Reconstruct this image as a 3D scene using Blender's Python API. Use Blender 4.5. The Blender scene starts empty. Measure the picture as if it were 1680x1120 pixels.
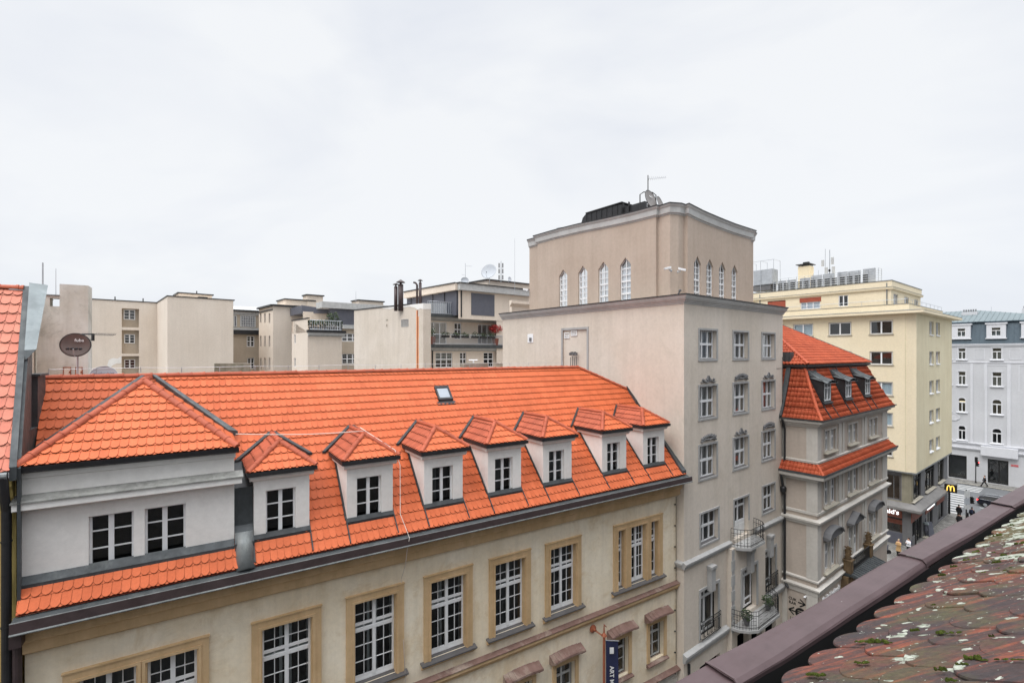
import bpy, bmesh, math, random
from mathutils import Vector, Matrix
random.seed(7)
R = random.random
def U(a, b): return a + (b - a) * random.random()
F = 793.0; CX = 840.0; CY = 580.0; H = 21.0
COL = bpy.context.scene.collection
ORG = {}          # world origin of every object

# ------------------------------------------------------------------ materials
def s2l(c):
    c /= 255.0
    return c / 12.92 if c <= .04045 else ((c + .055) / 1.055) ** 2.4
def rgb(r, g, b, k=1.0): return (s2l(r) * k, s2l(g) * k, s2l(b) * k, 1)
class NT:
    def __init__(s, name):
        s.m = bpy.data.materials.new(name); s.m.use_nodes = True
        s.t = s.m.node_tree; s.t.nodes.clear()
        s.out = s.n('ShaderNodeOutputMaterial')
        s.geo = s.n('ShaderNodeNewGeometry')
    def n(s, typ, **kw):
        x = s.t.nodes.new(typ)
        for k, v in kw.items(): setattr(x, k, v)
        return x
    def l(s, a, b): s.t.links.new(a, b)
    def noise(s, scale, detail=5, rough=.55, stretch=None, dist=0):
        x = s.n('ShaderNodeTexNoise'); x.inputs['Scale'].default_value = scale
        x.inputs['Detail'].default_value = detail; x.inputs['Roughness'].default_value = rough
        x.inputs['Distortion'].default_value = dist
        if stretch:
            mp = s.n('ShaderNodeMapping'); mp.inputs['Scale'].default_value = stretch
            s.l(s.geo.outputs['Position'], mp.inputs['Vector']); s.l(mp.outputs[0], x.inputs['Vector'])
        else: s.l(s.geo.outputs['Position'], x.inputs['Vector'])
        return x.outputs['Fac']
    def ramp(s, fac, stops):
        x = s.n('ShaderNodeValToRGB'); s.l(fac, x.inputs[0])
        e = x.color_ramp.elements
        while len(e) < len(stops): e.new(.5)
        for q, (p, c) in zip(e, stops):
            q.position = p; q.color = c if len(c) == 4 else (*c, 1)
        return x.outputs[0]
    def mix(s, a, b, fac, mode='MIX'):
        x = s.n('ShaderNodeMix', data_type='RGBA', blend_type=mode)
        for v, i in ((fac, 0), (a, 6), (b, 7)):
            if hasattr(v, 'default_value') and not isinstance(v, (int, float, tuple)): s.l(v, x.inputs[i])
            else: x.inputs[i].default_value = v
        return x.outputs[2]
    def math(s, op, a, b=0.0):
        x = s.n('ShaderNodeMath', operation=op)
        for v, i in ((a, 0), (b, 1)):
            if isinstance(v, (int, float)): x.inputs[i].default_value = v
            else: s.l(v, x.inputs[i])
        return x.outputs[0]
    def g(s, v): return (v, v, v, 1)
def bsdf(nt, col, rough=.85, metal=0, bump=None, bstr=.3, bdist=.02, spec=.5, coat=0):
    b = nt.n('ShaderNodeBsdfPrincipled')
    for k, v in (('Base Color', col), ('Roughness', rough)):
        if isinstance(v, (tuple, float, int)): b.inputs[k].default_value = v
        else: nt.l(v, b.inputs[k])
    b.inputs['Metallic'].default_value = metal
    b.inputs['Specular IOR Level'].default_value = spec
    if coat: b.inputs['Coat Weight'].default_value = coat; b.inputs['Coat Roughness'].default_value = .1
    if bump is not None:
        bp = nt.n('ShaderNodeBump'); bp.inputs['Strength'].default_value = bstr
        bp.inputs['Distance'].default_value = bdist
        nt.l(bump, bp.inputs['Height']); nt.l(bp.outputs[0], b.inputs['Normal'])
    nt.l(b.outputs[0], nt.out.inputs[0])
    return nt.m
def plain(name, c, rough=.7, metal=0, var=.12, scale=3, spec=.5, bumps=0):
    nt = NT(name)
    f = nt.noise(scale, 6)
    lo = tuple(x * (1 - var) for x in c[:3]) + (1,); hi = tuple(min(1, x * (1 + var)) for x in c[:3]) + (1,)
    col = nt.ramp(f, [(.3, lo), (.7, hi)])
    return bsdf(nt, col, rough, metal, nt.noise(scale * 12, 3) if bumps else None, bumps, spec=spec)
def plaster(name, c, c2, streak=.25, stain=None, bump=.15, big=.5, grime=.0):
    """plaster: broad colour drift, rain streaks running down, fine grain"""
    nt = NT(name)
    base = nt.mix(c, c2, nt.ramp(nt.noise(big, 6, .6), [(.35, nt.g(0)), (.68, nt.g(1))]))
    st = nt.ramp(nt.noise(1.0, 6, .65, (2.6, 2.6, .16)), [(.42, nt.g(0)), (.75, nt.g(1))])
    dk = tuple(x * .72 for x in c2[:3]) + (1,)
    base = nt.mix(base, dk, nt.math('MULTIPLY', st, streak))
    if stain:
        sp = nt.ramp(nt.noise(.9, 9, .72, None, .6), [(.52, nt.g(0)), (.66, nt.g(1))])
        base = nt.mix(base, stain, nt.math('MULTIPLY', sp, .55))
    pl = nt.ramp(nt.noise(6, 8, .7), [(.3, nt.g(.93)), (.7, nt.g(1.05))])
    base = nt.mix(base, pl, 1.0, 'MULTIPLY')
    return bsdf(nt, base, .92, 0, nt.noise(14, 6, .6), bump, .02, .25)
def tilemat(name, a, b, rough=.38, dirt=.25, spec=.5):
    nt = NT(name)
    r = nt.geo.outputs['Random Per Island']
    col = nt.ramp(r, [(0, a), (.5, tuple((x + y) / 2 for x, y in zip(a, b))), (1, b)])
    d = nt.ramp(nt.noise(.8, 7, .65), [(.4, nt.g(1)), (.75, nt.g(1 - dirt))])
    d2 = nt.ramp(nt.noise(18, 4), [(.3, nt.g(.93)), (.7, nt.g(1.06))])
    col = nt.mix(nt.mix(col, d, 1.0, 'MULTIPLY'), d2, 1.0, 'MULTIPLY')
    # fine lime run-off specks
    sp = nt.ramp(nt.noise(9, 3, .8, (1, 1, .35)), [(.74, nt.g(0)), (.8, nt.g(1))])
    col = nt.mix(col, (.62, .5, .42, 1), nt.math('MULTIPLY', sp, .35))
    return bsdf(nt, col, rough, 0, nt.noise(40, 3), .08, .01, spec)
def metalsheet(name, c, rough=.45, metal=.3, var=.3, patina=None):
    nt = NT(name)
    lo = tuple(x * (1 - var) for x in c[:3]) + (1,); hi = tuple(min(1, x * (1 + var)) for x in c[:3]) + (1,)
    col = nt.ramp(nt.noise(2.2, 8, .7), [(.3, lo), (.7, hi)])
    if patina:
        col = nt.mix(col, patina, nt.ramp(nt.noise(1.3, 9, .75, (2, 2, .4)), [(.5, nt.g(0)), (.72, nt.g(.6))]))
    rr = nt.ramp(nt.noise(5, 5), [(.3, nt.g(rough - .1)), (.7, nt.g(min(1, rough + .15)))])
    return bsdf(nt, col, rr, metal, nt.noise(3, 4), .1, .02)
def glassmat(name, tint=(.8, .85, .85, 1), refl=.12):
    nt = NT(name)
    tr = nt.n('ShaderNodeBsdfTransparent'); tr.inputs[0].default_value = tint
    gl = nt.n('ShaderNodeBsdfGlossy'); gl.inputs['Roughness'].default_value = .03
    bp = nt.n('ShaderNodeBump'); bp.inputs['Strength'].default_value = .12; bp.inputs['Distance'].default_value = .02
    nt.l(nt.noise(1.6, 2), bp.inputs['Height']); nt.l(bp.outputs[0], gl.inputs['Normal'])
    lw = nt.n('ShaderNodeFresnel'); lw.inputs[0].default_value = 1.5
    f = nt.math('ADD', nt.math('MULTIPLY', lw.outputs[0], .9), refl * .5)
    mx = nt.n('ShaderNodeMixShader'); nt.l(f, mx.inputs[0]); nt.l(tr.outputs[0], mx.inputs[1]); nt.l(gl.outputs[0], mx.inputs[2])
    nt.l(mx.outputs[0], nt.out.inputs[0]); return nt.m
def emit(name, c, s):
    nt = NT(name); e = nt.n('ShaderNodeEmission'); e.inputs[0].default_value = c; e.inputs[1].default_value = s
    nt.l(e.outputs[0], nt.out.inputs[0]); return nt.m
def curtainmat(name, c, c2):
    nt = NT(name)
    f = nt.noise(1, 4, .6, (9, 9, .35))
    return bsdf(nt, nt.ramp(f, [(.3, c), (.7, c2)]), .95)
def room(name, c):
    nt = NT(name)
    f = nt.noise(.9, 5, .6)
    hi = tuple(x * 2.2 for x in c[:3]) + (1,)
    return bsdf(nt, nt.ramp(f, [(.35, c), (.75, hi)]), .9, spec=.1)

M = {}
M['ochre'] = plaster('ochre_plaster', rgb(244, 233, 212), rgb(234, 218, 190), .4, rgb(212, 188, 150), .25, .55)
M['ochre_trim'] = plaster('ochre_trim', rgb(214, 184, 144), rgb(198, 167, 126), .5, None, .2, 1.1)
M['white_pl'] = plaster('white_dormer_plaster', rgb(236, 234, 230), rgb(226, 223, 218), .1, None, .06, .4)
M['beige'] = plaster('beige_plaster', rgb(216, 206, 194), rgb(206, 195, 181), .32, rgb(196, 186, 172), .08, .35)
M['beige2'] = plaster('court_beige_plaster', rgb(226, 214, 200), rgb(218, 205, 190), .2, None, .08, .25)
M['taupe'] = plaster('taupe_plaster', rgb(190, 174, 160), rgb(180, 163, 148), .3, None, .08, .35)
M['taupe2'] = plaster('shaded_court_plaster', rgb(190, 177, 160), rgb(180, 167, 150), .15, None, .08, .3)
M['greytrim'] = plaster('grey_stone_trim', rgb(176, 176, 175), rgb(162, 161, 159), .3, None, .1, .8); M['cornicegrey'] = plaster('grey_cornice', rgb(198, 198, 196), rgb(184, 183, 180), .25, None, .1, .8); M['bright'] = curtainmat('bright_blind', rgb(236, 238, 240), rgb(206, 212, 218))
M['yellow'] = plaster('yellow_plaster', rgb(236, 223, 195), rgb(229, 215, 185), .10, None, .05, .2)
M['yellow2'] = plaster('shaded_yellow_plaster', rgb(226, 216, 186), rgb(214, 202, 170), .3, None, .05, .2)  # yellow plaster toned down, street-side shade put into the colour
M['yellowleft'] = plaster('ochre_yellow_plaster', rgb(226, 204, 132), rgb(214, 190, 116), .25, None, .1, .5)
M['greywall'] = plaster('pale_grey_plaster', rgb(202, 203, 206), rgb(194, 195, 198), .1, None, .05, .3)
M['greytrimw'] = plaster('pale_grey_trim', rgb(214, 215, 219), rgb(206, 207, 211), .1, None, .05, .3)
M['shopwall'] = plaster('shop_wall_plaster', rgb(194, 182, 170), rgb(182, 169, 157), .3, None, .08, .4)
M['shoptrim'] = plaster('shop_trim_plaster', rgb(208, 204, 197), rgb(194, 189, 181), .3, None, .1, .6)
M['concrete'] = plaster('old_concrete', rgb(216, 218, 213), rgb(192, 188, 176), .5, rgb(128, 130, 122), .4, .45)
M['mossyconc'] = plaster('mossy_concrete', rgb(166, 160, 148), rgb(120, 116, 100), .7, rgb(88, 92, 60), .6, 1.2)
M['sandstone'] = plaster('sandstone', rgb(134, 112, 84), rgb(92, 77, 60), .6, rgb(52, 46, 38), .5, 3)
M['plinth'] = plaster('grey_stone_cladding', rgb(118, 118, 119), rgb(104, 104, 106), .3, None, .1, .8)
M['travertine'] = plaster('travertine', rgb(150, 145, 128), rgb(132, 127, 110), .5, None, .15, .8)
M['tile'] = tilemat('orange_clay_tile', rgb(195, 97, 58), rgb(207, 107, 67), .6, .2, .22); M['tile_edge_shade'] = plain('shaded_tile_edge', rgb(74, 36, 26), .95)  # tile edges coloured dark to draw the shadow line under each row
M['tile_pale'] = tilemat('sky_paled_clay_tile', rgb(196, 116, 96), rgb(208, 132, 110), .6, .2, .25)  # same clay tile made paler: sky reflection put into the colour
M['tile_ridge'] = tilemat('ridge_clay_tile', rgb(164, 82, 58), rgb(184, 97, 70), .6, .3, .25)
M['tile_red'] = tilemat('red_pantile', rgb(178, 82, 54), rgb(198, 100, 68), .6, .25, .25)
M['underlay'] = plain('tile_underlay', rgb(120, 46, 26), .9)
M['darkmetal'] = metalsheet('dark_zinc_flashing', rgb(70, 74, 76), .55, .25, .3, rgb(104, 108, 106))
M['zinc'] = metalsheet('weathered_zinc', rgb(118, 122, 122), .5, .35, .3, rgb(160, 164, 160))
M['ledge'] = metalsheet('streaked_zinc_ledge', rgb(132, 132, 128), .6, .2, .45, rgb(180, 180, 174))
M['palezinc'] = metalsheet('pale_zinc_panel', rgb(128, 136, 138), .6, .1, .2)
M['flash'] = metalsheet('near_black_flashing', rgb(52, 55, 57), .55, .2, .3)
M['brownmetal'] = metalsheet('brown_fascia_metal', rgb(70, 58, 58), .5, .2, .25)
M['blackmetal'] = metalsheet('black_metal', rgb(44, 44, 46), .5, .2, .3)
M['iron'] = plain('wrought_iron', rgb(52, 52, 52), .6, .3)
M['steel'] = metalsheet('galvanised_steel', rgb(178, 182, 186), .4, .5, .15)
M['rust'] = plain('rusty_iron', rgb(150, 84, 56), .9, 0, .4, 8)
M['bluegreyroof'] = metalsheet('blue_grey_roof_sheet', rgb(72, 86, 96), .5, .2, .12, rgb(84, 102, 110))
M['bluegreyroof2'] = metalsheet('pale_roof_sheet', rgb(106, 118, 121), .55, .1, .14)
M['panel'] = metalsheet('slate_grey_panel', rgb(92, 94, 104), .5, .1, .1)
M['fascia'] = plain('pale_grey_fascia', rgb(182, 183, 182), .7, spec=.2)
M['frame'] = plain('white_window_paint', rgb(232, 233, 234), .45, 0, .04)
M['framegrey'] = plain('weathered_window_paint', rgb(190, 192, 192), .6, 0, .15, 6)
M['doorwhite'] = plain('white_door', rgb(226, 226, 224), .5, 0, .05)
M['stonesill'] = plaster('grey_stone_sill', rgb(178, 172, 158), rgb(160, 154, 140), .2, None, .1, 1)
M['darksill'] = metalsheet('dark_sill_sheet', rgb(92, 90, 90), .6, .1, .2)
M['redhood'] = plaster('red_brown_hood_tiles', rgb(134, 108, 100), rgb(112, 88, 80), .5, rgb(176, 164, 150), .4, 3)
M['glass'] = glassmat('window_glass')
M['glassb'] = glassmat('bright_window_glass', (.9, .93, .95, 1), .5)
M['glassrail'] = glassmat('railing_glass', (.75, .82, .85, 1), .5)
M['room'] = room('dark_interior', (.012, .012, .013, 1))
M['warmroom'] = room('warm_interior', (.05, .03, .02, 1))
M['curtain'] = curtainmat('net_curtain', rgb(200, 202, 200), rgb(128, 134, 134))
M['curtaingrey'] = curtainmat('grey_curtain', rgb(96, 98, 98), rgb(62, 64, 66))
M['curtainblue'] = curtainmat('pale_blue_blind', rgb(196, 208, 220), rgb(182, 196, 208))
M['curtainred'] = curtainmat('red_curtain', rgb(190, 70, 80), rgb(150, 50, 60))
M['brownred'] = plain('red_brown_panel', rgb(156, 76, 54), .7, 0, .15)
M['asphalt'] = plain('asphalt', rgb(98, 100, 102), .85, 0, .18, 2, bumps=.2)
M['white_paint'] = plain('road_paint', rgb(192, 192, 190), .8, 0, .25, 3)
M['rubber'] = plain('rubber', rgb(28, 28, 30), .8)
M['carpaint'] = None
M['black_cloth'] = plain('black_cloth', rgb(30, 30, 34), .95, 0, .3, 12)
M['camel_cloth'] = plain('camel_cloth', rgb(186, 152, 108), .95, 0, .15, 12)
M['white_cloth'] = plain('white_cloth', rgb(220, 222, 226), .9, 0, .15, 12)
M['blue_cloth'] = plain('blue_cloth', rgb(40, 48, 72), .9, 0, .15, 12)
M['skin'] = plain('skin', rgb(206, 160, 136), .6, 0, .05)
M['hair'] = plain('hair', rgb(44, 34, 28), .8)
M['fairhair'] = plain('fair_hair', rgb(190, 170, 140), .8)
M['dishbrown'] = plain('brown_dish_paint', rgb(96, 84, 80), .45, 0, .12, 4)
M['dishwhite'] = plain('white_dish_paint', rgb(182, 187, 193), .6, 0, .06, 4, spec=.2)
M['dishgrey'] = plain('grey_dish_paint', rgb(140, 136, 134), .5, 0, .1, 4)
M['lit'] = emit('lit_sign_white', (1, 1, 1, 1), 1.4)
M['litgold'] = emit('lit_sign_gold', (1, .62, .12, 1), 1.6)
M['litred'] = emit('lit_red_lamp', (1, .06, .06, 1), 3.0)
M['lityellow'] = emit('lit_yellow_window', (.85, .8, .25, 1), .8)
M['litwarm'] = emit('lit_ceiling_lamp', (1, .8, .5, 1), 1.3)
M['black'] = plain('black_paint', rgb(20, 20, 20), .6)
M['navy'] = plain('navy_banner_cloth', rgb(34, 40, 74), .8, 0, .1)
M['text_white'] = plain('white_lettering', rgb(230, 230, 230), .6, 0, .02)
M['text_grey'] = plain('grey_lettering', rgb(110, 110, 124), .6, 0, .02)
M['copper'] = plain('copper_brown_pole', rgb(158, 92, 66), .5, .2, .2)
M['redsign'] = plain('red_sign', rgb(200, 40, 40), .5)
M['panelglass'] = plain('sky_lit_glass', rgb(150, 158, 166), .08, 0, .1, 2)
M['cable'] = plain('white_cable', rgb(226, 216, 206), .6)
M['brickred'] = plain('red_cladding', rgb(122, 70, 56), .7, 0, .12, 4)

M['canopy'] = plain('grey_canopy_sheet', rgb(116, 114, 112), .75, 0, .15, 1.5)
def weathered():
    nt = NT('weathered_clay_tile')
    r = nt.geo.outputs['Random Per Island']
    col = nt.ramp(r, [(0, rgb(66, 60, 60)), (.3, rgb(90, 66, 61)), (.5, rgb(112, 70, 60)), (.75, rgb(84, 66, 63)), (1, rgb(74, 68, 66))])
    dp = nt.n('ShaderNodeVectorMath', operation='DOT_PRODUCT'); nt.l(nt.geo.outputs['Position'], dp.inputs[0]); dp.inputs[1].default_value = (.8385, .545, 0)
    gr = nt.n('ShaderNodeMapRange'); nt.l(dp.outputs['Value'], gr.inputs[0]); gr.inputs[1].default_value = 2.2; gr.inputs[2].default_value = 4.6; gr = gr.outputs[0]
    f = nt.noise(5, 9, .7, None, .4)
    col = nt.mix(col, rgb(84, 64, 60), .45)
    rs = nt.n('ShaderNodeMapping'); rs.inputs['Rotation'].default_value = (0, 0, -2.147); rs.inputs['Scale'].default_value = (2.0, 16, 2); nt.l(nt.geo.outputs['Position'], rs.inputs['Vector'])
    sn = nt.n('ShaderNodeTexNoise'); sn.inputs['Scale'].default_value = 1.6; sn.inputs['Detail'].default_value = 8; sn.inputs['Roughness'].default_value = .65; nt.l(rs.outputs[0], sn.inputs['Vector'])
    col = nt.mix(col, rgb(168, 88, 62), nt.ramp(sn.outputs['Fac'], [(.5, nt.g(0)), (.64, nt.g(.75))]))
    col = nt.mix(col, rgb(60, 56, 58), nt.ramp(sn.outputs['Fac'], [(.3, nt.g(.8)), (.44, nt.g(0))]))
    f = nt.noise(3.2, 8, .7)
    col = nt.mix(col, rgb(66, 62, 64), nt.ramp(f, [(.44, nt.g(0)), (.6, nt.g(.8))]))
    # green-grey algae film, stronger farther along the eave
    f = nt.noise(2.3, 9, .75)
    col = nt.mix(col, rgb(92, 90, 62), nt.math('MULTIPLY', nt.ramp(nt.math('ADD', f, nt.math('MULTIPLY', gr, .14)), [(.52, nt.g(0)), (.68, nt.g(.85))]), 1))
    col = nt.mix(col, nt.ramp(nt.noise(60, 8, .8), [(.3, nt.g(.5)), (.7, nt.g(1.0))]), 1.0, 'MULTIPLY')
    # crustose lichen: pale round-ish rosettes
    mask = None
    for sc, thr, k, ns in ((8, .46, .5, 2.0), (22, .38, .56, 6.0), (60, .3, .62, 9)):
        mp = nt.n('ShaderNodeMapping'); mp.inputs['Scale'].default_value = (1, 1, 1)
        wob = nt.n('ShaderNodeTexNoise'); wob.inputs['Scale'].default_value = 22; wob.inputs['Detail'].default_value = 5
        nt.l(nt.geo.outputs['Position'], wob.inputs['Vector'])
        add = nt.n('ShaderNodeVectorMath', operation='MULTIPLY_ADD')
        nt.l(wob.outputs['Color'], add.inputs[0]); add.inputs[1].default_value = (.07, .07, .07); nt.l(nt.geo.outputs['Position'], add.inputs[2])
        v = nt.n('ShaderNodeTexVoronoi'); v.inputs['Scale'].default_value = sc; nt.l(add.outputs[0], v.inputs['Vector'])
        cell = nt.n('ShaderNodeSeparateColor'); nt.l(v.outputs['Color'], cell.inputs[0])
        rad = nt.math('MULTIPLY', nt.math('MAXIMUM', nt.math('SUBTRACT', cell.outputs[0], nt.math('SUBTRACT', k, nt.math('MULTIPLY', gr, .3))), 0), thr * 2.2)
        dd = nt.math('SUBTRACT', rad, v.outputs['Distance'])
        m = nt.n('ShaderNodeMapRange'); nt.l(dd, m.inputs[0]); m.inputs[1].default_value = 0; m.inputs[2].default_value = .03
        z = nt.ramp(nt.noise(.9, 3), [(.4, nt.g(.35 if sc < 20 else .5)), (.6, nt.g(1))])
        m2 = nt.math('MULTIPLY', m.outputs[0], nt.math('GREATER_THAN', z, .45))
        mask = m2 if mask is None else nt.math('MAXIMUM', mask, m2)
    lc = nt.ramp(nt.noise(45, 5), [(.35, rgb(112, 118, 104)), (.6, rgb(166, 170, 158))])
    col = nt.mix(col, lc, mask)
    hgt = nt.math('ADD', nt.math('MULTIPLY', nt.noise(55, 7, .75), .6), nt.math('MULTIPLY', mask, .25))
    return bsdf(nt, col, .9, 0, hgt, .7, .006, .3)
M['oldtile'] = weathered()
def capmat():
    nt = NT('painted_parapet_sheet')
    col = nt.ramp(nt.noise(3.5, 8, .7), [(.3, rgb(72, 57, 58)), (.7, rgb(86, 70, 72))])
    d = nt.ramp(nt.noise(3, 9, .8, (3, 3, 14)), [(.5, nt.g(1)), (.72, nt.g(.78))])
    col = nt.mix(col, d, 1, 'MULTIPLY')
    sp = nt.ramp(nt.noise(30, 2, .5), [(.77, nt.g(0)), (.8, nt.g(.6))])
    col = nt.mix(col, rgb(200, 196, 196), sp)
    return bsdf(nt, col, .5, .05, nt.noise(4, 3), .3, .01, .5)
M['cap'] = capmat()
def mossmat():
    nt = NT('moss')
    col = nt.ramp(nt.noise(35, 6, .7), [(.3, rgb(38, 42, 18)), (.55, rgb(72, 82, 32)), (.75, rgb(112, 118, 60))])
    return bsdf(nt, col, .95, 0, nt.noise(160, 4, .8), 1, .01, .1)
M['moss'] = mossmat()
def leafmat(name, a, b):
    nt = NT(name)
    return bsdf(nt, nt.ramp(nt.geo.outputs['Random Per Island'], [(0, a), (1, b)]), .8)
M['leaf'] = leafmat('green_leaf', rgb(40, 52, 36), rgb(76, 90, 58))
M['leafred'] = leafmat('red_leaf', rgb(140, 34, 36), rgb(180, 60, 50))
def paving():
    nt = NT('cobbled_pavement')
    br = nt.n('ShaderNodeTexBrick'); mp = nt.n('ShaderNodeMapping')
    mp.inputs['Rotation'].default_value = (0, 0, .9)
    nt.l(nt.geo.outputs['Position'], mp.inputs[0]); nt.l(mp.outputs[0], br.inputs['Vector'])
    br.inputs['Scale'].default_value = 1.6; br.inputs['Color1'].default_value = rgb(150, 148, 142)
    br.inputs['Color2'].default_value = rgb(120, 118, 114); br.inputs['Mortar'].default_value = rgb(88, 86, 84)
    br.inputs['Mortar Size'].default_value = .03
    col = nt.mix(br.outputs[0], nt.ramp(nt.noise(1.2, 7, .7), [(.4, nt.g(.7)), (.6, nt.g(1.15))]), 1, 'MULTIPLY')
    return bsdf(nt, col, .8, 0, br.outputs['Fac'], .3, .01)
M['paving'] = paving()
def carpaint():
    nt = NT('dark_car_paint'); return bsdf(nt, rgb(22, 25, 36), .3, .0, None, spec=.4, coat=.35)
M['carpaint'] = carpaint()

# ------------------------------------------------------------------ mesh helpers
class MB:
    def __init__(s): s.v = []; s.f = []; s.m = []
    def add(s, vs, fs, mi=0):
        k = len(s.v); s.v += [tuple(v) for v in vs]
        for f in fs: s.f.append(tuple(i + k for i in f)); s.m.append(mi)
    def hexa(s, p, mi=0):   # p: 8 points, bottom 4 then top 4
        s.add(p, [(0, 3, 2, 1), (4, 5, 6, 7), (0, 1, 5, 4), (1, 2, 6, 5), (2, 3, 7, 6), (3, 0, 4, 7)], mi)
    def box(s, x0, x1, y0, y1, z0, z1, mi=0):
        s.hexa([(x0, y0, z0), (x1, y0, z0), (x1, y1, z0), (x0, y1, z0), (x0, y0, z1), (x1, y0, z1), (x1, y1, z1), (x0, y1, z1)], mi)
    def quad(s, a, b, c, d, mi=0): s.add([a, b, c, d], [(0, 1, 2, 3)], mi)
    def poly(s, pts, mi=0): s.add(pts, [tuple(range(len(pts)))], mi)
    def prism(s, pts, vec, mi=0):   # extrude a polygon by a vector
        n = len(pts); v = Vector(vec); q = [Vector(p) + v for p in pts]
        s.add(list(pts) + q, [tuple(range(n))[::-1], tuple(range(n, 2 * n))] + [(i, (i + 1) % n, n + (i + 1) % n, n + i) for i in range(n)], mi)
    def tube(s, pts, r, n=8, mi=0, cap=True):
        pts = [Vector(p) for p in pts]; rs = r if isinstance(r, (list, tuple)) else [r] * len(pts)
        rings = []
        for i, p in enumerate(pts):
            d = (pts[min(i + 1, len(pts) - 1)] - pts[max(i - 1, 0)]).normalized()
            a = d.orthogonal().normalized() if abs(d.z) > .95 else d.cross(Vector((0, 0, 1))).normalized()
            if i and rings: 
                a0 = (rings[-1][0] - pts[i - 1]).normalized(); a = (a0 - d * a0.dot(d)).normalized()
            b = d.cross(a)
            rings.append([p + (a * math.cos(t) + b * math.sin(t)) * rs[i] for t in [2 * math.pi * k / n for k in range(n)]])
        vs = [v for ring in rings for v in ring]
        fs = [(i * n + k, i * n + (k + 1) % n, (i + 1) * n + (k + 1) % n, (i + 1) * n + k) for i in range(len(pts) - 1) for k in range(n)]
        if cap: fs += [tuple(range(n))[::-1], tuple(range((len(pts) - 1) * n, len(pts) * n))]
        s.add(vs, fs, mi)
    def lathe(s, c, prof, n=16, mi=0, axis=(0, 0, 1), sx=1.0):
        ax = Vector(axis).normalized(); a = ax.orthogonal().normalized(); b = ax.cross(a)
        if abs(ax.z) < .9: a = ax.cross(Vector((0, 0, 1))).normalized(); b = a.cross(ax).normalized()
        vs = [Vector(c) + ax * h + (a * math.cos(t) * sx + b * math.sin(t)) * r for r, h in prof for t in [2 * math.pi * k / n for k in range(n)]]
        m = len(prof)
        fs = [(i * n + k, i * n + (k + 1) % n, (i + 1) * n + (k + 1) % n, (i + 1) * n + k) for i in range(m - 1) for k in range(n)]
        s.add(vs, fs, mi)
    def build(s, name, mats, parent=None, smooth=False, recalc=True, bevel=0, clip=None):
        me = bpy.data.meshes.new(name); me.from_pydata(s.v, [], s.f)
        if not isinstance(mats, (list, tuple)): mats = [mats]
        for m in mats: me.materials.append(m)
        if len(mats) > 1: me.polygons.foreach_set('material_index', s.m)
        if recalc or clip:
            bm = bmesh.new(); bm.from_mesh(me)
            if clip:
                for co, no in clip:
                    g = bm.verts[:] + bm.edges[:] + bm.faces[:]
                    bmesh.ops.bisect_plane(bm, geom=g, plane_co=co, plane_no=no, clear_outer=True)
            if recalc: bmesh.ops.recalc_face_normals(bm, faces=bm.faces[:])
            bm.to_mesh(me); bm.free()
        if smooth: me.polygons.foreach_set('use_smooth', [True] * len(me.polygons))
        o = bpy.data.objects.new(name, me)
        link(o, me, parent)
        if bevel:
            b = o.modifiers.new('bevel', 'BEVEL'); b.width = bevel; b.segments = 2; b.limit_method = 'ANGLE'
        return o
def link(o, me, parent):
    xs = [v.co for v in me.vertices]
    if xs:
        c = Vector((sum(v.x for v in xs) / len(xs), sum(v.y for v in xs) / len(xs), min(v.z for v in xs)))
    else: c = Vector((0, 0, 0))
    me.transform(Matrix.Translation(-c)); COL.objects.link(o)
    ORG[o.name] = c
    if parent is not None:
        o.parent = parent; o.location = c - ORG[parent.name]
    else: o.location = c
def thing(name, label, cat, loc, group=None):
    o = bpy.data.objects.new(name, None); COL.objects.link(o); o.location = loc; o.empty_display_size = .3
    ORG[o.name] = Vector(loc); return tag(o, label, cat, group)
def tag(o, label, cat, group=None):
    o['label'] = label; o['category'] = cat
    if group: o['group'] = group
    return o
def kind(o, k): o['kind'] = k; return o
def text(body, name, mat, p, right, up, size, parent=None, ext=.01, align='CENTER', shear=0, off=0):
    cu = bpy.data.curves.new(name, 'FONT'); cu.body = body; cu.size = size; cu.extrude = ext; cu.offset = off
    cu.align_x = align; cu.align_y = 'CENTER'; cu.shear = shear; cu.materials.append(mat); cu.resolution_u = 3
    o = bpy.data.objects.new(name, cu); COL.objects.link(o)
    r = Vector(right).normalized(); u = Vector(up).normalized(); n = r.cross(u)
    mt = Matrix((r, u, n)).transposed().to_4x4()
    bpy.context.view_layer.update()
    me = bpy.data.meshes.new_from_object(o.evaluated_get(bpy.context.evaluated_depsgraph_get()))
    bpy.data.objects.remove(o); me.name = name; o = bpy.data.objects.new(name, me); COL.objects.link(o)
    o.rotation_euler = mt.to_euler(); ORG[o.name] = Vector(p)
    if parent is not None: o.parent = parent; o.location = Vector(p) - ORG[parent.name]
    else: o.location = Vector(p)
    return o
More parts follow.
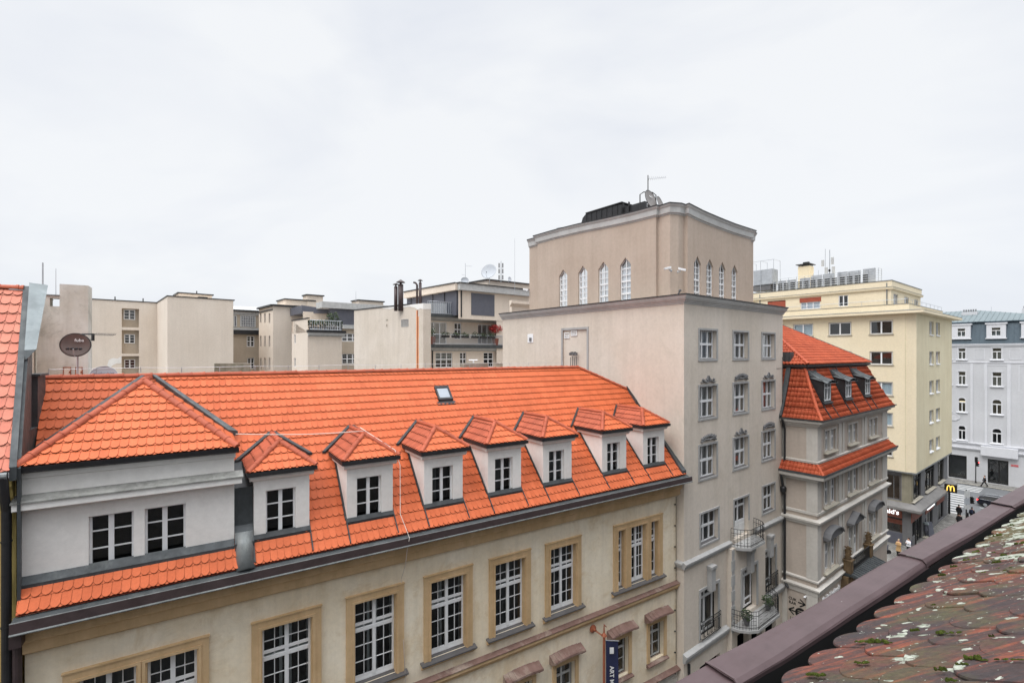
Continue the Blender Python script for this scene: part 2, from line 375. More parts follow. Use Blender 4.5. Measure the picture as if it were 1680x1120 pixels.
class Fr:
    """wall frame: t along the wall, o outwards, z above the camera's eye level"""
    def __init__(s, p0, d):
        L = math.hypot(*d); s.d = (d[0] / L, d[1] / L); s.p = p0
        o = (s.d[1], -s.d[0])
        if o[0] * -p0[0] + o[1] * -p0[1] < 0: o = (-o[0], -o[1])
        s.o = o
        s.out = Vector((o[0], o[1], 0)); s.al = Vector((s.d[0], s.d[1], 0)); s.right = Vector((-o[1], o[0], 0))
    def tz(s, px, py, o=0):
        u = (px - CX) / F; ax = s.p[0] + o * s.o[0]; ay = s.p[1] + o * s.o[1]
        t = (u * ay - ax) / (s.d[0] - u * s.d[1]); Y = ay + t * s.d[1]
        return t, -(py - CY) / F * Y
    def r(s, x0, x1, y0, y1, o=0):     # rectangle: y0 top, y1 bottom, both read at x0
        t0, z1 = s.tz(x0, y0, o); t1, _ = s.tz(x1, y0, o); _, z0 = s.tz(x0, y1, o)
        return min(t0, t1), max(t0, t1), z0, z1
    def pt(s, t, z, o=0): return Vector((s.p[0] + t * s.d[0] + o * s.o[0], s.p[1] + t * s.d[1] + o * s.o[1], z + H))
    def box(s, mb, t0, t1, z0, z1, o0, o1, mi=0):
        mb.hexa([s.pt(t0, z0, o0), s.pt(t1, z0, o0), s.pt(t1, z0, o1), s.pt(t0, z0, o1), s.pt(t0, z1, o0), s.pt(t1, z1, o0), s.pt(t1, z1, o1), s.pt(t0, z1, o1)], mi)
    def ring(s, mb, t0, t1, z0, z1, w, o0, o1, bottom=True, mi=0):
        s.box(mb, t0, t0 + w, z0, z1 - w, o0, o1, mi); s.box(mb, t1 - w, t1, z0, z1 - w, o0, o1, mi)
        s.box(mb, t0, t1, z1 - w, z1, o0, o1, mi)
        if bottom: s.box(mb, t0 + w, t1 - w, z0, z0 + w, o0, o1, mi)
    def prof(s, mb, t0, t1, pts, mi=0):   # cornice: profile of (o, z) points swept from t0 to t1
        n = len(pts)
        vs = [s.pt(t0, z, o) for o, z in pts] + [s.pt(t1, z, o) for o, z in pts]
        mb.add(vs, [tuple(range(n)), tuple(range(n, 2 * n))[::-1]] + [(i, (i + 1) % n, n + (i + 1) % n, n + i) for i in range(n)], mi)
    def wall(s, mb, t0, t1, z0, z1, holes=(), depth=.2, room=.4, mi=0, dark=1):
        """wall face with real openings; each opening is lined back to the window and closed by a dark room"""
        ts = sorted({t0, t1} | {h[0] for h in holes} | {h[1] for h in holes}); ts = [t for t in ts if t0 <= t <= t1]
        zs = sorted({z0, z1} | {h[2] for h in holes} | {h[3] for h in holes}); zs = [z for z in zs if z0 <= z <= z1]
        for i in range(len(ts) - 1):
            for j in range(len(zs) - 1):
                tc = (ts[i] + ts[i + 1]) / 2; zc = (zs[j] + zs[j + 1]) / 2
                if any(h[0] < tc < h[1] and h[2] < zc < h[3] for h in holes): continue
                mb.quad(s.pt(ts[i], zs[j]), s.pt(ts[i + 1], zs[j]), s.pt(ts[i + 1], zs[j + 1]), s.pt(ts[i], zs[j + 1]), mi)
        for h in holes:
            d = h[4] if len(h) > 4 else depth; dk = h[5] if len(h) > 5 else dark
            rm = 0 if len(h) > 5 else room
            a, b, c, e = h[:4]
            for o0, o1, m in ((0, -d, mi), (-d, -d - rm, dk)):
                if o0 == o1: continue
                for p, q in (((a, c), (b, c)), ((b, c), (b, e)), ((b, e), (a, e)), ((a, e), (a, c))):
                    mb.quad(s.pt(p[0], p[1], o0), s.pt(q[0], q[1], o0), s.pt(q[0], q[1], o1), s.pt(p[0], p[1], o1), m)
            mb.quad(*[s.pt(t, z, -d - rm) for t, z in ((a, c), (b, c), (b, e), (a, e))], dk)
def window(root, fr, t0, t1, z0, z1, rec=.2, fw=.06, vb=((.5, .09),), hb=(), sub=(), mat='frame', curtain=None, glass='glass',
           sill=None, surround=None, name='window', cover=1.0, fd=.06):
    """frame (the window itself) > pane, curtain, sill, surround"""
    mb = MB(); W = t1 - t0; Z = z1 - z0
    fr.ring(mb, t0, t1, z0, z1, fw, -rec - fd, -rec + .0)
    for f, w in vb: fr.box(mb, t0 + f * W - w / 2, t0 + f * W + w / 2, z0 + fw, z1 - fw, -rec - fd + .01, -rec + .012)
    for f, w in hb: fr.box(mb, t0 + fw, t1 - fw, z0 + f * Z - w / 2, z0 + f * Z + w / 2, -rec - fd + .013, -rec + .02)
    for ax, f, a, b, w in sub:    # glazing bars: ('v'/'h', position, from, to, width)
        if ax == 'v': fr.box(mb, t0 + f * W - w / 2, t0 + f * W + w / 2, z0 + a * Z, z0 + b * Z, -rec - fd + .016, -rec - .008)
        else: fr.box(mb, t0 + a * W, t0 + b * W, z0 + f * Z - w / 2, z0 + f * Z + w / 2, -rec - fd + .019, -rec - .011)
    w = mb.build(name, M[mat], root)
    g = MB(); o = -rec - fd * .6
    g.quad(fr.pt(t0 + .01, z0 + .01, o), fr.pt(t1 - .01, z0 + .01, o), fr.pt(t1 - .01, z1 - .01, o), fr.pt(t0 + .01, z1 - .01, o))
    g.build('pane', M[glass], w, recalc=False)
    if curtain:
        c = MB(); n = max(8, int(W / .05)); o = -rec - fd - .1
        zb = z0 + Z * (1 - cover)
        vs = []
        for i in range(n + 1):
            t = t0 + .01 + (W - .02) * i / n; oo = o + .025 * math.sin(i * 1.9) + .01 * math.sin(i * .7)
            vs += [fr.pt(t, zb + .02, oo), fr.pt(t, z1 - .02, oo)]
        c.add(vs, [(2 * i, 2 * i + 2, 2 * i + 3, 2 * i + 1) for i in range(n)])
        c.build('curtain', M[curtain], w, recalc=False, smooth=True)
    if sill:
        m, dz, pr, ex = sill; q = MB()
        fr.prof(q, t0 - ex, t1 + ex, [(-rec + .02, z0 + .03), (pr, z0 - .02), (pr, z0 - dz), (-rec + .02, z0 - dz)])
        q.build('sill', M[m], w)
    if surround:
        m, wd, pr, bot = surround; q = MB()
        if bot: fr.ring(q, t0 - wd, t1 + wd, z0 - wd, z1 + wd, wd, -.01, pr)
        else: fr.ring(q, t0 - wd, t1 + wd, z0, z1 + wd, wd, -.01, pr, False)
        q.build('surround', M[m], w)
    return w

def crown_tiles(mb, O, A, Uu, N, u_max, a0, a1, pitch=.33, w=.18, test=None, jit=.004):
    """double-lapped beaver-tail tiles, two staggered layers a row"""
    a0i = int(math.floor(a0 / w)) - 1; a1i = int(math.ceil(a1 / w)) + 1
    rows = int(u_max / pitch) + 1
    arc = [(-.5, .085), (-.42, .05), (-.24, .013), (0, 0), (.24, .013), (.42, .05), (.5, .085)]
    for i in range(rows):
        u0 = i * pitch
        for layer in (0, 1):
            top = pitch + .09
            for j in range(a0i, a1i):
                ac = (j + .5 + (.5 if layer == 0 else 0)) * w
                if test and not test(ac, u0 + .1): continue
                du = U(-jit, jit); da = U(-jit, jit) * .5; hb = (.054 if layer else .031) + U(-.003, .003); u0 = i * pitch; ht = .012 if layer else .0
                th = .026 if layer else .02; g = .009
                vs = []; L = top
                for x, y in arc:
                    aa = ac + da + x * (w - g); uu = u0 + y + du; h = hb + (ht - hb) * y / L
                    vs.append(O + A * aa + Uu * uu + N * h)
                for x in (.5, -.5):
                    aa = ac + da + x * (w - g); vs.append(O + A * aa + Uu * (u0 + L) + N * ht)
                for x, y in arc:
                    aa = ac + da + x * (w - g); uu = u0 + y + du; h = hb + (ht - hb) * y / L - th
                    vs.append(O + A * aa + Uu * uu + N * h)
                mb.add(vs, [tuple(range(9))]); n0 = len(mb.v) - len(vs)
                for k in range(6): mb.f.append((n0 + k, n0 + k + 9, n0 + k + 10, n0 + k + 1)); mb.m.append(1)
def clipplanes(O, A, Uu, N, poly):
    """bisect planes of a convex polygon given counter-clockwise in (a, u)"""
    out = []
    for i in range(len(poly)):
        p = poly[i]; q = poly[(i + 1) % len(poly)]
        d = (A * (q[0] - p[0]) + Uu * (q[1] - p[1]))
        out.append((O + A * p[0] + Uu * p[1], d.cross(N).normalized()))
    return out
def roofplane(name, corners, mat, parent, pitch=.33, w=.18, under=True, kind_='crown', test=None):
    """tiles on the convex planar polygon `corners` (first edge = eave, left to right seen from outside)"""
    c = [Vector(p) for p in corners]
    A = (c[1] - c[0]).normalized(); n = (c[1] - c[0]).cross(c[-1] - c[0]).normalized()
    if n.z < 0: n = -n
    Uu = n.cross(A).normalized()
    if Uu.z < 0: Uu = -Uu
    O = c[0]
    poly = [((p - O).dot(A), (p - O).dot(Uu)) for p in c]
    ar = sum(poly[i][0] * poly[(i + 1) % len(poly)][1] - poly[(i + 1) % len(poly)][0] * poly[i][1] for i in range(len(poly)))
    if ar < 0: poly = poly[::-1]
    N = A.cross(Uu)
    mb = MB()
    um = max(p[1] for p in poly); a0 = min(p[0] for p in poly); a1 = max(p[0] for p in poly)
    if kind_ == 'crown': crown_tiles(mb, O, A, Uu, N if N.z > 0 else -N, um, a0, a1, pitch, w, test)
    else: pantiles(mb, O, A, Uu, N if N.z > 0 else -N, um, a0, a1, pitch, w)
    cl = clipplanes(O - Uu * .06, A, Uu, N, poly)
    o = mb.build(name, [M[mat], M['tile_edge_shade']], parent, recalc=False, clip=cl, smooth=(kind_ != 'crown'))
    if under:
        u = MB(); u.poly([p - (n * .02) for p in c]); u.build('roof_underlay', M['underlay'], parent, recalc=False)
    return o
def pantiles(mb, O, A, Uu, N, u_max, a0, a1, pitch=.34, w=.22):
    seg = 6; ri = int(u_max / pitch) + 1
    j0 = int(a0 / w) - 1; j1 = int(a1 / w) + 1
    for i in range(ri):
        for j in range(j0, j1):
            vs = []; dh = U(-.004, .004)
            for uu, h in ((i * pitch, .05), (i * pitch + pitch + .05, .015)):
                for k in range(seg + 1):
                    x = k / seg; z = .032 * (math.sin(2 * math.pi * x - .6)) + h + dh
                    vs.append(O + A * ((j + x) * w) + Uu * uu + N * z)
            n = seg + 1
            lo = [Vector(v) - N * .035 for v in vs[:n]]
            mb.add(vs + lo, [(k, k + 1, n + k + 1, n + k) for k in range(seg)] + [(2 * n + k, 2 * n + k + 1, k + 1, k) for k in range(seg)])
def ridge(name, p0, p1, parent, mat='tile_ridge', r=.105, ln=.36, w2=1.0):
    p0 = Vector(p0); p1 = Vector(p1); d = p1 - p0; L = d.length; d.normalize()
    side = d.cross(Vector((0, 0, 1))).normalized(); up = side.cross(d).normalized()
    mb = MB(); n = int(L / ln) + 1; seg = 8
    for i in range(n):
        a = i * ln; b = min(L, a + ln + .04)
        if b - a < .08: continue
        vs = []; tl = U(-.006, .006)
        for s_, rr in ((a, r * .9), (b - .05, r * 1.0), (b - .05, r * 1.12), (b, r * 1.12)):
            for k in range(seg + 1):
                t = math.pi * (k / seg); vs.append(p0 + d * s_ + side * math.cos(t) * rr * w2 + up * (math.sin(t) * rr - .02 + tl))
        m = seg + 1
        mb.add(vs, [(q * m + k, q * m + k + 1, (q + 1) * m + k + 1, (q + 1) * m + k) for q in range(3) for k in range(seg)] + [tuple(range(3 * m, 4 * m)), tuple(range(m))[::-1]])
    return mb.build(name, M[mat], parent, recalc=True)
def dish(name, label, c, look, rx, ry, mat, post_z, txt=None, txtmat='text_white', tsize=.14, arm=True, group=None, toff=(0.25, .35), lnb=3):
    """satellite dish: bowl, feed arm with LNBs, bent mast"""
    look = Vector(look).normalized(); c = Vector(c)
    rt = thing(name, label, 'satellite dish', (c.x, c.y, post_z), group)
    side = Vector((0, 0, 1)).cross(look).normalized(); up = look.cross(side).normalized()
    mb = MB(); n = 32; m = 8; vs = []; th = .012
    for lay in (0, 1):
        for i in range(m + 1):
            f = i / m
            for k in range(n):
                t = 2 * math.pi * k / n
                vs.append(c + side * math.cos(t) * rx * f + up * math.sin(t) * ry * f + look * (f * f * .16 * rx - lay * th))
    fs = []
    for lay in (0, 1):
        b = lay * (m + 1) * n
        fs += [(b + i * n + k, b + i * n + (k + 1) % n, b + (i + 1) * n + (k + 1) % n, b + (i + 1) * n + k) for i in range(m) for k in range(n)]
    b = (m + 1) * n
    fs += [(m * n + k, m * n + (k + 1) % n, b + m * n + (k + 1) % n, b + m * n + k) for k in range(n)]
    mb.add(vs, fs); mb.build('reflector', M[mat], rt, smooth=True, recalc=False)
    rim = MB(); pts = [c + side * math.cos(t) * rx + up * math.sin(t) * ry + look * .16 * rx for t in [2 * math.pi * k / n for k in range(n + 1)]]
    rim.tube(pts, .012, 6); rim.build('rim', M['dishwhite' if mat == 'dishwhite' else 'iron'], rt)
    if arm:
        a = MB(); e = c - up * ry * .45 + look * rx * .8
        a.tube([c - up * ry * .98 + look * .1, c - up * ry * .9 + look * rx * .6, e], .018, 6); a.build('feed_arm', M['steel'], rt)
        for q in range(lnb):
            l = MB(); o_ = e + side * (q - (lnb - 1) / 2) * .11
            l.tube([o_, o_ - look * .1 + up * .02, o_ - look * .14 + up * .03], [.035, .035, .045], 8); l.build('receiver', M['blackmetal'], rt)
    p = MB(); back = c - look * .22 - up * ry * .3
    p.tube([c - look * .02 - up * ry * .3, back], .05, 8); p.tube([back, back - Vector((0, 0, .25)), (back.x, back.y, post_z)], .028, 8)
    p.build('mast', M['steel'], rt)
    if txt: text(txt, 'lettering', M[txtmat], c + look * (rx * .10) + side * rx * toff[0] + up * ry * toff[1], side, up, tsize, rt, .004)
    return rt
def antenna(name, label, base, h, yagi=(), rods=(), r=.02, group=None, cat='antenna', mat='steel', mast=True):
    base = Vector(base); rt = thing(name, label, cat, base, group)
    m = MB(); m.tube([base, base + Vector((0, 0, h))], [r, r * .7], 6); m.build('mast', M[mat], rt)
    for z, d, L, n in yagi:
        y = MB(); d = Vector(d).normalized(); s_ = d.cross(Vector((0, 0, 1))).normalized(); p = base + Vector((0, 0, z))
        y.tube([p, p + d * L], .012, 5)
        for k in range(n):
            q = p + d * L * (k + .5) / n; w = .16 - .06 * k / n
            y.tube([q - s_ * w - Vector((0, 0, w * .3)), q + s_ * w + Vector((0, 0, w * .3))], .007, 4)
        y.build('yagi_elements', M['steel'], rt)
    return rt
def foliage(mb, c, rx, ry, rz, n, s=.05):
    for _ in range(n):
        while True:
            p = Vector((U(-1, 1), U(-1, 1), U(-1, 1)))
            if p.length < 1 and R() < .35 + p.length: break
        q = Vector(c) + Vector((p.x * rx, p.y * ry, p.z * rz)) * U(.8, 1.15)
        a = Vector((U(-1, 1), U(-1, 1), U(-1, 1))).normalized(); b = a.orthogonal().normalized(); k = s * U(.6, 1.4)
        mb.add([q - a * k, q + b * k * .5, q + a * k, q - b * k * .5], [(0, 1, 2, 3)])
def railing(mb, pts, h, step=.1, r=.012, rails=(1.0, .08)):
    pts = [Vector(p) for p in pts]
    for f in rails: mb.tube([p + Vector((0, 0, h * f)) for p in pts], r * 1.5, 5)
    for a, b in zip(pts, pts[1:]):
        n = max(1, int((b - a).length / step))
        for k in range(n + 1):
            p = a.lerp(b, k / n); mb.tube([p, p + Vector((0, 0, h))], r, 4, cap=False)

# ================================================================== the ochre town house across the street
Fm = Fr((8.0, 23.5), (.8385, .545))
def zr(w): return -5.76 + 1.095 * (w + .5)
house = thing('town_house', 'ochre plastered town house with orange clay tile roof and white dormers', 'town house', Fm.pt(-11, -H))
mb = MB()
UW = [-18.25, -15.67, -13.11, -10.56, -7.99]
holes = [(t + .24, t + 1.61, -10.4, -7.79) for t in UW]
W0 = [(-21.94, -20.78, -10.4, -7.79), (-20.62, -19.5, -10.4, -7.79)]
W6 = [(-4.02, -3.56, -10.4, -7.79), (-3.22, -2.18, -10.4, -7.79), (-1.9, -1.36, -10.4, -7.79)]
LW = [-1.45, -3.82, -6.95, -9.12, -11.7, -14.2]
LH = [(c - .5, c + .5, -14.3, -12.6) for c in LW]
Fm.wall(mb, -22.83, 0, -15.25, -5.9, holes + W0 + W6 + LH, .22)
Fm.wall(mb, -22.83, 0, -21, -15.25, [(-22 + 3.2 * k, -20.2 + 3.2 * k, -20.9, -17.2) for k in range(7)], .3)
mb.quad(Fm.pt(0, -21), Fm.pt(0, -21, -9), Fm.pt(0, -6, -9), Fm.pt(0, -6))
mb.quad(Fm.pt(-22.83, -21), Fm.pt(-22.83, -21, -9), Fm.pt(-22.83, -5, -9), Fm.pt(-22.83, -5))
mb.quad(Fm.pt(-22.83, -21, -9), Fm.pt(0, -21, -9), Fm.pt(0, -5, -9), Fm.pt(-22.83, -5, -9))
mb.build('wall', [M['ochre'], M['room']], house, recalc=False)
mb = MB()
Fm.prof(mb, -22.83, .02, [(0, -6.02), (.42, -6.05), (.40, -6.18), (.33, -6.2), (.32, -6.46), (.28, -6.5), (0, -6.5)])
Fm.prof(mb, -22.83, .05, [(0, -6.503), (.2, -6.503), (.19, -6.78), (.12, -6.80), (.1, -6.84), (0, -6.84)])
Fm.prof(mb, -22.83, .06, [(0, -11.05), (.16, -11.08), (.17, -11.2), (.09, -11.23), (.07, -11.36), (0, -11.36)])
mb.build('cornice', M['ochre_trim'], house)
mb = MB()
Fm.prof(mb, -22.83, .07, [(0, -10.98), (.2, -11.05), (.2, -11.078), (0, -11.048)])
Fm.prof(mb, -22.83, .07, [(0, -15.1), (.22, -15.2), (.22, -15.25), (0, -15.25)])
mb.build('string_course_cap', M['redhood'], house)
mb = MB()
for k in range(8): Fm.box(mb, -22.8, .0, -15.6 - k * .36, -15.28 - k * .36, .002, .04)
for k in range(9): Fm.box(mb, -22.8, .0, -16.6 - k * .5, -16.58 - k * .5, .0, .01)
mb.build('rusticated_base', M['shoptrim'], house)
def surround_main(t0, t1, opens, parent):
    q = MB(); z0, z1 = -10.42, -7.55
    # flat architrave with a raised inner fillet round every opening
    es = [t0] + [x for o_ in opens for x in o_[:2]] + [t1]
    for i in range(0, len(es), 2): Fm.box(q, es[i], es[i + 1], z0, -7.79, -.02, .07)
    Fm.box(q, t0, t1, -7.79, z1, -.02, .07)
    Fm.box(q, t0 - .02, t1 + .02, z1 - .003, z1 + .03, -.02, .10)
    for a, b, _, _ in opens:
        Fm.box(q, a - .07, a + .0, z0, -7.79, .071, .095); Fm.box(q, b, b + .07, z0, -7.79, .071, .095)
        Fm.box(q, a - .07, b + .07, -7.79, -7.72, .071, .095)
        Fm.box(q, a - .001, a + .03, z0, -7.79, -.17, .05); Fm.box(q, b - .03, b + .001, z0, -7.79, -.17, .05)
    q.build('window_surround', M['ochre_trim'], parent)
    q = MB(); Fm.prof(q, t0 - .12, t1 + .12, [(-.17, -10.365), (.2, -10.455), (.2, -10.5), (-.17, -10.42)]); q.build('window_sill', M['darksill'], parent)
    q = MB(); Fm.prof(q, t0 - .08, t1 + .08, [(-.02, -10.433), (.14, -10.49), (.15, -10.56), (.06, -10.6), (.04, -10.66), (-.02, -10.66)]); q.build('sill_moulding', M['ochre_trim'], parent)
def big_window(o_, cur=None, narrow=False):
    W = o_[1] - o_[0]
    if narrow: vb, sub = (), [('v', .5, 0, 1, .025)]
    else: vb, sub = ((.5, .11),), [('v', .26, 0, 1, .02), ('v', .74, 0, 1, .02)]
    rows = [('h', f, 0, 1, .018) for f in (.235, .43, .82)]
    rows += [('h', .045, 0, 1, .13), ('h', .70, 0, 1, .09)]
    return window(house, Fm, o_[0] + .02, o_[1] - .02, o_[2] + .02, o_[3] - .01, rec=.16, fw=.07, vb=vb, hb=((.63, .11),), sub=sub + rows, curtain=cur)
for t in UW: surround_main(t, t + 1.85, [(t + .24, t + 1.61, 0, 0)], house)
surround_main(-22.18, -19.26, W0, house); surround_main(-4.26, -1.08, W6, house)
for i, h in enumerate(holes): big_window(h, 'curtaingrey' if i in (3, 4) else None)  # grey sheets in two windows stand in for reflections
for h in W0: big_window(h, 'curtaingrey')
big_window(W6[0], 'curtaingrey', True); big_window(W6[1]); big_window(W6[2], 'curtaingrey', True)
for h in holes: # inner casements of the double windows, seen through the outer panes
    q = MB(); 
    for a, b in ((h[0] + .06, h[0] + .1), (h[0] + .52, h[0] + .60), (h[1] - .60, h[1] - .52), (h[1] - .1, h[1] - .06)): Fm.box(q, a, b, h[2] + .05, h[3] - .05, -.42, -.38)
    Fm.box(q, h[0] + .06, h[1] - .06, -8.84, -8.72, -.42, -.375)
    q.build('inner_casement', M['frame'], house)
for h, c in zip(LH, LW):
    window(house, Fm, h[0] + .02, h[1] - .02, h[2] + .02, h[3] - .02, rec=.24, fw=.055, vb=((.47, .08),), hb=((.68, .08),), sub=[('h', .36, 0, 1, .03)], mat='framegrey')
    q = MB(); Fm.ring(q, h[0] - .17, h[1] + .17, h[2] - .01, h[3] + .3, .17, -.01, .06, False)
    Fm.box(q, h[0], h[1], h[3], h[3] + .131, -.02, .055); q.build('window_surround', M['ochre_trim'], house)
    q = MB(); n = 8
    for k in range(n):   # slightly bowed hood with tiled weathering
        a = c - .82 + 1.64 * k / n; b = c - .82 + 1.64 * (k + 1) / n
        f = lambda x: .06 * (1 - ((x - c) / .82) ** 2)
        Fm.prof(q, a, b, [(0, -12.02 + f((a + b) / 2)), (.34, -12.17 + f((a + b) / 2)), (.35, -12.25 + f((a + b) / 2)), (.18, -12.33), (.1, -12.37), (0, -12.37)])
    q.build('window_hood', M['redhood'], house)
    q = MB(); Fm.prof(q, h[0] - .2, h[1] + .2, [(-.2, -14.29), (.18, -14.38), (.18, -14.43), (.06, -14.5), (-.01, -14.5)]); q.build('window_sill', M['redhood'], house)

# --- roof
O = Fm.pt(0, 0)
eL, eR = -22.86, .06
WR = 4.094
DT = (-18.19, -15.64, -13.09, -10.59, -8.08, -4.91, -2.36)
def free(a, u):      # no tiles inside the dormers
    w = -.5 + u / 1.4829; t = eL + a
    if any(t0 + .12 < t < t0 + 1.34 and .0 < w < 1.4 for t0 in DT): return False
    return not (-22.8 < t < -18.8 and .0 < w < 1.9)
roofplane('roof_tiles', [Fm.pt(eL, zr(-.5), .5), Fm.pt(eR, zr(-.5), .5), Fm.pt(-.15, zr(2.96), -2.96), Fm.pt(-2.75, zr(WR), -WR), Fm.pt(-23.3, zr(WR), -WR)], 'tile', house, under=False, test=free)
mb = MB(); G = lambda t, w: Fm.pt(t, zr(w) - .02, -w)
mb.quad(G(eL, -.5), G(eR, -.5), G(eR, .0), G(eL, .0)); mb.poly([G(-23.1, 2.0), G(-.08, 2.0), G(-.15, 2.96), G(-2.75, WR), G(-23.3, WR)])
ed = [(eL, -22.93)] ; xs = [b for b in (-18.67,)] 
edges = [(-18.67, DT[0])] + [(DT[i] + 1.46, DT[i + 1]) for i in range(6)] + [(DT[6] + 1.46, -.05)]
for a_, b_ in edges: mb.quad(G(a_, .0), G(b_, .0), G(b_, 2.0), G(a_, 2.0))
for t0 in DT: mb.quad(G(t0, 1.5), G(t0 + 1.46, 1.5), G(t0 + 1.46, 2.0), G(t0, 2.0))
mb.build('roof_underlay', M['underlay'], house, recalc=False)
mb = MB()
zt = zr(WR)
mb.quad(Fm.pt(-23.3, zt, -WR), Fm.pt(-2.75, zt, -WR), Fm.pt(.0, zt - 4.4, -9.2), Fm.pt(-23.3, zt - 4.4, -9.2))
mb.poly([Fm.pt(-.15, zr(2.96), -2.96), Fm.pt(0, zt - 4.4, -9.2), Fm.pt(-2.75, zt, -WR)])
mb.build('rear_roof_slope', M['underlay'], house)
ridge('ridge_tiles', Fm.pt(-23.3, zt + .02, -WR), Fm.pt(-2.75, zt + .02, -WR), house)
ridge('hip_tiles', Fm.pt(-2.75, zt + .02, -WR), Fm.pt(-.15, zr(2.96) + .03, -2.96), house)
# lightning wire on little posts
mb = MB()
pp = [Fm.pt(-23.2 + 1.08 * k, zt + .26 + (0.012 * (k % 3)), -WR) for k in range(19)]
mb.tube(pp, .006, 4)
for p in pp: mb.tube([p - Vector((0, 0, .16)), p + Vector((0, 0, .02))], .012, 4)
mb.build('lightning_wire', M['steel'], house)
# eaves: sheet gutter, pale bead, brown fascia
mb = MB(); Fm.prof(mb, eL - .05, .15, [(.46, -5.93), (.47, -5.80), (.72, -5.87), (.72, -5.93)]); mb.build('gutter', M['darkmetal'], house)
mb = MB(); Fm.prof(mb, eL - .05, .16, [(.723, -5.82), (.76, -5.82), (.78, -6.06), (.42, -6.06), (.42, -5.94), (.723, -5.94)]); mb.build('fascia', M['brownmetal'], house)
mb = MB(); mb.tube([Fm.pt(eL - .05, -5.82, .74), Fm.pt(.16, -5.82, .74)], .014, 6); mb.tube([Fm.pt(eL - .05, -6.06, .77), Fm.pt(.16, -6.06, .77)], .03, 6)
for k in range(24): Fm.box(mb, eL + .3 + k * .97, eL + .325 + k * .97, -5.87, -5.845, .5, .73)
mb.build('gutter_bead', M['zinc'], house)
def sbox(mb, t0, t1, w0, w1, h0, h1, mi=0, f=zr):
    P = lambda t, w, h: Fm.pt(t, f(w) + h, -w)
    mb.hexa([P(t0, w0, h0), P(t1, w0, h0), P(t1, w1, h0), P(t0, w1, h0), P(t0, w0, h1), P(t1, w0, h1), P(t1, w1, h1), P(t0, w1, h1)], mi)
mb = MB(); sbox(mb, -.22, .06, -.5, 2.96, .0, .2); sbox(mb, -.3, -.1, 2.3, 2.98, .0, .24)
mb.build('wall_flashing', M['darkmetal'], house)
mb = MB(); Fm.box(mb, -22.95, -22.75, -6.42, -6.07, .3, .62)
mb.tube([Fm.pt(-22.9, -6.3, .45), Fm.pt(-22.92, -6.6, .16), Fm.pt(-22.92, -21, .14)], .085, 10); mb.build('downpipe', M['brownmetal'], house)
mb = MB(); 
for k in range(10): Fm.box(mb, -.2, -.12, -7.3 - k * 1.02, -7.27 - k * 1.02, 0, .07)
mb.tube([Fm.pt(-.1, -6.9, .05), Fm.pt(-.1, -15, .05)], .012, 5); mb.build('conductor_cable', M['iron'], house)
# --- skylight
mb = MB(); sk0, sk1, sw0, sw1 = -12.72, -12.15, 2.9, 3.38
ta, _ = Fm.tz(712, 657, -3.4); tb, _ = Fm.tz(735, 657, -3.4)
sk0, sk1 = ta, tb
sbox(mb, sk0, sk0 + .07, sw0, sw1, .0, .17); sbox(mb, sk1 - .07, sk1, sw0, sw1, .0, .17); sbox(mb, sk0, sk1, sw0, sw0 + .06, .0, .165); sbox(mb, sk0, sk1, sw1 - .06, sw1, .0, .165)
sbox(mb, sk0 - .08, sk1 + .08, sw0 - .1, sw0, .04, .075)
sk = mb.build('skylight', M['blackmetal'], house)
mb = MB(); sbox(mb, sk0 + .065, sk1 - .065, sw0 + .055, sw1 - .055, .05, .12); mb.build('pane', M['panelglass'], sk)

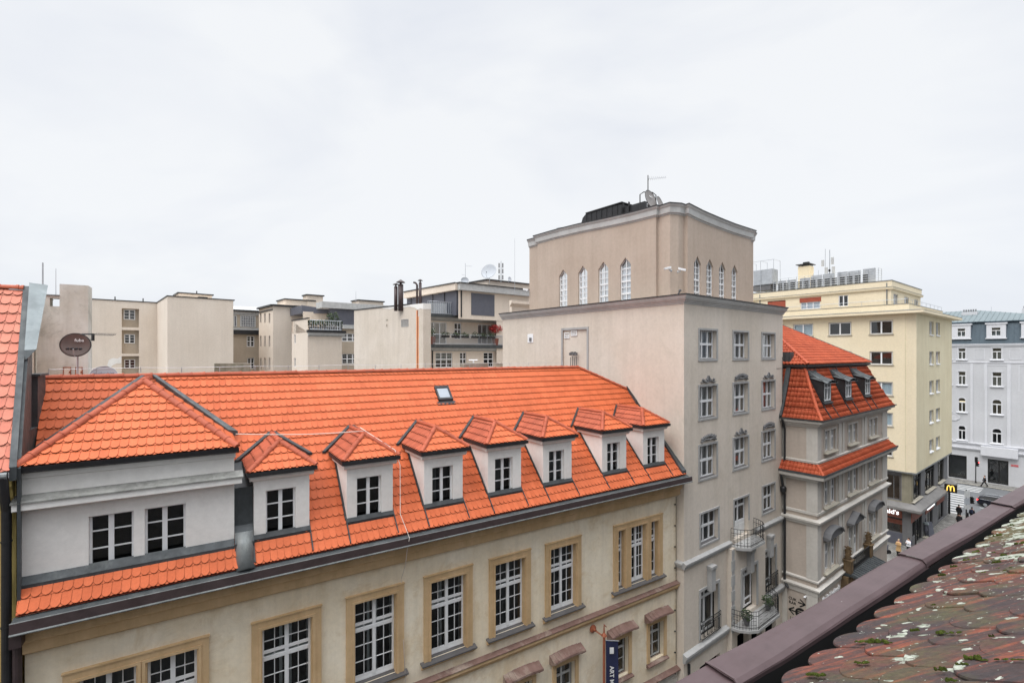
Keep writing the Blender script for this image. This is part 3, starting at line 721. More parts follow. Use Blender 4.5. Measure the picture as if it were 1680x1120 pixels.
# --- the seven small dormers
def dormer(t0, veil=False):
    t1 = t0 + 1.46; tm = (t0 + t1) / 2
    mb = MB()
    win = (t0 + .3, t0 + 1.08, -5.19, -3.9)
    Fm.wall(mb, t0, t1, -5.3, -3.5, [win], .13)
    wb = (-3.5 + 5.76) / 1.095 - .5
    for t in (t0, t1): mb.poly([Fm.pt(t, -5.3, 0), Fm.pt(t, -3.5, 0), Fm.pt(t, -3.5, -wb - .1), Fm.pt(t, zr(wb) - .1, -wb)])
    d = mb.build('dormer', [M['white_pl'], M['room']], house, recalc=False)
    mb = MB(); x = .11
    for o0, z0, z1 in ((x, -3.56, -3.45),):
        Fm.prof(mb, t0 - x, t1 + x, [(0, -3.58), (x * .5, -3.575), (x, -3.5), (x + .01, -3.42), (0, -3.42)])
        for s_, ta in ((-1, t0), (1, t1)):
            a, b = (ta - x, ta) if s_ < 0 else (ta, ta + x)
            mb.hexa([Fm.pt(a, -3.54, -.003), Fm.pt(b, -3.575, -.003), Fm.pt(b, -3.575, -wb), Fm.pt(a, -3.54, -wb), Fm.pt(a, -3.42, -.003), Fm.pt(b, -3.42, -.003), Fm.pt(b, -3.42, -wb - .15), Fm.pt(a, -3.42, -wb - .15)])
    mb.build('cornice', M['white_pl'], d)
    mb = MB(); g = .19
    def gut(ta, tb, oa, ob):
        Fm.box(mb, ta, tb, -3.42, -3.31, oa, ob)
    gut(t0 - g, t1 + g, .1, .22); gut(t0 - g, t0 - g + .09, -1.6, .1); gut(t1 + g - .09, t1 + g, -1.6, .1)
    mb.build('gutter', M['blackmetal'], d)
    e = .17; ze = -3.31; zp = -2.66; wv = (ze + 5.76) / 1.095 - .5; wrg = (zp + 5.76) / 1.095 - .5; wa = -.18 + (t1 - t0) / 2 + e
    ax = Fm.pt(tm, zp, -wa); bk = Fm.pt(tm, zp, -wrg - .05)
    lf = Fm.pt(t0 - e, ze, .18); rf = Fm.pt(t1 + e, ze, .18); lb = Fm.pt(t0 - e, ze, -wv - .1); rb = Fm.pt(t1 + e, ze, -wv - .1)
    roofplane('dormer_roof', [lf, rf, ax], 'tile', d, pitch=.3, under=False)
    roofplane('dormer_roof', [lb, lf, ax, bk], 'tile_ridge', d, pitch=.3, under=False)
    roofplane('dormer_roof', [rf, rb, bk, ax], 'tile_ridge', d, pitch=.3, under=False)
    mb = MB(); k = Vector((0, 0, .02))
    mb.poly([lf - k, rf - k, ax - k]); mb.poly([lb - k, lf - k, ax - k, bk - k]); mb.poly([rf - k, rb - k, bk - k, ax - k]); mb.build('roof_underlay', M['underlay'], d, recalc=False)
    z = Vector((0, 0, .04))
    ridge('hip_tiles', lf + z, ax + z, d, r=.085, ln=.34); ridge('hip_tiles', rf + z, ax + z, d, r=.085, ln=.34); ridge('ridge_tiles', ax + z, bk + z, d, r=.085, ln=.34)
    mb = MB()
    # valley sheets where the little roof meets the main slope
    for s_, te in ((-1, t0 - e), (1, t1 + e)):
        a = Fm.pt(te + s_ * .12, ze - .02, -wv + .1); b = Fm.pt(tm, zp + .05, -wrg - .02); dr = (b - a).normalized(); sd = Fm.al * s_
        mb.hexa([a, a + sd * .10, b + sd * .10, b - sd * .02, a + z * 1.9, a + sd * .1 + z * 1.9, b + sd * .1 + z * 1.4, b + z * 1.4 - sd * .02])
    # strips beside the cheeks, running on down to the eaves
    for a, b in ((t0 - .035, t0 + .0), (t1 - .0, t1 + .03)):
        sbox(mb, a, b, -.5, .0, .0, .105); sbox(mb, a - .02, b + .0, .0, wv, .0, .12)
    sbox(mb, t0 - .02, t1 + .02, -.09, .02, .02, .115); Fm.box(mb, t0 - .01, t1 + .01, -5.31, -5.215, -.02, .035)
    Fm.box(mb, win[0], win[1], -5.25, -5.16, -.12, .03)
    mb.build('flashing', M['flash'], d)
    q = MB(); a, b, c, e_ = win
    Fm.ring(q, a, b, c, e_, .045, -.19, -.12)
    Fm.box(q, tm - .05 - .04, tm + .05 - .04, c + .04, e_ - .04, -.18, -.11)
    for f in (.345, .675): Fm.box(q, a + .04, b - .04, c + (e_ - c) * f - .014, c + (e_ - c) * f + .014, -.175, -.125)
    for tt in (tm - .04,): pass
    q.build('window', M['frame'], d)
    g_ = MB(); g_.quad(Fm.pt(a, c, -.155), Fm.pt(b, c, -.155), Fm.pt(b, e_, -.155), Fm.pt(a, e_, -.155)); g_.build('pane', M['glass'], d, recalc=False)
    if veil: g_ = MB(); g_.add([Fm.pt(a + (b - a) * k / 14 * veil, z_, -.21 - .012 * (k % 2)) for k in range(15) for z_ in (c, e_)], [(2 * k, 2 * k + 2, 2 * k + 3, 2 * k + 1) for k in range(14)]); g_.build('curtain', M['curtaingrey'], d, recalc=False)
for t0, vl in zip(DT, (0, 0, .3, .45, 1, .5, .35)): dormer(t0, vl)

# --- wide wall dormer with its hipped roof at the left end
mb = MB(); b0, b1 = -22.93, -18.67
BW = [(-21.72, -20.86, -5.2, -3.93), (-20.64, -19.78, -5.2, -3.93)]
Fm.wall(mb, b0, b1, -5.4, -2.72, BW, .15)
wb = (-2.6 + 5.76) / 1.095 - .5
for t in (b0, b1): mb.poly([Fm.pt(t, -5.4, 0), Fm.pt(t, -2.6, 0), Fm.pt(t, -2.6, -wb), Fm.pt(t, -5.4, -.1)])
bay = mb.build('wall_dormer', [M['white_pl'], M['room']], house, recalc=False)
mb = MB(); Fm.prof(mb, b0 - .06, b1 + .17, [(0, -3.56), (.24, -3.54), (.27, -3.52), (.27, -3.372), (0, -3.372)])
Fm.prof(mb, b0, b1 + .03, [(0, -2.86), (.05, -2.84), (.07, -2.72), (0, -2.72)])
mb.build('cornice', M['white_pl'], bay)
mb = MB(); Fm.prof(mb, b0 - .08, b1 + .2, [(0, -3.22), (.3, -3.335), (.3, -3.37), (0, -3.37)]); mb.build('ledge', M['ledge'], bay)
mb = MB(); Fm.prof(mb, b0 - .05, b1 + .1, [(.02, -2.72), (.09, -2.719), (.25, -2.66), (.27, -2.55), (.24, -2.55), (.02, -2.6)])
Fm.box(mb, b1 + .0, b1 + .1, -2.72, -2.55, -1.8, .02)
mb.build('gutter', M['blackmetal'], bay)
ze, za, wa = -2.55, -.80, 2.28; tm = -20.83
lf = Fm.pt(b0 - .02, ze, .24); rf = Fm.pt(b1 + .06, ze, .24); ax = Fm.pt(tm, za, -wa); bk = Fm.pt(tm, za, -4.0)
wv = (ze + 5.76) / 1.095 - .5
lb = Fm.pt(b0 - .02, ze, -wv - .1); rb = Fm.pt(b1 + .06, ze, -wv - .1)
roofplane('dormer_roof', [lf, rf, ax], 'tile', bay); roofplane('dormer_roof', [lb, lf, ax, bk], 'tile', bay); roofplane('dormer_roof', [rf, rb, bk, ax], 'tile', bay)
z = Vector((0, 0, .03)); ridge('hip_tiles', lf + z, ax + z, bay, ln=.38); ridge('hip_tiles', rf + z, ax + z, bay, ln=.38); ridge('ridge_tiles', ax + z, bk + z, bay)
mb = MB()
for s_, te in ((-1, b0 - .02), (1, b1 + .06)):
    a = Fm.pt(te + s_ * .06, ze - .02, -wv + .1); b = Fm.pt(tm + s_ * .10, za, -4.02); sd = Fm.al * s_
    k = Vector((0, 0, .13)); a = a + Fm.out * .15; i_ = -sd * .16; mb.hexa([a + i_, a + sd * .1, b + sd * .1, b - sd * .02, a + i_ + k * 1.5, a + sd * .1 + k, b + sd * .08 + k, b - sd * .02 + k])
mb.build('valley_flashing', M['darkmetal'], bay)
mb = MB(); sbox(mb, b0, b1, -.14, .02, .02, .125); Fm.box(mb, b0, b1, -5.38, -5.26, -.02, .04)
for a, b, c, d in BW: Fm.box(mb, a, b, -5.28, -5.17, -.14, .03)
mb.build('sill_flashing', M['darkmetal'], bay)
for a, b, c, e_ in BW:
    q = MB(); Fm.ring(q, a, b, c, e_, .05, -.2, -.13)
    tc = (a + b) / 2 - .02; Fm.box(q, tc - .055, tc + .055, c, e_, -.19, -.12)
    for f in (.34, .68): Fm.box(q, a + .04, b - .04, c + (e_ - c) * f - .014, c + (e_ - c) * f + .014, -.185, -.135)
    q.build('window', M['frame'], bay)
    g_ = MB(); g_.quad(Fm.pt(a, c, -.165), Fm.pt(b, c, -.165), Fm.pt(b, e_, -.165), Fm.pt(a, e_, -.165)); g_.build('pane', M['glass'], bay, recalc=False)
# sheet-metal cleft between the wall dormer and the first small dormer
mb = MB(); Fm.prof(mb, b1 + .01, -18.2, [(-.16, -5.3), (-.16, -3.75), (-1.0, -3.5), (-1.8, -3.28), (-1.8, -5.3)]); sbox(mb, b1 + .01, -18.2, -.2, .2, .0, .24)
mb.build('cleft_sheeting', M['darkmetal'], house)
mb = MB(); mb.tube([Fm.pt(-18.43, -4.95, -.02), Fm.pt(-18.43, -5.35, .1), Fm.pt(-18.42, -5.86, .46)], [.23, .235, .24], 20); mb.build('outlet_pipe', M['zinc'], house, smooth=True)

# ================================================================== neighbour at the far left
nb = thing('yellow_house', 'yellow rendered house at the left edge with clay tile roof coloured paler for sky reflection', 'house', Fm.pt(-26, -H))
mb = MB(); Fm.wall(mb, -33, -22.97, -21, -2.8, [(-26.2, -25.0, -9, -6.5), (-29, -27.8, -9, -6.5)], .2)
mb.quad(Fm.pt(-22.97, -21, .0), Fm.pt(-22.97, -2.8, .0), Fm.pt(-22.97, -2.8, -8), Fm.pt(-22.97, -21, -8))
mb.build('wall', [M['yellowleft'], M['room']], nb, recalc=False)
mb = MB(); Fm.prof(mb, -33, -22.99, [(0, -3.5), (.05, -3.46), (.06, -3.3), (.14, -3.22), (.16, -3.05), (.28, -2.95), (.3, -2.8), (0, -2.8)]); mb.build('cornice', M['yellowleft'], nb)
mb = MB(); mb.tube([Fm.pt(-33, -2.68, .4), Fm.pt(-23.02, -2.68, .4)], .085, 10); mb.build('gutter', M['zinc'], nb)
def zn(w): return -2.5 + 1.27 * (w + .3)
wn = 3.05
roofplane('roof_tiles', [Fm.pt(-33, zn(-.38), .38), Fm.pt(-22.98, zn(-.38), .38), Fm.pt(-23.5, zn(wn), -wn), Fm.pt(-33, zn(wn), -wn)], 'tile_pale', nb, w=.19)
ridge('ridge_tiles', Fm.pt(-33, zn(wn) + .02, -wn), Fm.pt(-23.5, zn(wn) + .02, -wn), nb)
mb = MB(); mb.quad(Fm.pt(-33, zn(wn), -wn), Fm.pt(-23.8, zn(wn), -wn), Fm.pt(-23.8, zn(-.3), -2 * wn), Fm.pt(-33, zn(-.3), -2 * wn)); mb.build('rear_roof_slope', M['tile_pale'], nb)
mb = MB()
P = lambda w, dt, h: Fm.pt(-22.98 - .52 * (w + .38) / (wn + .38) + dt, zn(w) + h, -w)
mb.hexa([P(-.38, -.02, -.2), P(-.38, .1, -.2), P(wn, .1, -.2), P(wn, -.02, -.2), P(-.38, -.02, .1), P(-.38, .1, .1), P(wn, .1, .1), P(wn, -.02, .1)])
mb.hexa([P(-.3, .1, -3.2), P(-.3, .16, -3.2), P(wn, .16, -5.5), P(wn, .1, -5.5), P(-.3, .1, -.06), P(-.3, .16, -.06), P(wn, .16, -.06), P(wn, .1, -.06)])
mb.build('verge_sheeting', M['darkmetal'], nb)
mb = MB(); mb.hexa([P(1.55, .1, .0), P(1.55, .13, .0), P(wn, .35, -.05), P(wn, .3, -.05), P(1.55, .1, .24), P(1.55, .32, .26), P(wn, .48, .16), P(wn, .1, .2)])
mb.build('firewall_cap', M['palezinc'], nb)
tp = Fm.tz(11, 900, .15)[0]; mb = MB(); mb.tube([Fm.pt(tp, -2.7, .4), Fm.pt(tp, -3.1, .3), Fm.pt(tp, -3.5, .16), Fm.pt(tp, -21, .15)], .085, 12)
for z_ in (-4.2, -6.1, -8.1): mb.tube([Fm.pt(tp, z_, .15), Fm.pt(tp, z_ + .03, .15)], .1, 12)
mb.build('downpipe', M['blackmetal'], nb)
mb = MB(); mb.tube([Fm.pt(Fm.tz(19, 900, .03)[0], -2.8 - k * .3, .03 + .012 * math.sin(k * 1.3)) for k in range(50)], .012, 5); mb.build('wall_cable', M['iron'], nb)
# metal clad shaft between the two roofs
mb = MB(); ta, _ = Fm.tz(47, 650, -3.0); tb, _ = Fm.tz(64, 650, -3.0)
Fm.box(mb, ta, tb, -2.9, -.62, -3.7, -2.9); Fm.box(mb, ta - .04, tb + .06, -.62, -.56, -3.75, -2.85)
Fm.box(mb, tb - .16, tb + .0, -3.9, -2.0, -2.9, -1.5)
mb.build('metal_shaft', M['darkmetal'], nb)

def sweep(mb, path, prof, zs=None, mi=0):
    """moulding swept along a plan path (outside on the right hand), mitred; prof = [(o, z)] closed"""
    n = len(path); m = len(prof); vs = []
    for i, p in enumerate(path):
        p = Vector(p[:2])
        d0 = (p - Vector(path[i - 1][:2])).normalized() if i else None
        d1 = (Vector(path[i + 1][:2]) - p).normalized() if i < n - 1 else None
        if d0 is None: d0 = d1
        if d1 is None: d1 = d0
        n0 = Vector((d0.y, -d0.x)); n1 = Vector((d1.y, -d1.x)); b = n0 + n1
        b = b / b.length; k = 1 / max(.35, b.dot(n1))
        dz = zs[i] if zs else 0
        for o, z in prof: q = p + b * o * k; vs.append((q.x, q.y, H + z + dz))
    fs = [(i * m + j, i * m + (j + 1) % m, (i + 1) * m + (j + 1) % m, (i + 1) * m + j) for i in range(n - 1) for j in range(m)]
    fs += [tuple(range(m)), tuple(range((n - 1) * m, n * m))[::-1]]
    mb.add(vs, fs, mi)

# ================================================================== beige tower building
FT = Fr((8.25, 23.2), (.782, .623)); FL = Fr((8.25, 23.2), (-.623, .782))
tower = thing('tower_building', 'tall beige seven-storey building with a taupe attic block and grey cornices', 'building', FT.pt(4, -H, -4))
TE, LE = 10.93, 14.3
cols = [1.32, 4.73, 8.1]
r1 = [(c, c + 1.72, -.30, 1.2) for c in cols]
r2 = [(c, c + 1.72, -3.28, -1.62) for c in cols]
r3 = [(c, c + 1.72, -6.3, -4.6) for c in cols]
r4 = [(1.42, 3.2, -9.6, -8.0), (4.82, 6.5, -10.1, -7.95), (8.15, 9.8, -9.4, -7.8)]
r5 = [(1.4, 3.2, -14.3, -11.82), (8.15, 9.95, -14.1, -11.62)]
gf = [(1.4, 3.4, -20, -15.6), (4.3, 7.9, -20.9, -15.2), (8.5, 10.0, -20.9, -16.0)]
mb = MB(); FT.wall(mb, 0, TE, -21, 2.45, r1 + r2 + r3 + r4 + r5 + gf + [(5.15, 6.95, -14.2, -11.75)], .24)
FL.wall(mb, 0, LE, -21, 2.45, [(6.25, 8.22, -3, 1.42, .07, 0)], .2)
mb.quad(FL.pt(LE, -21), FL.pt(LE, 2.45), FT.pt(TE, 2.45, -LE), FT.pt(TE, -21, -LE)); mb.quad(FT.pt(TE, -21), FT.pt(TE, 2.45), FT.pt(TE, 2.45, -LE), FT.pt(TE, -21, -LE))
mb.quad(FT.pt(0, 2.3), FT.pt(TE, 2.3), FT.pt(TE, 2.3, -LE), FT.pt(0, 2.3, -LE))
mb.build('wall', [M['beige'], M['room']], tower, recalc=False)
path = [FL.pt(LE + .05, 0), FL.pt(0, 0), FT.pt(TE + .05, 0)]
mb = MB(); sweep(mb, path, [(-.1, 2.4), (.03, 2.4), (.05, 2.47), (.10, 2.49), (.11, 2.55), (.17, 2.57), (.25, 2.68), (.27, 2.76), (.30, 2.77), (.30, 2.80), (-.1, 2.80)]); mb.build('cornice', M['cornicegrey'], tower)
mb = MB(); sweep(mb, path, [(-.25, 2.8), (.34, 2.803), (.34, 2.85), (-.25, 2.88)]); mb.build('coping', M['blackmetal'], tower)
for fr_, a_, b_, dz_ in ((FT, -.1, 4.35, 0), (FT, 7.2, TE, 0), (FL, 0, .7, 0)):
    mb = MB(); fr_.prof(mb, a_, b_, [(0, -10.34), (.1, -10.31), (.12, -10.2), (.17, -10.16), (.18, -10.06), (0, -9.98)]); mb.build('string_course', M['greytrim'], tower)
for a_, b_, dz_ in ((-.1, 4.0, 0), (8.0, TE, .2)):
    mb = MB(); FT.prof(mb, a_, b_, [(0, -14.82 + dz_), (.14, -14.78 + dz_), (.16, -14.6 + dz_), (.22, -14.56 + dz_), (.22, -14.45 + dz_), (0, -14.36 + dz_)]); mb.build('string_course', M['greytrim'], tower)
for row, cur in ((r1, 'curtain'), (r2, 'curtain'), (r3, 'curtain')):
    for k, h in enumerate(row):
        c = cur if not (row is r1 and k == 0) else 'curtainblue'
        window(tower, FT, h[0] + .03, h[1] - .03, h[2] + .03, h[3] - .02, rec=.2, fw=.07, vb=((.34, .08), (.67, .08)), hb=((.52, .12),), curtain=c,
               sill=('darksill', .05, .02, -.02), surround=('greytrim', .1, .04, True), glass='glassb')
for k, h in enumerate(r4):
    if k == 1:
        window(tower, FT, h[0] + .03, h[1] - .03, h[2] + .75, h[3] - .02, rec=.22, fw=.08, vb=((.5, .1),), hb=((.66, .1),), curtain='curtaingrey', surround=('greytrim', .1, .04, False))
        q = MB(); FT.box(q, h[0] + .03, h[1] - .03, h[2], h[2] + .75, -.3, -.22); FT.box(q, h[0] + .2, h[0] + .78, h[2] + .12, h[2] + .62, -.22, -.2); FT.box(q, h[0] + .95, h[1] - .18, h[2] + .12, h[2] + .62, -.22, -.2); q.build('balcony_door', M['doorwhite'], tower)
    else:
        window(tower, FT, h[0] + .03, h[1] - .03, h[2] + .03, h[3] - .02, rec=.2, fw=.07, vb=((.34, .08), (.67, .08)), hb=((.52, .11),), curtain='curtaingrey', sill=('darksill', .05, .02, -.02), surround=('greytrim', .1, .04, True))
def french(fr, h, o=0):
    window(tower, fr, h[0] + .05, h[1] - .05, h[2] + .05, h[3] - .05, rec=.3 - o, fw=.09, vb=((.5, .12),), hb=((.76, .12),), sub=[('h', .18, 0, 1, .1)], curtain='curtaingrey', surround=('greytrim', .14, .05 + o, False))
for h in r5: french(FT, h)
# projecting centre of the lower storeys with quoins
mb = MB(); h = (5.15, 6.95, -14.2, -11.75)
FTc = Fr(FT.pt(0, 0, .25)[:2], (.782, .623)); FTc.o = FT.o
FTc.wall(mb, 4.1, 8.0, -21, -10.35, [h, (4.7, 6.0, -20.9, -15.1), (6.3, 7.6, -20.9, -15.1)], .3)
mb.quad(FT.pt(4.1, -21), FT.pt(4.1, -10.35), FTc.pt(4.1, -10.35), FTc.pt(4.1, -21))
mb.quad(FT.pt(4.1, -10.35), FT.pt(8, -10.35), FTc.pt(8, -10.35), FTc.pt(4.1, -10.35))
mb.build('centre_bay', [M['beige'], M['room']], tower, recalc=False); french(FTc, h)
mb = MB()
for k in range(5): FTc.box(mb, 4.08, 4.42, -11.5 - k * .8, -10.95 - k * .8, -.02, .03)
FTc.box(mb, 4.12, 4.38, -14.8, -10.4, -.01, .012)
mb.build('quoins', M['greytrim'], tower)
for c, o in ((2.3, 0), (5.95, .25), (8.95, 0)):
    mb = MB(); FT.box(mb, c - .2, c + .2, -12.0, -10.85, o - .01, o + .24); FT.box(mb, c - .25, c + .25, -10.85, -10.72, o - .01, o + .3); FT.box(mb, c - .22, c + .22, -10.95, -10.9, o, o + .27); mb.build('fin_ornament', M['greytrim'], tower)
# stucco ornaments over the windows
def ornament(c, z, k):
    q = MB()
    if k:
        for s_ in (-1, 1):
            for i in range(9):
                x0 = s_ * (.04 + .075 * i); x1 = s_ * (.04 + .075 * (i + 1)); f = lambda x: .06 + .05 * math.cos(x * 4) + max(0, .26 - abs(x) * 1.3)
                a, b = sorted((x0, x1)); q.hexa([FT.pt(c + a, z + .03 * math.sin(a * 9), 0), FT.pt(c + b, z + .03 * math.sin(b * 9), 0), FT.pt(c + b, z + .03 * math.sin(b * 9), .09), FT.pt(c + a, z + .03 * math.sin(a * 9), .09),
                    FT.pt(c + a, z + f(a), 0), FT.pt(c + b, z + f(b), 0), FT.pt(c + b, z + f(b) - .02, .07), FT.pt(c + a, z + f(a) - .02, .07)])
    for i in range(9 if not k else 4):
        x = (-.6 + 1.2 * i / 8) if not k else (-.5 + 1.0 * i / 3); zz = z + .10 + (.13 * math.cos(x * 2.4) if not k else 0); rr = .085 if not k else .07
        q.lathe(FT.pt(c + x, zz, .0), [(0.001, .1), (rr * .5, .1), (rr, .05), (rr, 0)], 8, axis=FT.out)
        if not k: q.tube([FT.pt(c + x, zz, .06), FT.pt(c + x + .08, zz + .1, .05), FT.pt(c + x + .1, zz + .02, .05)], .03, 5)
    if not k: q.tube([FT.pt(c - .72, z - .0, .05), FT.pt(c - .35, z + .1, .06), FT.pt(c, z + .06, .06), FT.pt(c + .35, z + .1, .06), FT.pt(c + .72, z, .05)], .045, 6)
    q.build('stucco_ornament', M['plinth'], tower)
for k, c in enumerate(cols): ornament(c + .86, -1.42, k % 2 == 0); ornament(c + .86, -4.4, k % 2 == 1)
# balconies
def balcony(fr, t0, t1, z, dep, name):
    n = 10; q = MB(); pts = []
    for i in range(n + 1):
        a = math.pi * i / n; pts.append(((t0 + t1) / 2 - (t1 - t0) / 2 * math.cos(a) * (1 if True else 1), dep * min(1, 1.25 * math.sin(a))))
    ring_ = [fr.pt(t, z, o) for t, o in pts]
    q.prism(ring_, (0, 0, -.14)); 
    c = fr.pt((t0 + t1) / 2, z, 0)
    q.prism([c + (p - c) * .8 + Vector((0, 0, -.14)) for p in ring_], (0, 0, -.12)); b = q.build(name, M['greytrim'], tower)
    r_ = MB(); railing(r_, [c + (p - c) * .96 for p in ring_], .95, .12, .011, (1.0, .75, .12))
    for i in range(len(ring_) - 1):
        a_ = c + (ring_[i] - c) * .96; b_ = c + (ring_[i + 1] - c) * .96; m = (a_ + b_) / 2
        for zz in (.25, .45, .6):
            r_.tube([a_.lerp(b_, .2) + Vector((0, 0, zz)), a_.lerp(b_, .8) + Vector((0, 0, zz))], .01, 4)
    r_.build('railing', M['iron'], b); return b
balcony(FT, 4.45, 7.15, -10.32, .85, 'balcony'); balcony(FTc, 4.0, 8.25, -14.42, 1.05, 'balcony')
for h in r5:
    mb = MB(); railing(mb, [FT.pt(h[0], h[2] + .05, .02), FT.pt(h[0], h[2] + .05, .14), FT.pt(h[1], h[2] + .05, .14), FT.pt(h[1], h[2] + .05, .02)], .95, .11, .012, (1.0, .8, .08))
    for k in range(5):
        a = h[0] + .15 + k * .33; FT.ring(mb, a, a + .2, h[2] + .2, h[2] + .7, .02, .13, .15)
    mb.build('window_railing', M['iron'], tower)
mb = MB(); mb.tube([FT.pt(TE - .1, -.2 - k * .8, .02) for k in range(18)], .012, 5); mb.tube([FT.pt(TE - .9, -.9, .01), FT.pt(TE - .1, -.9, .01), FT.pt(TE - .1, -8, .01)], .01, 4); mb.build('wall_cable', M['iron'], tower)
# niche, vents and plate on the side wall
mb = MB(); FL.ring(mb, 6.11, 8.36, -3, 1.56, .14, -.02, .035, False); mb.build('niche_frame', M['greytrim'], tower)
for a, b, c, d in ((925, 933.5, 546, 555), (936, 946, 542.5, 551)):
    t0, t1, z0, z1 = FL.r(a, b, c, d); q = MB(); FL.ring(q, t0, t1, z0, z1, .04, -.07, -.02)
    for k in range(4): FL.box(q, t0 + .03, t1 - .03, z0 + .05 + k * .05, z0 + .075 + k * .05, -.07, -.035)
    q.build('vent_grille', M['frame'], tower)
t0, t1, z0, z1 = FL.r(866, 875, 548, 562); mb = MB(); FL.box(mb, t0, t1, z0, z1, -.01, .03); FL.box(mb, t0 + .15, t0 + .33, z0 + .1, z0 + .32, .03, .09, 1); mb.build('wall_plate', [M['frame'], M['plinth']], tower)
mb = MB()
for k in range(4):
    t_ = 7.0 + .16 * k; mb.tube([FL.pt(t_, -2.5, .1), FL.pt(t_, -.15 - .06 * (k % 2), .1)], .02, 6)
for k in range(5): FL.box(mb, 6.95 + .12 * k, 7.03 + .12 * k, -.1 + .05 * (k % 2), .06 + .05 * (k % 2), .05, .2)
mb.build('conduit_bundle', M['plinth'], tower)

# attic block
FA = Fr((8.35, 24.8), (.782, .623)); FB = Fr((8.35, 24.8), (-.623, .782))
aw = [(c - .36, c + .36, 2.35, 4.85) for c in (2.15, 3.42, 4.78, 6.2)]
bw = [(c - .38, c + .38, 2.35, 5.0) for c in (3.15, 4.76, 6.4, 8.12)]
ca = FB.tz(1099, 0, -.2)[0]; cb = FA.tz(1113, 0, -.2)[0]
mb = MB()
def pwall(fr, t0, t1, holes, tops):   # wall with openings whose heads are pointed
    fr.wall(mb, t0, t1, 2.2, 7.5, [(a, b, c, d + .42) for a, b, c, d in holes], .14)
    for a, b, c, d in holes:
        for x, s_ in ((a, 1), (b, -1)):
            for o0, o1 in ((0, -.14),):
                mb.add([fr.pt(x, d, o0), fr.pt(x, d + .42, o0), fr.pt((a + b) / 2, d + .42, o0), fr.pt(x, d, o1), fr.pt((a + b) / 2, d + .42, o1)], [(0, 1, 2), (0, 2, 4, 3)])
pwall(FA, 1.18, 8.25, aw, 0); pwall(FB, 1.13, 10.59, bw, 0)
def q2(p, q): mb.quad((p.x, p.y, H + 2.2), (q.x, q.y, H + 2.2), (q.x, q.y, H + 7.5), (p.x, p.y, H + 7.5))
A0 = [FB.pt(11.68, 0, -.2), FB.pt(10.59, 0, -.2), FB.pt(10.59, 0), FB.pt(1.13, 0), FB.pt(1.13, 0, -.2), FB.pt(ca, 0, -.2), FA.pt(cb, 0, -.2), FA.pt(1.18, 0, -.2), FA.pt(1.18, 0), FA.pt(8.25, 0), FA.pt(8.25, 0, -.2), FA.pt(8.97, 0, -.2), FA.pt(8.97, 0, -11.6), FB.pt(11.68, 0, -8.9)]
for i in (0, 1, 3, 4, 5, 6, 7, 9, 10, 11, 12): q2(A0[i], A0[(i + 1) % 14])
mb.poly([Vector((p.x, p.y, H + 7.3)) for p in A0])
mb.build('attic_wall', [M['taupe'], M['room']], tower, recalc=False)
P_, Z_ = [], []
def addp(fr, t, z, o=0): P_.append(fr.pt(t, 0, o)); Z_.append(z)
def lerp(xs, x):
    for (a, ya), (b, yb) in zip(xs, xs[1:]):
        if a <= x <= b: return ya + (yb - ya) * (x - a) / (b - a)
    return xs[0][1] if x < xs[0][0] else xs[-1][1]
zl = [(1.13, 7.82), (2.5, 7.83), (4.3, 7.90), (6.5, 8.02), (8.6, 8.08), (10.59, 8.08), (11.7, 8.03)]
zr_ = [(1.18, 7.86), (1.8, 7.78), (2.5, 7.72), (4.4, 7.64), (6, 7.6), (8.25, 7.62), (8.97, 7.6)]
addp(FB, 11.7, 8.0, -.2); addp(FB, 10.59, 8.0, -.2)
for k in range(13): t = 10.59 - (10.59 - 1.13) * k / 12; addp(FB, t, lerp(zl, t))
addp(FB, 1.13, 7.82, -.2); addp(FB, ca, 7.84, -.2); addp(FA, cb, 7.84, -.2); addp(FA, 1.18, 7.84, -.2)
for k in range(13): t = 1.18 + 7.07 * k / 12; addp(FA, t, lerp(zr_, t))
addp(FA, 8.25, 7.6, -.2); addp(FA, 8.99, 7.58, -.2)
mb = MB(); sweep(mb, P_, [(-.05, -.56), (.02, -.56), (.03, -.5), (.1, -.48), (.11, -.42), (.13, -.2), (.2, -.12), (.22, -.06), (-.05, -.06)], Z_); mb.build('attic_cornice', M['cornicegrey'], tower)
mb = MB(); sweep(mb, P_, [(-.3, -.08), (.24, -.057), (.24, .0), (-.3, .06)], Z_); mb.build('attic_coping', M['blackmetal'], tower)
for fr, hs, pk in ((FA, aw, 0), (FB, bw, 0)):
    for k, h in enumerate(hs):
        a, b, c, d = h; q = MB(); m = (a + b) / 2
        for x0, x1 in ((a, a + .05), (b - .05, b)): fr.box(q, x0, x1, c, d, -.19, -.1)
        for s_, x in ((1, a), (-1, b)):   # pointed head
            q.hexa([fr.pt(x, d, -.19), fr.pt(m, d + .38, -.19), fr.pt(m, d + .38, -.1), fr.pt(x, d, -.1), fr.pt(x, d + .07, -.19), fr.pt(m, d + .45, -.19), fr.pt(m, d + .45, -.1), fr.pt(x, d + .07, -.1)])
        fr.box(q, m - .022, m + .022, c, d + .36, -.18, -.11)
        for i in range(1, 8):
            z_ = c + (d - c) * i / 7.6; w = .045 if i in (3, 5) else .02
            fr.box(q, a + .04, b - .04, z_ - w, z_ + w, -.175, -.115 + w * .3)
        w = q.build('attic_window', M['frame'], tower)
        g_ = MB(); g_.poly([fr.pt(a, c, -.15), fr.pt(b, c, -.15), fr.pt(b, d, -.15), fr.pt(m, d + .4, -.15), fr.pt(a, d, -.15)]); g_.build('pane', M['glassb'], w, recalc=False)
        g_ = MB(); g_.poly([fr.pt(a, c, -.2), fr.pt(b, c, -.2), fr.pt(b, d - .1, -.2), fr.pt(a, d - .1, -.2)]); g_.build('curtain', M['bright'], w, recalc=False)
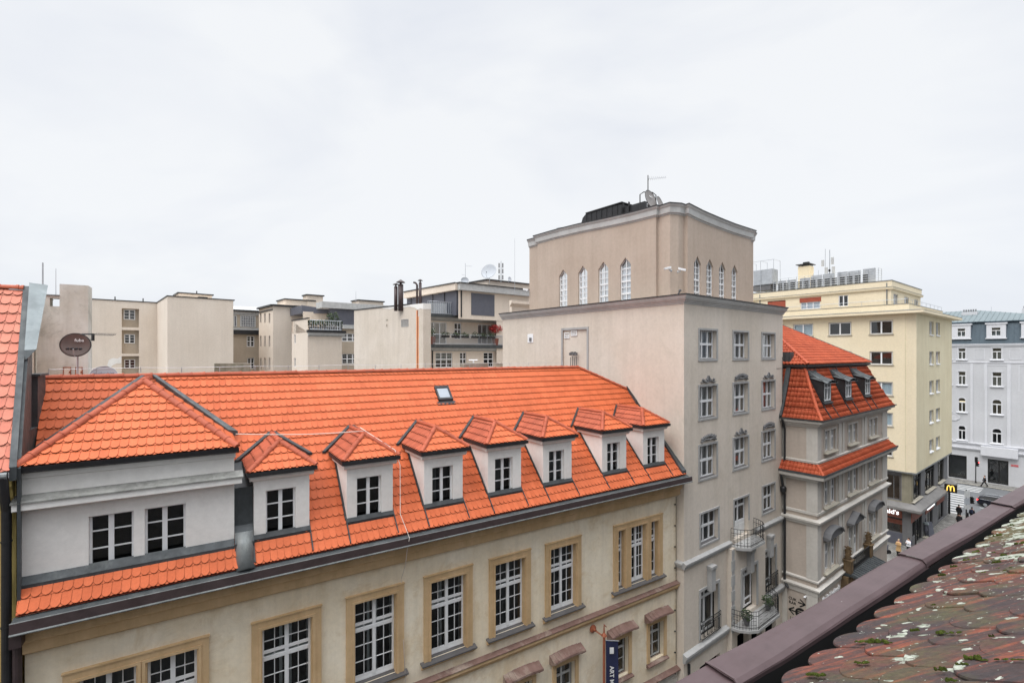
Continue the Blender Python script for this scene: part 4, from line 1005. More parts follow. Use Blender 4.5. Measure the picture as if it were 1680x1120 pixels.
# dark sheet-metal roof box behind the cornice
mb = MB(); o_ = -1.3
ta = FB.tz(953, 370, o_)[0]; tb = FB.tz(1020, 341, o_)[0]; tc = FB.tz(1056, 336, o_)[0]
pr = [(ta, 7.3), (ta, 8.45), (ta - .15, 8.85), (ta - .5, 9.1), (tb, 9.0), (tb, 7.3)]
mb.prism([FB.pt(t, z, o_) for t, z in pr], FB.out * -2.2)
FB.box(mb, tc, tb, 7.3, 8.8, o_ - 2.1, o_ - .1)
for k in range(9): t = ta - .5 - k * .42; FB.box(mb, t - .015, t + .015, 7.4, 9.0, o_ - .1, o_ + .03)
FB.box(mb, tb - .06, ta - .45, 9.06, 9.12, o_ - 2.2, o_ + .06)
mb.build('roof_hatch_box', M['blackmetal'], tower)
mb = MB(); p = FB.pt(FB.tz(920, 370, -.9)[0], 7.3, -.9); mb.tube([p, p + Vector((0, 0, 1.0))], .13, 10); mb.lathe(p + Vector((0, 0, 1.12)), [(.3, -.02), (.3, .02), (.05, .1)], 12)
mb.tube([p, p + Vector((0, 0, 1.2))], .03, 6); mb.build('flue', M['steel'], tower)

# things on the tower
def camera_(name, label, p, look, back):
    rt = thing(name, label, 'security camera', p, 'security cameras on the attic corner')
    look = Vector(look).normalized(); m = MB(); s_ = look.cross(Vector((0, 0, 1))).normalized()
    a = Vector(p); e = a + look * .3
    q = lambda f, x, z: a + look * f + s_ * x + Vector((0, 0, z))
    m.hexa([q(-.16, -.06, -.05), q(.2, -.06, -.05), q(.2, .06, -.05), q(-.16, .06, -.05), q(-.16, -.06, .06), q(.24, -.065, .06), q(.24, .065, .06), q(-.16, .06, .06)])
    m.build('housing', M['frame'], rt, bevel=.01)
    m = MB(); m.tube([q(-.05, 0, -.05), q(-.08, 0, -.14), Vector(back)], .025, 6); m.lathe(Vector(back), [(.07, -.02), (.07, .03), (.001, .03)], 10, axis=look); m.build('bracket', M['steel'], rt)
    m = MB(); m.tube([q(.19, 0, 0), q(.215, 0, 0)], .04, 8); m.build('lens', M['black'], rt)
p = FB.pt(FB.tz(1096, 440, .25)[0], FB.tz(1096, 440, .25)[1], .25); camera_('security_camera', 'white security camera pointing left, left one of the pair on the tan attic corner', p, (-1, -.25, -.25), p + FB.out * -.27 + Vector((0, 0, -.1)))
p = FA.pt(FA.tz(1118, 442, .2)[0], FA.tz(1118, 442, .2)[1], .2); camera_('security_camera', 'white security camera pointing right, right one of the pair on the tan attic corner', p, (.9, -.35, -.3), p + FA.out * -.22 + Vector((0, 0, -.1)))
p = FB.pt(FB.tz(862, 475, .1)[0], FB.tz(862, 475, .1)[1], .1); camera_('security_camera', 'white security camera at the far left end of the tan attic wall', p, (1, -.4, -.2), p + Vector((.1, .35, -.1)))
base = FB.pt(FB.tz(1063, 340, -1.0)[0], 7.3, -1.0); base.z = H + 7.3
antenna('tv_antenna', 'dark mast with a yagi aerial on top of the tan attic block', base, 2.75, yagi=[(2.55, (1, -.1, .05), 1.0, 9)], r=.035, mat='iron')
dish('satellite_dish', 'grey brown satellite dish under the yagi mast on the attic roof', base + Vector((.0, -.35, 1.25)), (.55, -.7, .25), .48, .55, 'dishgrey', H + 7.3, 'fuba', tsize=.16, arm=False)
dish('satellite_dish', 'smaller pale grey satellite dish right of the grey brown one on the attic roof', base + Vector((.55, -.35, 1.0)), (.75, -.6, .3), .40, .45, 'dishgrey', H + 7.3, arm=False)
mb = MB(); fp = base + Vector((-.45, 0, 0)); gp_ = base + Vector((.45, 0, 0)); k = Vector((0, 0, 1.75))
mb.tube([fp, fp + k * .95, fp + k + Vector((.2, 0, .05)), gp_ + k + Vector((-.2, 0, .03)), gp_ + k * .93, gp_], .03, 6); tag(mb.build('antenna_frame', M['iron']), 'dark bent tube frame around the dishes on the attic roof', 'frame')
mb = MB(); p = FA.pt(FA.tz(1113, 482, .0)[0], 2.85, .0); mb.tube([p, p + Vector((0, 0, .25)), p + Vector((.06, -.05, .4))], .04, 6); mb.lathe(p + Vector((.06, -.05, .4)), [(.07, -.04), (.08, .04), (.001, .08)], 8); tag(mb.build('roof_lamp', M['plinth']), 'small dark lamp on the cornice corner below the two cameras', 'lamp')
mb = MB(); p = FT.pt(.5, -14.7, .0)
mb.tube([FT.pt(.35, -15.0, .05), FT.pt(.35, -18.2, .12)], .07, 8); mb.tube([FT.pt(.35, -15.6, .1), FT.pt(1.0, -15.5, .5), FT.pt(1.3, -15.8, .6)], .03, 6); mb.tube([FT.pt(.35, -17.6, .1), FT.pt(1.0, -17.0, .5)], .03, 6)
tag(mb.build('wall_lantern', M['iron']), 'black iron bracket lantern on the beige wall at street corner', 'lantern')
for (t_, z_, fr, lb) in ((4.8, -14.35, FTc, 'dark leafy pot plant on the left of the lower tower balcony'), (7.3, -14.35, FTc, 'dark potted bush on the right of the lower tower balcony')):
    p = fr.pt(t_, z_, .45); pl = thing('potted_plant', lb, 'plant', p); q = MB(); q.lathe(p, [(.12, 0), (.18, .3), (.16, .3), (.001, .27)], 10); q.build('pot', M['plinth'], pl)
    q = MB(); foliage(q, p + Vector((0, 0, .5)), .32, .32, .3, 220, .06); q.build('leaves', M['leaf'], pl, recalc=False)

# ================================================================== corner shop building with the red mansard
CS = (17.97, 28.5); FS = Fr(CS, (.782, .623)); FK = Fr(CS, (-.623, .782))
shop = thing('corner_building', 'grey stuccoed corner building with red pantile mansard, white cornices and balcony', 'building', FS.pt(6, -H, -4))
SE = 13.7
wA = [(1.2, 2.95), (5.25, 7.0), (9.5, 11.3)]
hA = [(a, b, -5.95, -4.68) for a, b in wA]; hB = [(a - .1, b + .1, -9.25, -7.72) for a, b in wA]; hC = [(a - .05, b + .1, -13.2, -11.5) for a, b in wA]; hC[1] = (5.3, 7.1, -13.75, -11.5)
gH = [(1.3, 3.2, -20.9, -16.6), (4.9, 8, -20.9, -15.6), (9.6, 11.8, -20.9, -16.6)]
mb = MB(); FS.wall(mb, 0, SE, -21, -4.1, hA + hB + hC + gH, .16)
FK.wall(mb, 0, 6, -21, -4.1, [], .1)
mb.quad(FS.pt(SE, -21), FS.pt(SE, -4.1), FS.pt(SE, -4.1, -13), FS.pt(SE, -21, -13)); mb.quad(FS.pt(0, -21, -13), FS.pt(0, -4.1, -13), FS.pt(SE, -4.1, -13), FS.pt(SE, -21, -13))
mb.build('wall', [M['shopwall'], M['room']], shop, recalc=False)
pth = [FK.pt(6, 0), FK.pt(0, 0), FS.pt(SE, 0), FS.pt(SE, 0, -6)]
mb = MB()
sweep(mb, pth, [(0, -4.42), (.06, -4.4), (.1, -4.3), (.2, -4.26), (.24, -4.14), (.4, -4.1), (.44, -3.97), (.3, -3.95), (0, -3.95)])
sweep(mb, pth, [(0, -7.62), (.06, -7.6), (.1, -7.45), (.3, -7.4), (.52, -7.34), (.56, -7.16), (.5, -7.12), (0, -7.12)])
sweep(mb, pth, [(0, -6.5), (.1, -6.5), (.12, -6.38), (0, -6.34)])
sweep(mb, pth, [(0, -10.22), (.1, -10.2), (.13, -10.05), (.24, -10.0), (.26, -9.88), (0, -9.8)])
sweep(mb, pth, [(0, -9.56), (.08, -9.56), (.08, -9.42), (0, -9.4)])
sweep(mb, pth, [(0, -14.38), (.06, -14.36), (.1, -14.1), (.2, -14.0), (.22, -13.9), (0, -13.82)])
sweep(mb, pth, [(0, -13.56), (.1, -13.54), (.11, -13.44), (0, -13.38)])
mb.build('cornice', M['shoptrim'], shop)
mb = MB()   # corner and dividing pilasters
for a, b in ((0, .55), (3.45, 3.95), (4.15, 4.45), (7.95, 8.25), (8.45, 8.95), (12.5, SE)):
    for z0, z1 in ((-6.34, -4.42), (-9.4, -7.62), (-13.38, -10.22)):
        mb = MB(); FS.box(mb, a + .001, b - .001, z0, z1, -.01, .05); mb.build('pilaster', M['shoptrim'], shop)
for z0, z1 in ((-6.34, -4.42), (-9.4, -7.62), (-13.38, -10.22), (-21, -14.38)):
    mb = MB(); FK.box(mb, -.052, .55, z0, z1, -.01, .05); mb.build('pilaster', M['shoptrim'], shop); mb = MB()
    if z0 > -20: FK.box(mb, 1.7, 2.1, z0, z1, -.01, .045)
    else: FK.box(mb, 1.62, 2.1, z0, z1, -.01, .045)
    mb.build('pilaster', M['shoptrim'], shop)
for a, b in wA:     # panels under the windows
    mb = MB(); FS.box(mb, a - .15, b + .15, -9.38, -9.28 + .0, -.01, .07); mb.build('apron_moulding', M['shoptrim'], shop)
mb = MB(); FS.box(mb, .0, 4.2, -21, -14.38, -.01, .02); FS.box(mb, 8.9, SE, -21, -14.38, -.01, .02); mb.build('shopfront_panel', M['shopwall'], shop)
def pair(h, cur='curtaingrey', door=False):
    a, b, c, d = h; m = (a + b) / 2; g = .13
    for k, (x0, x1) in enumerate(((a, m - g), (m + g, b))):
        window(shop, FS, x0 + .01, x1 - .01, c + .01, d - .01, rec=.1, fw=.07, vb=((.5, .09),), hb=((.62, .1),), curtain=None if k else cur, name='window')
    q = MB(); FS.box(q, m - g, m + g, c, d, -.18, .02); FS.ring(q, a - .1, b + .1, c, d + .1, .1, -.01, .045, False)
    q.build('window_surround', M['shoptrim'], shop)
    if not door:
        q = MB(); FS.prof(q, a - .15, b + .15, [(-.12, c + .02), (.2, c - .07), (.2, c - .12), (-.12, c - .12)]); q.build('window_sill', M['stonesill'], shop)
for h in hA + hB: pair(h)
pair(hC[0]); pair(hC[1], None, True); pair(hC[2])
q = MB(); FS.box(q, 6.34, 7.05, -13.75, -12.9, -.2, -.08); FS.box(q, 6.45, 6.95, -13.6, -13.1, -.08, -.06); q.build('balcony_door', M['doorwhite'], shop)
def pediment(c, kind_):
    q = MB(); n = 12; W = 1.2
    if kind_: f = lambda x: .5 * math.sqrt(max(0, 1 - (x / W) ** 2)) * .9
    else: f = lambda x: .55 * (1 - abs(x) / W)
    for k in range(n):
        a = -W + 2 * W * k / n; b = -W + 2 * W * (k + 1) / n
        q.hexa([FS.pt(c + a, -11.22, 0), FS.pt(c + b, -11.22, 0), FS.pt(c + b, -11.22, .3), FS.pt(c + a, -11.22, .3), FS.pt(c + a, -11.12 + f(a), 0), FS.pt(c + b, -11.12 + f(b), 0), FS.pt(c + b, -11.12 + f(b), .32), FS.pt(c + a, -11.12 + f(a), .32)])
        q.hexa([FS.pt(c + a, -11.11 + f(a), 0), FS.pt(c + b, -11.11 + f(b), 0), FS.pt(c + b, -11.13 + f(b), .42), FS.pt(c + a, -11.13 + f(a), .42), FS.pt(c + a, -11.02 + f(a), 0), FS.pt(c + b, -11.02 + f(b), 0), FS.pt(c + b, -11.06 + f(b), .42), FS.pt(c + a, -11.06 + f(a), .42)])
    q.build('pediment', M['plinth'], shop)
for (a, b), k in zip(wA, (1, 0, 1)): pediment((a + b) / 2 + .05, k)
# mansard, three flared steps, front and side
Mz = [(-.40, -3.93), (.0, -3.25), (.55, -2.05), (1.0, -.92)]
mb = MB()
for i in range(3):
    (a0, z0), (a1, z1) = Mz[i], Mz[i + 1]
    roofplane('mansard_tiles', [FS.pt(a0, z0, -a0), FS.pt(SE - a0, z0, -a0), FS.pt(SE - a1, z1, -a1), FS.pt(a1, z1, -a1)], 'tile_red', shop, pitch=.33, w=.2, kind_='pan')
    roofplane('mansard_tiles', [FK.pt(5, z0, -a0), FK.pt(a0, z0, -a0), FK.pt(a1, z1, -a1), FK.pt(5, z1, -a1)], 'tile_red', shop, pitch=.33, w=.2, kind_='pan')
    ridge('hip_tiles', FS.pt(a0, z0 + .04, -a0), FS.pt(a1, z1 + .04, -a1), shop, 'tile_red', r=.09)
    mb.poly([FS.pt(SE - a0, z0, -a0), FS.pt(SE - a0, z0, -8), FS.pt(SE - a1, z1, -8), FS.pt(SE - a1, z1, -a1)])
mb.build('mansard_side', M['tile_red'], shop, recalc=False)
pt2 = [FK.pt(6, 0), FK.pt(0, 0), FS.pt(SE, 0), FS.pt(SE, 0, -6)]
mb = MB(); sweep(mb, pt2, [(-1.1, -.98), (-1.02, -.98), (-.78, -.78), (-.78, -.70), (-1.1, -.72)]); sweep(mb, pt2, [(.38, -3.95), (.5, -3.94), (.52, -3.86), (.38, -3.9)]); sweep(mb, pt2, [(.5, -7.12), (.6, -7.12), (.6, -7.0), (.5, -7.04)])
for i_ in range(3):
    (a0, z0), (a1, z1) = Mz[i_], Mz[i_ + 1]; mb.hexa([FK.pt(1.78, z0, -a0), FK.pt(2.05, z0, -a0), FK.pt(2.05, z1, -a1), FK.pt(1.78, z1, -a1), FK.pt(1.78, z0 + .15, -a0 + .1), FK.pt(2.05, z0 + .15, -a0 + .1), FK.pt(2.05, z1 + .15, -a1 + .1), FK.pt(1.78, z1 + .15, -a1 + .1)])
mb.build('flashing', M['darkmetal'], shop)
e = .72; s_ = .615; D = 12.6; ap = 6.0
zE = -.66; zA = zE + s_ * (ap - e)
roofplane('upper_roof_tiles', [FS.pt(e, zE, -e), FS.pt(SE - e, zE, -e), FS.pt(SE - ap, zA, -ap), FS.pt(ap, zA, -ap)], 'tile_red', shop, pitch=.34, w=.2, kind_='pan')
roofplane('upper_roof_tiles', [FS.pt(e, zE, -D + e), FS.pt(e, zE, -e), FS.pt(ap, zA, -ap), FS.pt(ap, zA, -D + ap)], 'tile_red', shop, pitch=.34, w=.2, kind_='pan')
mb = MB(); mb.poly([FS.pt(SE - e, zE, -e), FS.pt(SE - e, zE, -D + e), FS.pt(SE - ap, zA, -ap)]); mb.poly([FS.pt(e, zE, -D + e), FS.pt(SE - e, zE, -D + e), FS.pt(SE - ap, zA, -ap), FS.pt(ap, zA, -ap)]); mb.build('rear_roof', M['tile_red'], shop, recalc=False)
k = Vector((0, 0, .05)); ridge('hip_tiles', FS.pt(e, zE, -e) + k, FS.pt(ap, zA, -ap) + k, shop, 'tile_red', r=.1); 
mb = MB(); mb.tube([FS.pt(SE - e, zE, -e) + k, FS.pt(SE - ap, zA, -ap) + k], .05, 6); sbx = FK.tz(1290, 590, -1.2)
FS.box(mb, .9, 1.4, -.5, .1, -2.9, -1.8); mb.build('hip_flashing', M['darkmetal'], shop)
# lower skirt roof between the storeys
for q0 in ([FS.pt(-.52, -7.08, .52), FS.pt(SE + .52, -7.08, .52), FS.pt(SE, -6.52, .02), FS.pt(-.0, -6.52, .02)], [FK.pt(3.2, -7.08, .52), FK.pt(-.52, -7.08, .52), FK.pt(0, -6.52, .02), FK.pt(3.2, -6.52, .02)]):
    roofplane('skirt_roof', q0, 'tile_red', shop, pitch=.3, w=.2, kind_='pan')
ridge('hip_tiles', FS.pt(-.52, -7.03, .52), FS.pt(0, -6.47, .0), shop, 'tile_red', r=.08)
mb = MB(); mb.poly([FS.pt(SE + .5, -7.08, .52), FS.pt(SE + .5, -7.08, -3), FS.pt(SE, -6.5, -3), FS.pt(SE, -6.5, 0)]); mb.build('skirt_roof_end', M['tile_red'], shop)
# mansard dormers
for x0, x1, y0, y1 in ((1353.7, 1366, 627, 660), (1388.7, 1399.5, 623, 654.5), (1420.7, 1430.5, 620.5, 650)):
    t0, t1, z0, z1 = FS.r(x0, x1, y0, y1, .05); t1 = t0 + 1.0; z0, z1 = -2.86, -1.72
    q = MB(); FS.wall(q, t0 - .12, t1 + .12, z0 - .1, z1 + .1, [(t0, t1, z0, z1)], .06, .3)
    for t in (t0 - .12, t1 + .12): q.poly([FS.pt(t, z0 - .3, .0), FS.pt(t, z1 + .12, .0), FS.pt(t, z1 + .5, -1.1), FS.pt(t, z0 - .1, -1.1)])
    d = q.build('mansard_dormer', [M['blackmetal'], M['room']], shop, recalc=False)
    window(d, FS, t0, t1, z0, z1, rec=.03, fw=.06, vb=((.5, .08),), hb=((.62, .07),), curtain='curtain') if False else None
    q = MB(); FS.ring(q, t0, t1, z0, z1, .06, -.1, .01); FS.box(q, (t0 + t1) / 2 - .04, (t0 + t1) / 2 + .04, z0, z1, -.09, .02); FS.box(q, t0, t1, z0 + .66 * (z1 - z0), z0 + .72 * (z1 - z0), -.09, .025); q.build('window', M['frame'], d)
    q = MB(); q.quad(FS.pt(t0, z0, -.04), FS.pt(t1, z0, -.04), FS.pt(t1, z1, -.04), FS.pt(t0, z1, -.04)); q.build('pane', M['glass'], d, recalc=False)
    q = MB(); q.quad(FS.pt(t0, z0, -.16), FS.pt(t1, z0, -.16), FS.pt(t1, z1, -.16), FS.pt(t0, z1, -.16)); q.build('curtain', M['curtain'], d, recalc=False)
    q = MB(); n = 8; rows = []; m = (t0 + t1) / 2    # bell-cast sheet roof with standing seams
    for i in range(6):
        f = i / 5; w_ = .48 + .42 * f ** 1.6; o_ = -1.02 + 1.3 * f; zt_ = -.93 - .74 * f ** .8 - .05 * math.sin(math.pi * f)
        rows.append([FS.pt(m - w_ + 2 * w_ * k / n, zt_ - .16 * (1 - math.cos(math.pi * (k / n - .5) * 1.0)) * 1.2 * f + .06 * f, o_ - .0) for k in range(n + 1)])
    vs = [v for r in rows for v in r]; N_ = n + 1
    q.add(vs, [(i * N_ + k, i * N_ + k + 1, (i + 1) * N_ + k + 1, (i + 1) * N_ + k) for i in range(5) for k in range(n)])
    for k in (0, 2, 4, 6, 8): q.tube([r[k] + Vector((0, 0, .015)) for r in rows], .018, 4)
    # soffit and side closure so that the hood has a body
    q.add([rows[-1][0], rows[-1][-1], FS.pt(t1 + .12, z1 + .1, 0), FS.pt(t0 - .12, z1 + .1, 0)], [(0, 1, 2, 3)])
    for k, t in ((0, t0 - .12), (n, t1 + .12)): q.poly([r[k] for r in rows] + [FS.pt(t, z1 + .1, 0), FS.pt(t, z1 + .3, -1.02)])
    q.build('hood', M['darkmetal'], d, recalc=False)
    q = MB(); FS.prof(q, t0 - .2, t1 + .2, [(-.1, z0 + .0), (.1, z0 - .12), (.1, z0 - .2), (-.1, z0 - .16)])
    for t in (t0 - .2, t1 + .12): 
        for i in range(3):
            (a0, za), (a1, zb) = Mz[i], Mz[i + 1]; q.hexa([FS.pt(t, za, -a0), FS.pt(t + .07, za, -a0), FS.pt(t + .07, zb, -a1), FS.pt(t, zb, -a1), FS.pt(t, za + .1, -a0 + .05), FS.pt(t + .07, za + .1, -a0 + .05), FS.pt(t + .07, zb + .1, -a1 + .05), FS.pt(t, zb + .1, -a1 + .05)])
    q.build('flashing', M['blackmetal'], d)
mb = MB(); mb.tube([FK.pt(1.75, -4.0, .45), FK.pt(1.75, -4.6, .1), FK.pt(1.75, -7.1, .1)], .07, 8); mb.tube([FK.pt(1.75, -7.4, .6), FK.pt(1.75, -8.2, .3), FK.pt(1.75, -8.7, .1), FK.pt(1.75, -14.0, .1), FK.pt(1.5, -14.3, .2)], .08, 8); mb.lathe(FK.pt(1.75, -8.3, .28), [(.06, -.25), (.16, -.15), (.18, .1), (.1, .2), (.001, .2)], 10)
mb.build('downpipe', M['blackmetal'], shop)
# balcony over the portal
mb = MB(); FS.box(mb, 4.0, 8.7, -14.15, -13.98, .0, .5); FS.prof(mb, 4.1, 8.6, [(.5, -14.0), (1.25, -14.2), (1.25, -14.26), (.5, -14.15)])
for k in range(14): t = 4.15 + k * .335; mb.hexa([FS.pt(t, -14.0, .5), FS.pt(t + .1, -14.0, .5), FS.pt(t + .1, -14.2, 1.24), FS.pt(t, -14.2, 1.24), FS.pt(t, -13.95, .5), FS.pt(t + .1, -13.95, .5), FS.pt(t + .1, -14.15, 1.24), FS.pt(t, -14.15, 1.24)])
mb.build('portal_canopy', M['darkmetal'], shop)
mb = MB(); railing(mb, [FS.pt(4.5, -13.97, .42), FS.pt(8.2, -13.97, .42)], .8, .16, .02); mb.build('balcony_railing', M['iron'], shop)
mb = MB()
for t in (4.3, 8.15): FS.box(mb, t - .03, t + .6, -20.8, -14.15, .0, .55)
FS.box(mb, 3.9, 8.8, -15.4, -14.16, .0, .42); mb.build('portal', M['sandstone'], shop)
for t, lb in ((4.3, 'left stone urn pedestal on the portal balcony rail'), (8.3, 'right stone urn pedestal on the portal balcony rail')):
    r_ = thing('urn_pedestal', lb.replace('urn pedestal', 'pedestal with carved figure'), 'ornament', FS.pt(t, -13.98, .3)); q = MB()
    FS.box(q, t - .22, t + .22, -13.98, -13.2, .1, .52); FS.box(q, t - .27, t + .27, -13.2, -13.12, .05, .57); q.build('pedestal', M['sandstone'], r_, bevel=.01)
    q = MB(); c = FS.pt(t, -13.12, .3); q.lathe(c, [(.16, 0), (.2, .12), (.12, .2), (.19, .34), (.14, .46), (.2, .56), (.1, .66), (.15, .74), (.001, .84)], 12)
    for v in range(16): a = v * 2.4; q.lathe(c + Vector((.17 * math.cos(a), .17 * math.sin(a), .1 + .045 * v)), [(.001, -.06), (.06, 0), (.001, .06)], 6)
    q.build('figure', M['sandstone'], r_, smooth=True)
# painted signs on the corner
sg = thing('wall_sign', 'black painted lettering with arrows on the grey side wall of the corner building', 'sign', FK.pt(1.1, -17, .03))
def ft(px, py, o=.012): t, z = FK.tz(px, py, o); return FK.pt(t, z, o)
text('CUK', 'lettering', M['black'], ft(1300, 981.5), FK.right, (0, 0, 1), .22, sg, .004, off=.004)
text('RÁR', 'lettering', M['black'], ft(1300, 988.2), FK.right, (0, 0, 1), .22, sg, .004, off=.004)
def arrow(p0, p1, hd, nm):
    q = MB(); a, b = ft(*p0), ft(*p1); d = (b - a).normalized(); up = Vector((0, 0, 1)); n = (up - d * up.dot(d)).normalized(); w = .035
    def bar(u, v):
        dd = (v - u).normalized(); m = dd.cross(FK.out).normalized() * w; q.prism([u - m, v - m, v + m, u + m], FK.out * .006)
    bar(a, b); bar(b - d * hd + n * hd * .8, b + d * .02); bar(b - d * hd - n * hd * .8, b + d * .02); q.build(nm, M['black'], sg)
arrow((1309, 987), (1320.5, 991.3), .28, 'arrow'); arrow((1306, 1003), (1294.5, 998), .28, 'arrow')
q = MB(); c = ft(1314, 1006); q.lathe(c, [(.001, 0), (.33, 0), (.33, .008), (.001, .008)], 20, axis=FK.out); q.build('round_emblem', M['black'], sg)
for k in range(3):
    q = MB(); a = .9 * (k - 1); q.prism([c + FK.right * (x * .25) + Vector((0, 0, y * .25)) + FK.out * .012 for x, y in ((-.7, .12 + a * .5), (.7, .3 + a * .5), (.7, .2 + a * .5), (-.7, 0 + a * .5))], FK.out * .004); q.build('emblem_stripe', M['shopwall'], sg)
text('10', 'lettering', M['black'], ft(1299, 1013.5), FK.right, (0, 0, 1), .3, sg, .003)
o = text('Knižní krámek', 'shop_lettering', M['text_white'], FS.pt(FS.tz(1362, 966)[0], -14.78, .05), FS.right, (0, 0, 1), .5, None, .04, off=.006)
tag(o, 'white shop name lettering over the arched shopfront of the corner building', 'sign')
mb = MB(); FS.ring(mb, .7, 3.7, -21, -15.9, .12, .0, .06, False); 
for k in range(12):
    a0 = math.pi * k / 12; a1 = math.pi * (k + 1) / 12; R0, R1 = 1.1, 1.25; c = (2.2, -16.4)
    mb.hexa([FS.pt(c[0] + R0 * math.cos(a0), c[1] + R0 * math.sin(a0), 0), FS.pt(c[0] + R1 * math.cos(a0), c[1] + R1 * math.sin(a0), 0), FS.pt(c[0] + R1 * math.cos(a1), c[1] + R1 * math.sin(a1), 0), FS.pt(c[0] + R0 * math.cos(a1), c[1] + R0 * math.sin(a1), 0),
             FS.pt(c[0] + R0 * math.cos(a0), c[1] + R0 * math.sin(a0), .09), FS.pt(c[0] + R1 * math.cos(a0), c[1] + R1 * math.sin(a0), .09), FS.pt(c[0] + R1 * math.cos(a1), c[1] + R1 * math.sin(a1), .09), FS.pt(c[0] + R0 * math.cos(a1), c[1] + R0 * math.sin(a1), .09)])
mb.build('shopfront_arch', M['shoptrim'], shop)
mb = MB(); p = ft(1322, 977, .05); mb.tube([p, p + FK.out * .15], .05, 8); mb.lathe(p + FK.out * .2, [(.001, -.08), (.08, 0), (.001, .08)], 8); tag(mb.build('wall_camera', M['frame']), 'small white dome camera above the arrow signs on the side wall', 'camera')

# ================================================================== yellow building
CY_ = (43.08, 51.6); FY = Fr(CY_, (.782, .623)); FX = Fr(CY_, (-.623, .782))
yb = thing('yellow_building', 'tall yellow corner building with setback top floor and grey glazed shop base', 'building', FY.pt(8, -H, -6))
YE, XE = 17.9, 22
storeys = [(2.2, 3.66), (-1.2, .22), (-4.58, -3.15), (-7.96, -6.55), (-11.3, -9.95)]
hX = [(a, b, z0, z1) for z0, z1 in storeys for a, b in ((2.0, 4.05), (5.9, 8.15), (9.9, 12.1), (14, 16.2))]
hY = [(a, b, z0, z1) for z0, z1 in storeys for a, b in ((6.0, 7.8), (9.2, 11.0))]
ch = .75
mb = MB(); FY.wall(mb, .3, YE, -12.78, 4.3, hY, .2); mb.build('street_wall', [M['yellow2'], M['room']], yb, recalc=False)
mb = MB(); FX.wall(mb, .85, XE, -12.78, 4.3, hX, .12)
mb.quad(FY.pt(YE, -12.78), FY.pt(YE, 4.3), FY.pt(YE, 4.3, -20), FY.pt(YE, -12.78, -20))
a, b = FX.pt(.85, 0), FY.pt(.3, 0); mb.quad((a.x, a.y, H - 12.78), (b.x, b.y, H - 12.78), (b.x, b.y, H + 4.3), (a.x, a.y, H + 4.3))
mb.build('wall', [M['yellow'], M['room']], yb, recalc=False)
mb = MB(); FX.prof(mb, .84, .9, [(0, -12.7), (.03, -12.7), (.03, 4.3), (0, 4.3)]); mb.build('corner_strip', M['yellow2'], yb)
pth = [FX.pt(XE, 0), FX.pt(0, 0), FY.pt(YE + .6, 0), FY.pt(YE + .6, 0, -14)]
mb = MB(); sweep(mb, pth, [(-.2, 4.3), (.75, 4.31), (.8, 4.36), (.8, 4.62), (-.2, 4.75)])
sweep(mb, [FX.pt(XE, 0, -.75), FX.pt(.75, 0, -.75), FY.pt(YE - .9, 0, -.75), FY.pt(YE - .9, 0, -10)], [(-.2, 4.6), (0, 4.6), (0, 5.45), (-.2, 5.45)]); mb.build('cornice', M['yellow'], yb)
mb = MB(); sweep(mb, [FX.pt(XE, 0, -.75), FX.pt(.75, 0, -.75), FY.pt(YE - .9, 0, -.75), FY.pt(YE - .9, 0, -10)], [(-.25, 5.45), (.05, 5.45), (.05, 5.5), (-.25, 5.5)])
sweep(mb, pth, [(.2, 4.70), (.82, 4.625), (.82, 4.66), (.2, 4.74)]); mb.build('coping', M['zinc'], yb)
mb = MB(); mb.poly([FX.pt(XE, 4.7), FX.pt(0, 4.7), FY.pt(YE, 4.7), FY.pt(YE, 4.7, -14)]); mb.build('terrace_deck', M['zinc'], yb)
pb, pa = 1.5, 2.5
Fp = Fr(FY.pt(pb, 0, -pa)[:2], (.782, .623)); Fq = Fr(FY.pt(pb, 0, -pa)[:2], (-.623, .782))
pe = Fp.tz(1510, 480, 0)[0]
ws = [Fp.r(1465.7, 1473.6, 481.4, 500), Fp.r(1483.6, 1490.7, 485.7, 502), Fp.r(1500, 1506.4, 489.3, 504)]
ws = [(a, b, 4.9, ws[0][3]) for a, b, c, d in ws]
wq = [Fq.r(1375.4, 1391.4, 485, 503), Fq.r(1313.3, 1345.4, 488.6, 508), Fq.r(1259.3, 1288.6, 493.6, 512)]
z1q = wq[0][3]; wq = [(a, b, max(c, 4.95), z1q) for a, b, c, d in wq]
mb = MB(); Fp.wall(mb, 0, pe, 4.6, 7.9, ws, .15); Fq.wall(mb, 0, XE, 4.6, 7.9, wq, .12)
mb.quad(Fp.pt(pe, 4.6), Fp.pt(pe, 7.9), Fp.pt(pe, 7.9, -14), Fp.pt(pe, 4.6, -14)); mb.poly([Fq.pt(XE, 7.9), Fp.pt(0, 7.9), Fp.pt(pe, 7.9), Fp.pt(pe, 7.9, -14)])
mb.build('penthouse_wall', [M['yellow'], M['room']], yb, recalc=False)
pq = [Fq.pt(XE, 0), Fq.pt(0, 0), Fp.pt(pe, 0), Fp.pt(pe, 0, -10)]
mb = MB(); sweep(mb, pq, [(-.2, 7.25), (.2, 7.26), (.24, 7.4), (.24, 7.5), (.1, 7.55), (.1, 8.22), (-.2, 8.22)]); mb.build('penthouse_cornice', M['yellow'], yb)
mb = MB(); sweep(mb, pq, [(-.25, 8.22), (.15, 8.22), (.15, 8.3), (-.25, 8.3)]); sweep(mb, pq, [(.1, 7.53), (.27, 7.5), (.27, 7.53), (.1, 7.57)]); mb.build('penthouse_coping', M['zinc'], yb)
for h in ws: window(yb, Fp, *h, rec=.1, fw=.07, curtain='curtain', glass='glassb')
window(yb, Fq, *wq[0], rec=.06, fw=.08, vb=((.5, .12),)); 
window(yb, Fq, wq[1][0], wq[1][1], wq[1][2], wq[1][3] - .5, rec=.06, fw=.08, vb=((.36, .1), (.68, .1)), curtain='curtainblue', glass='glassb')
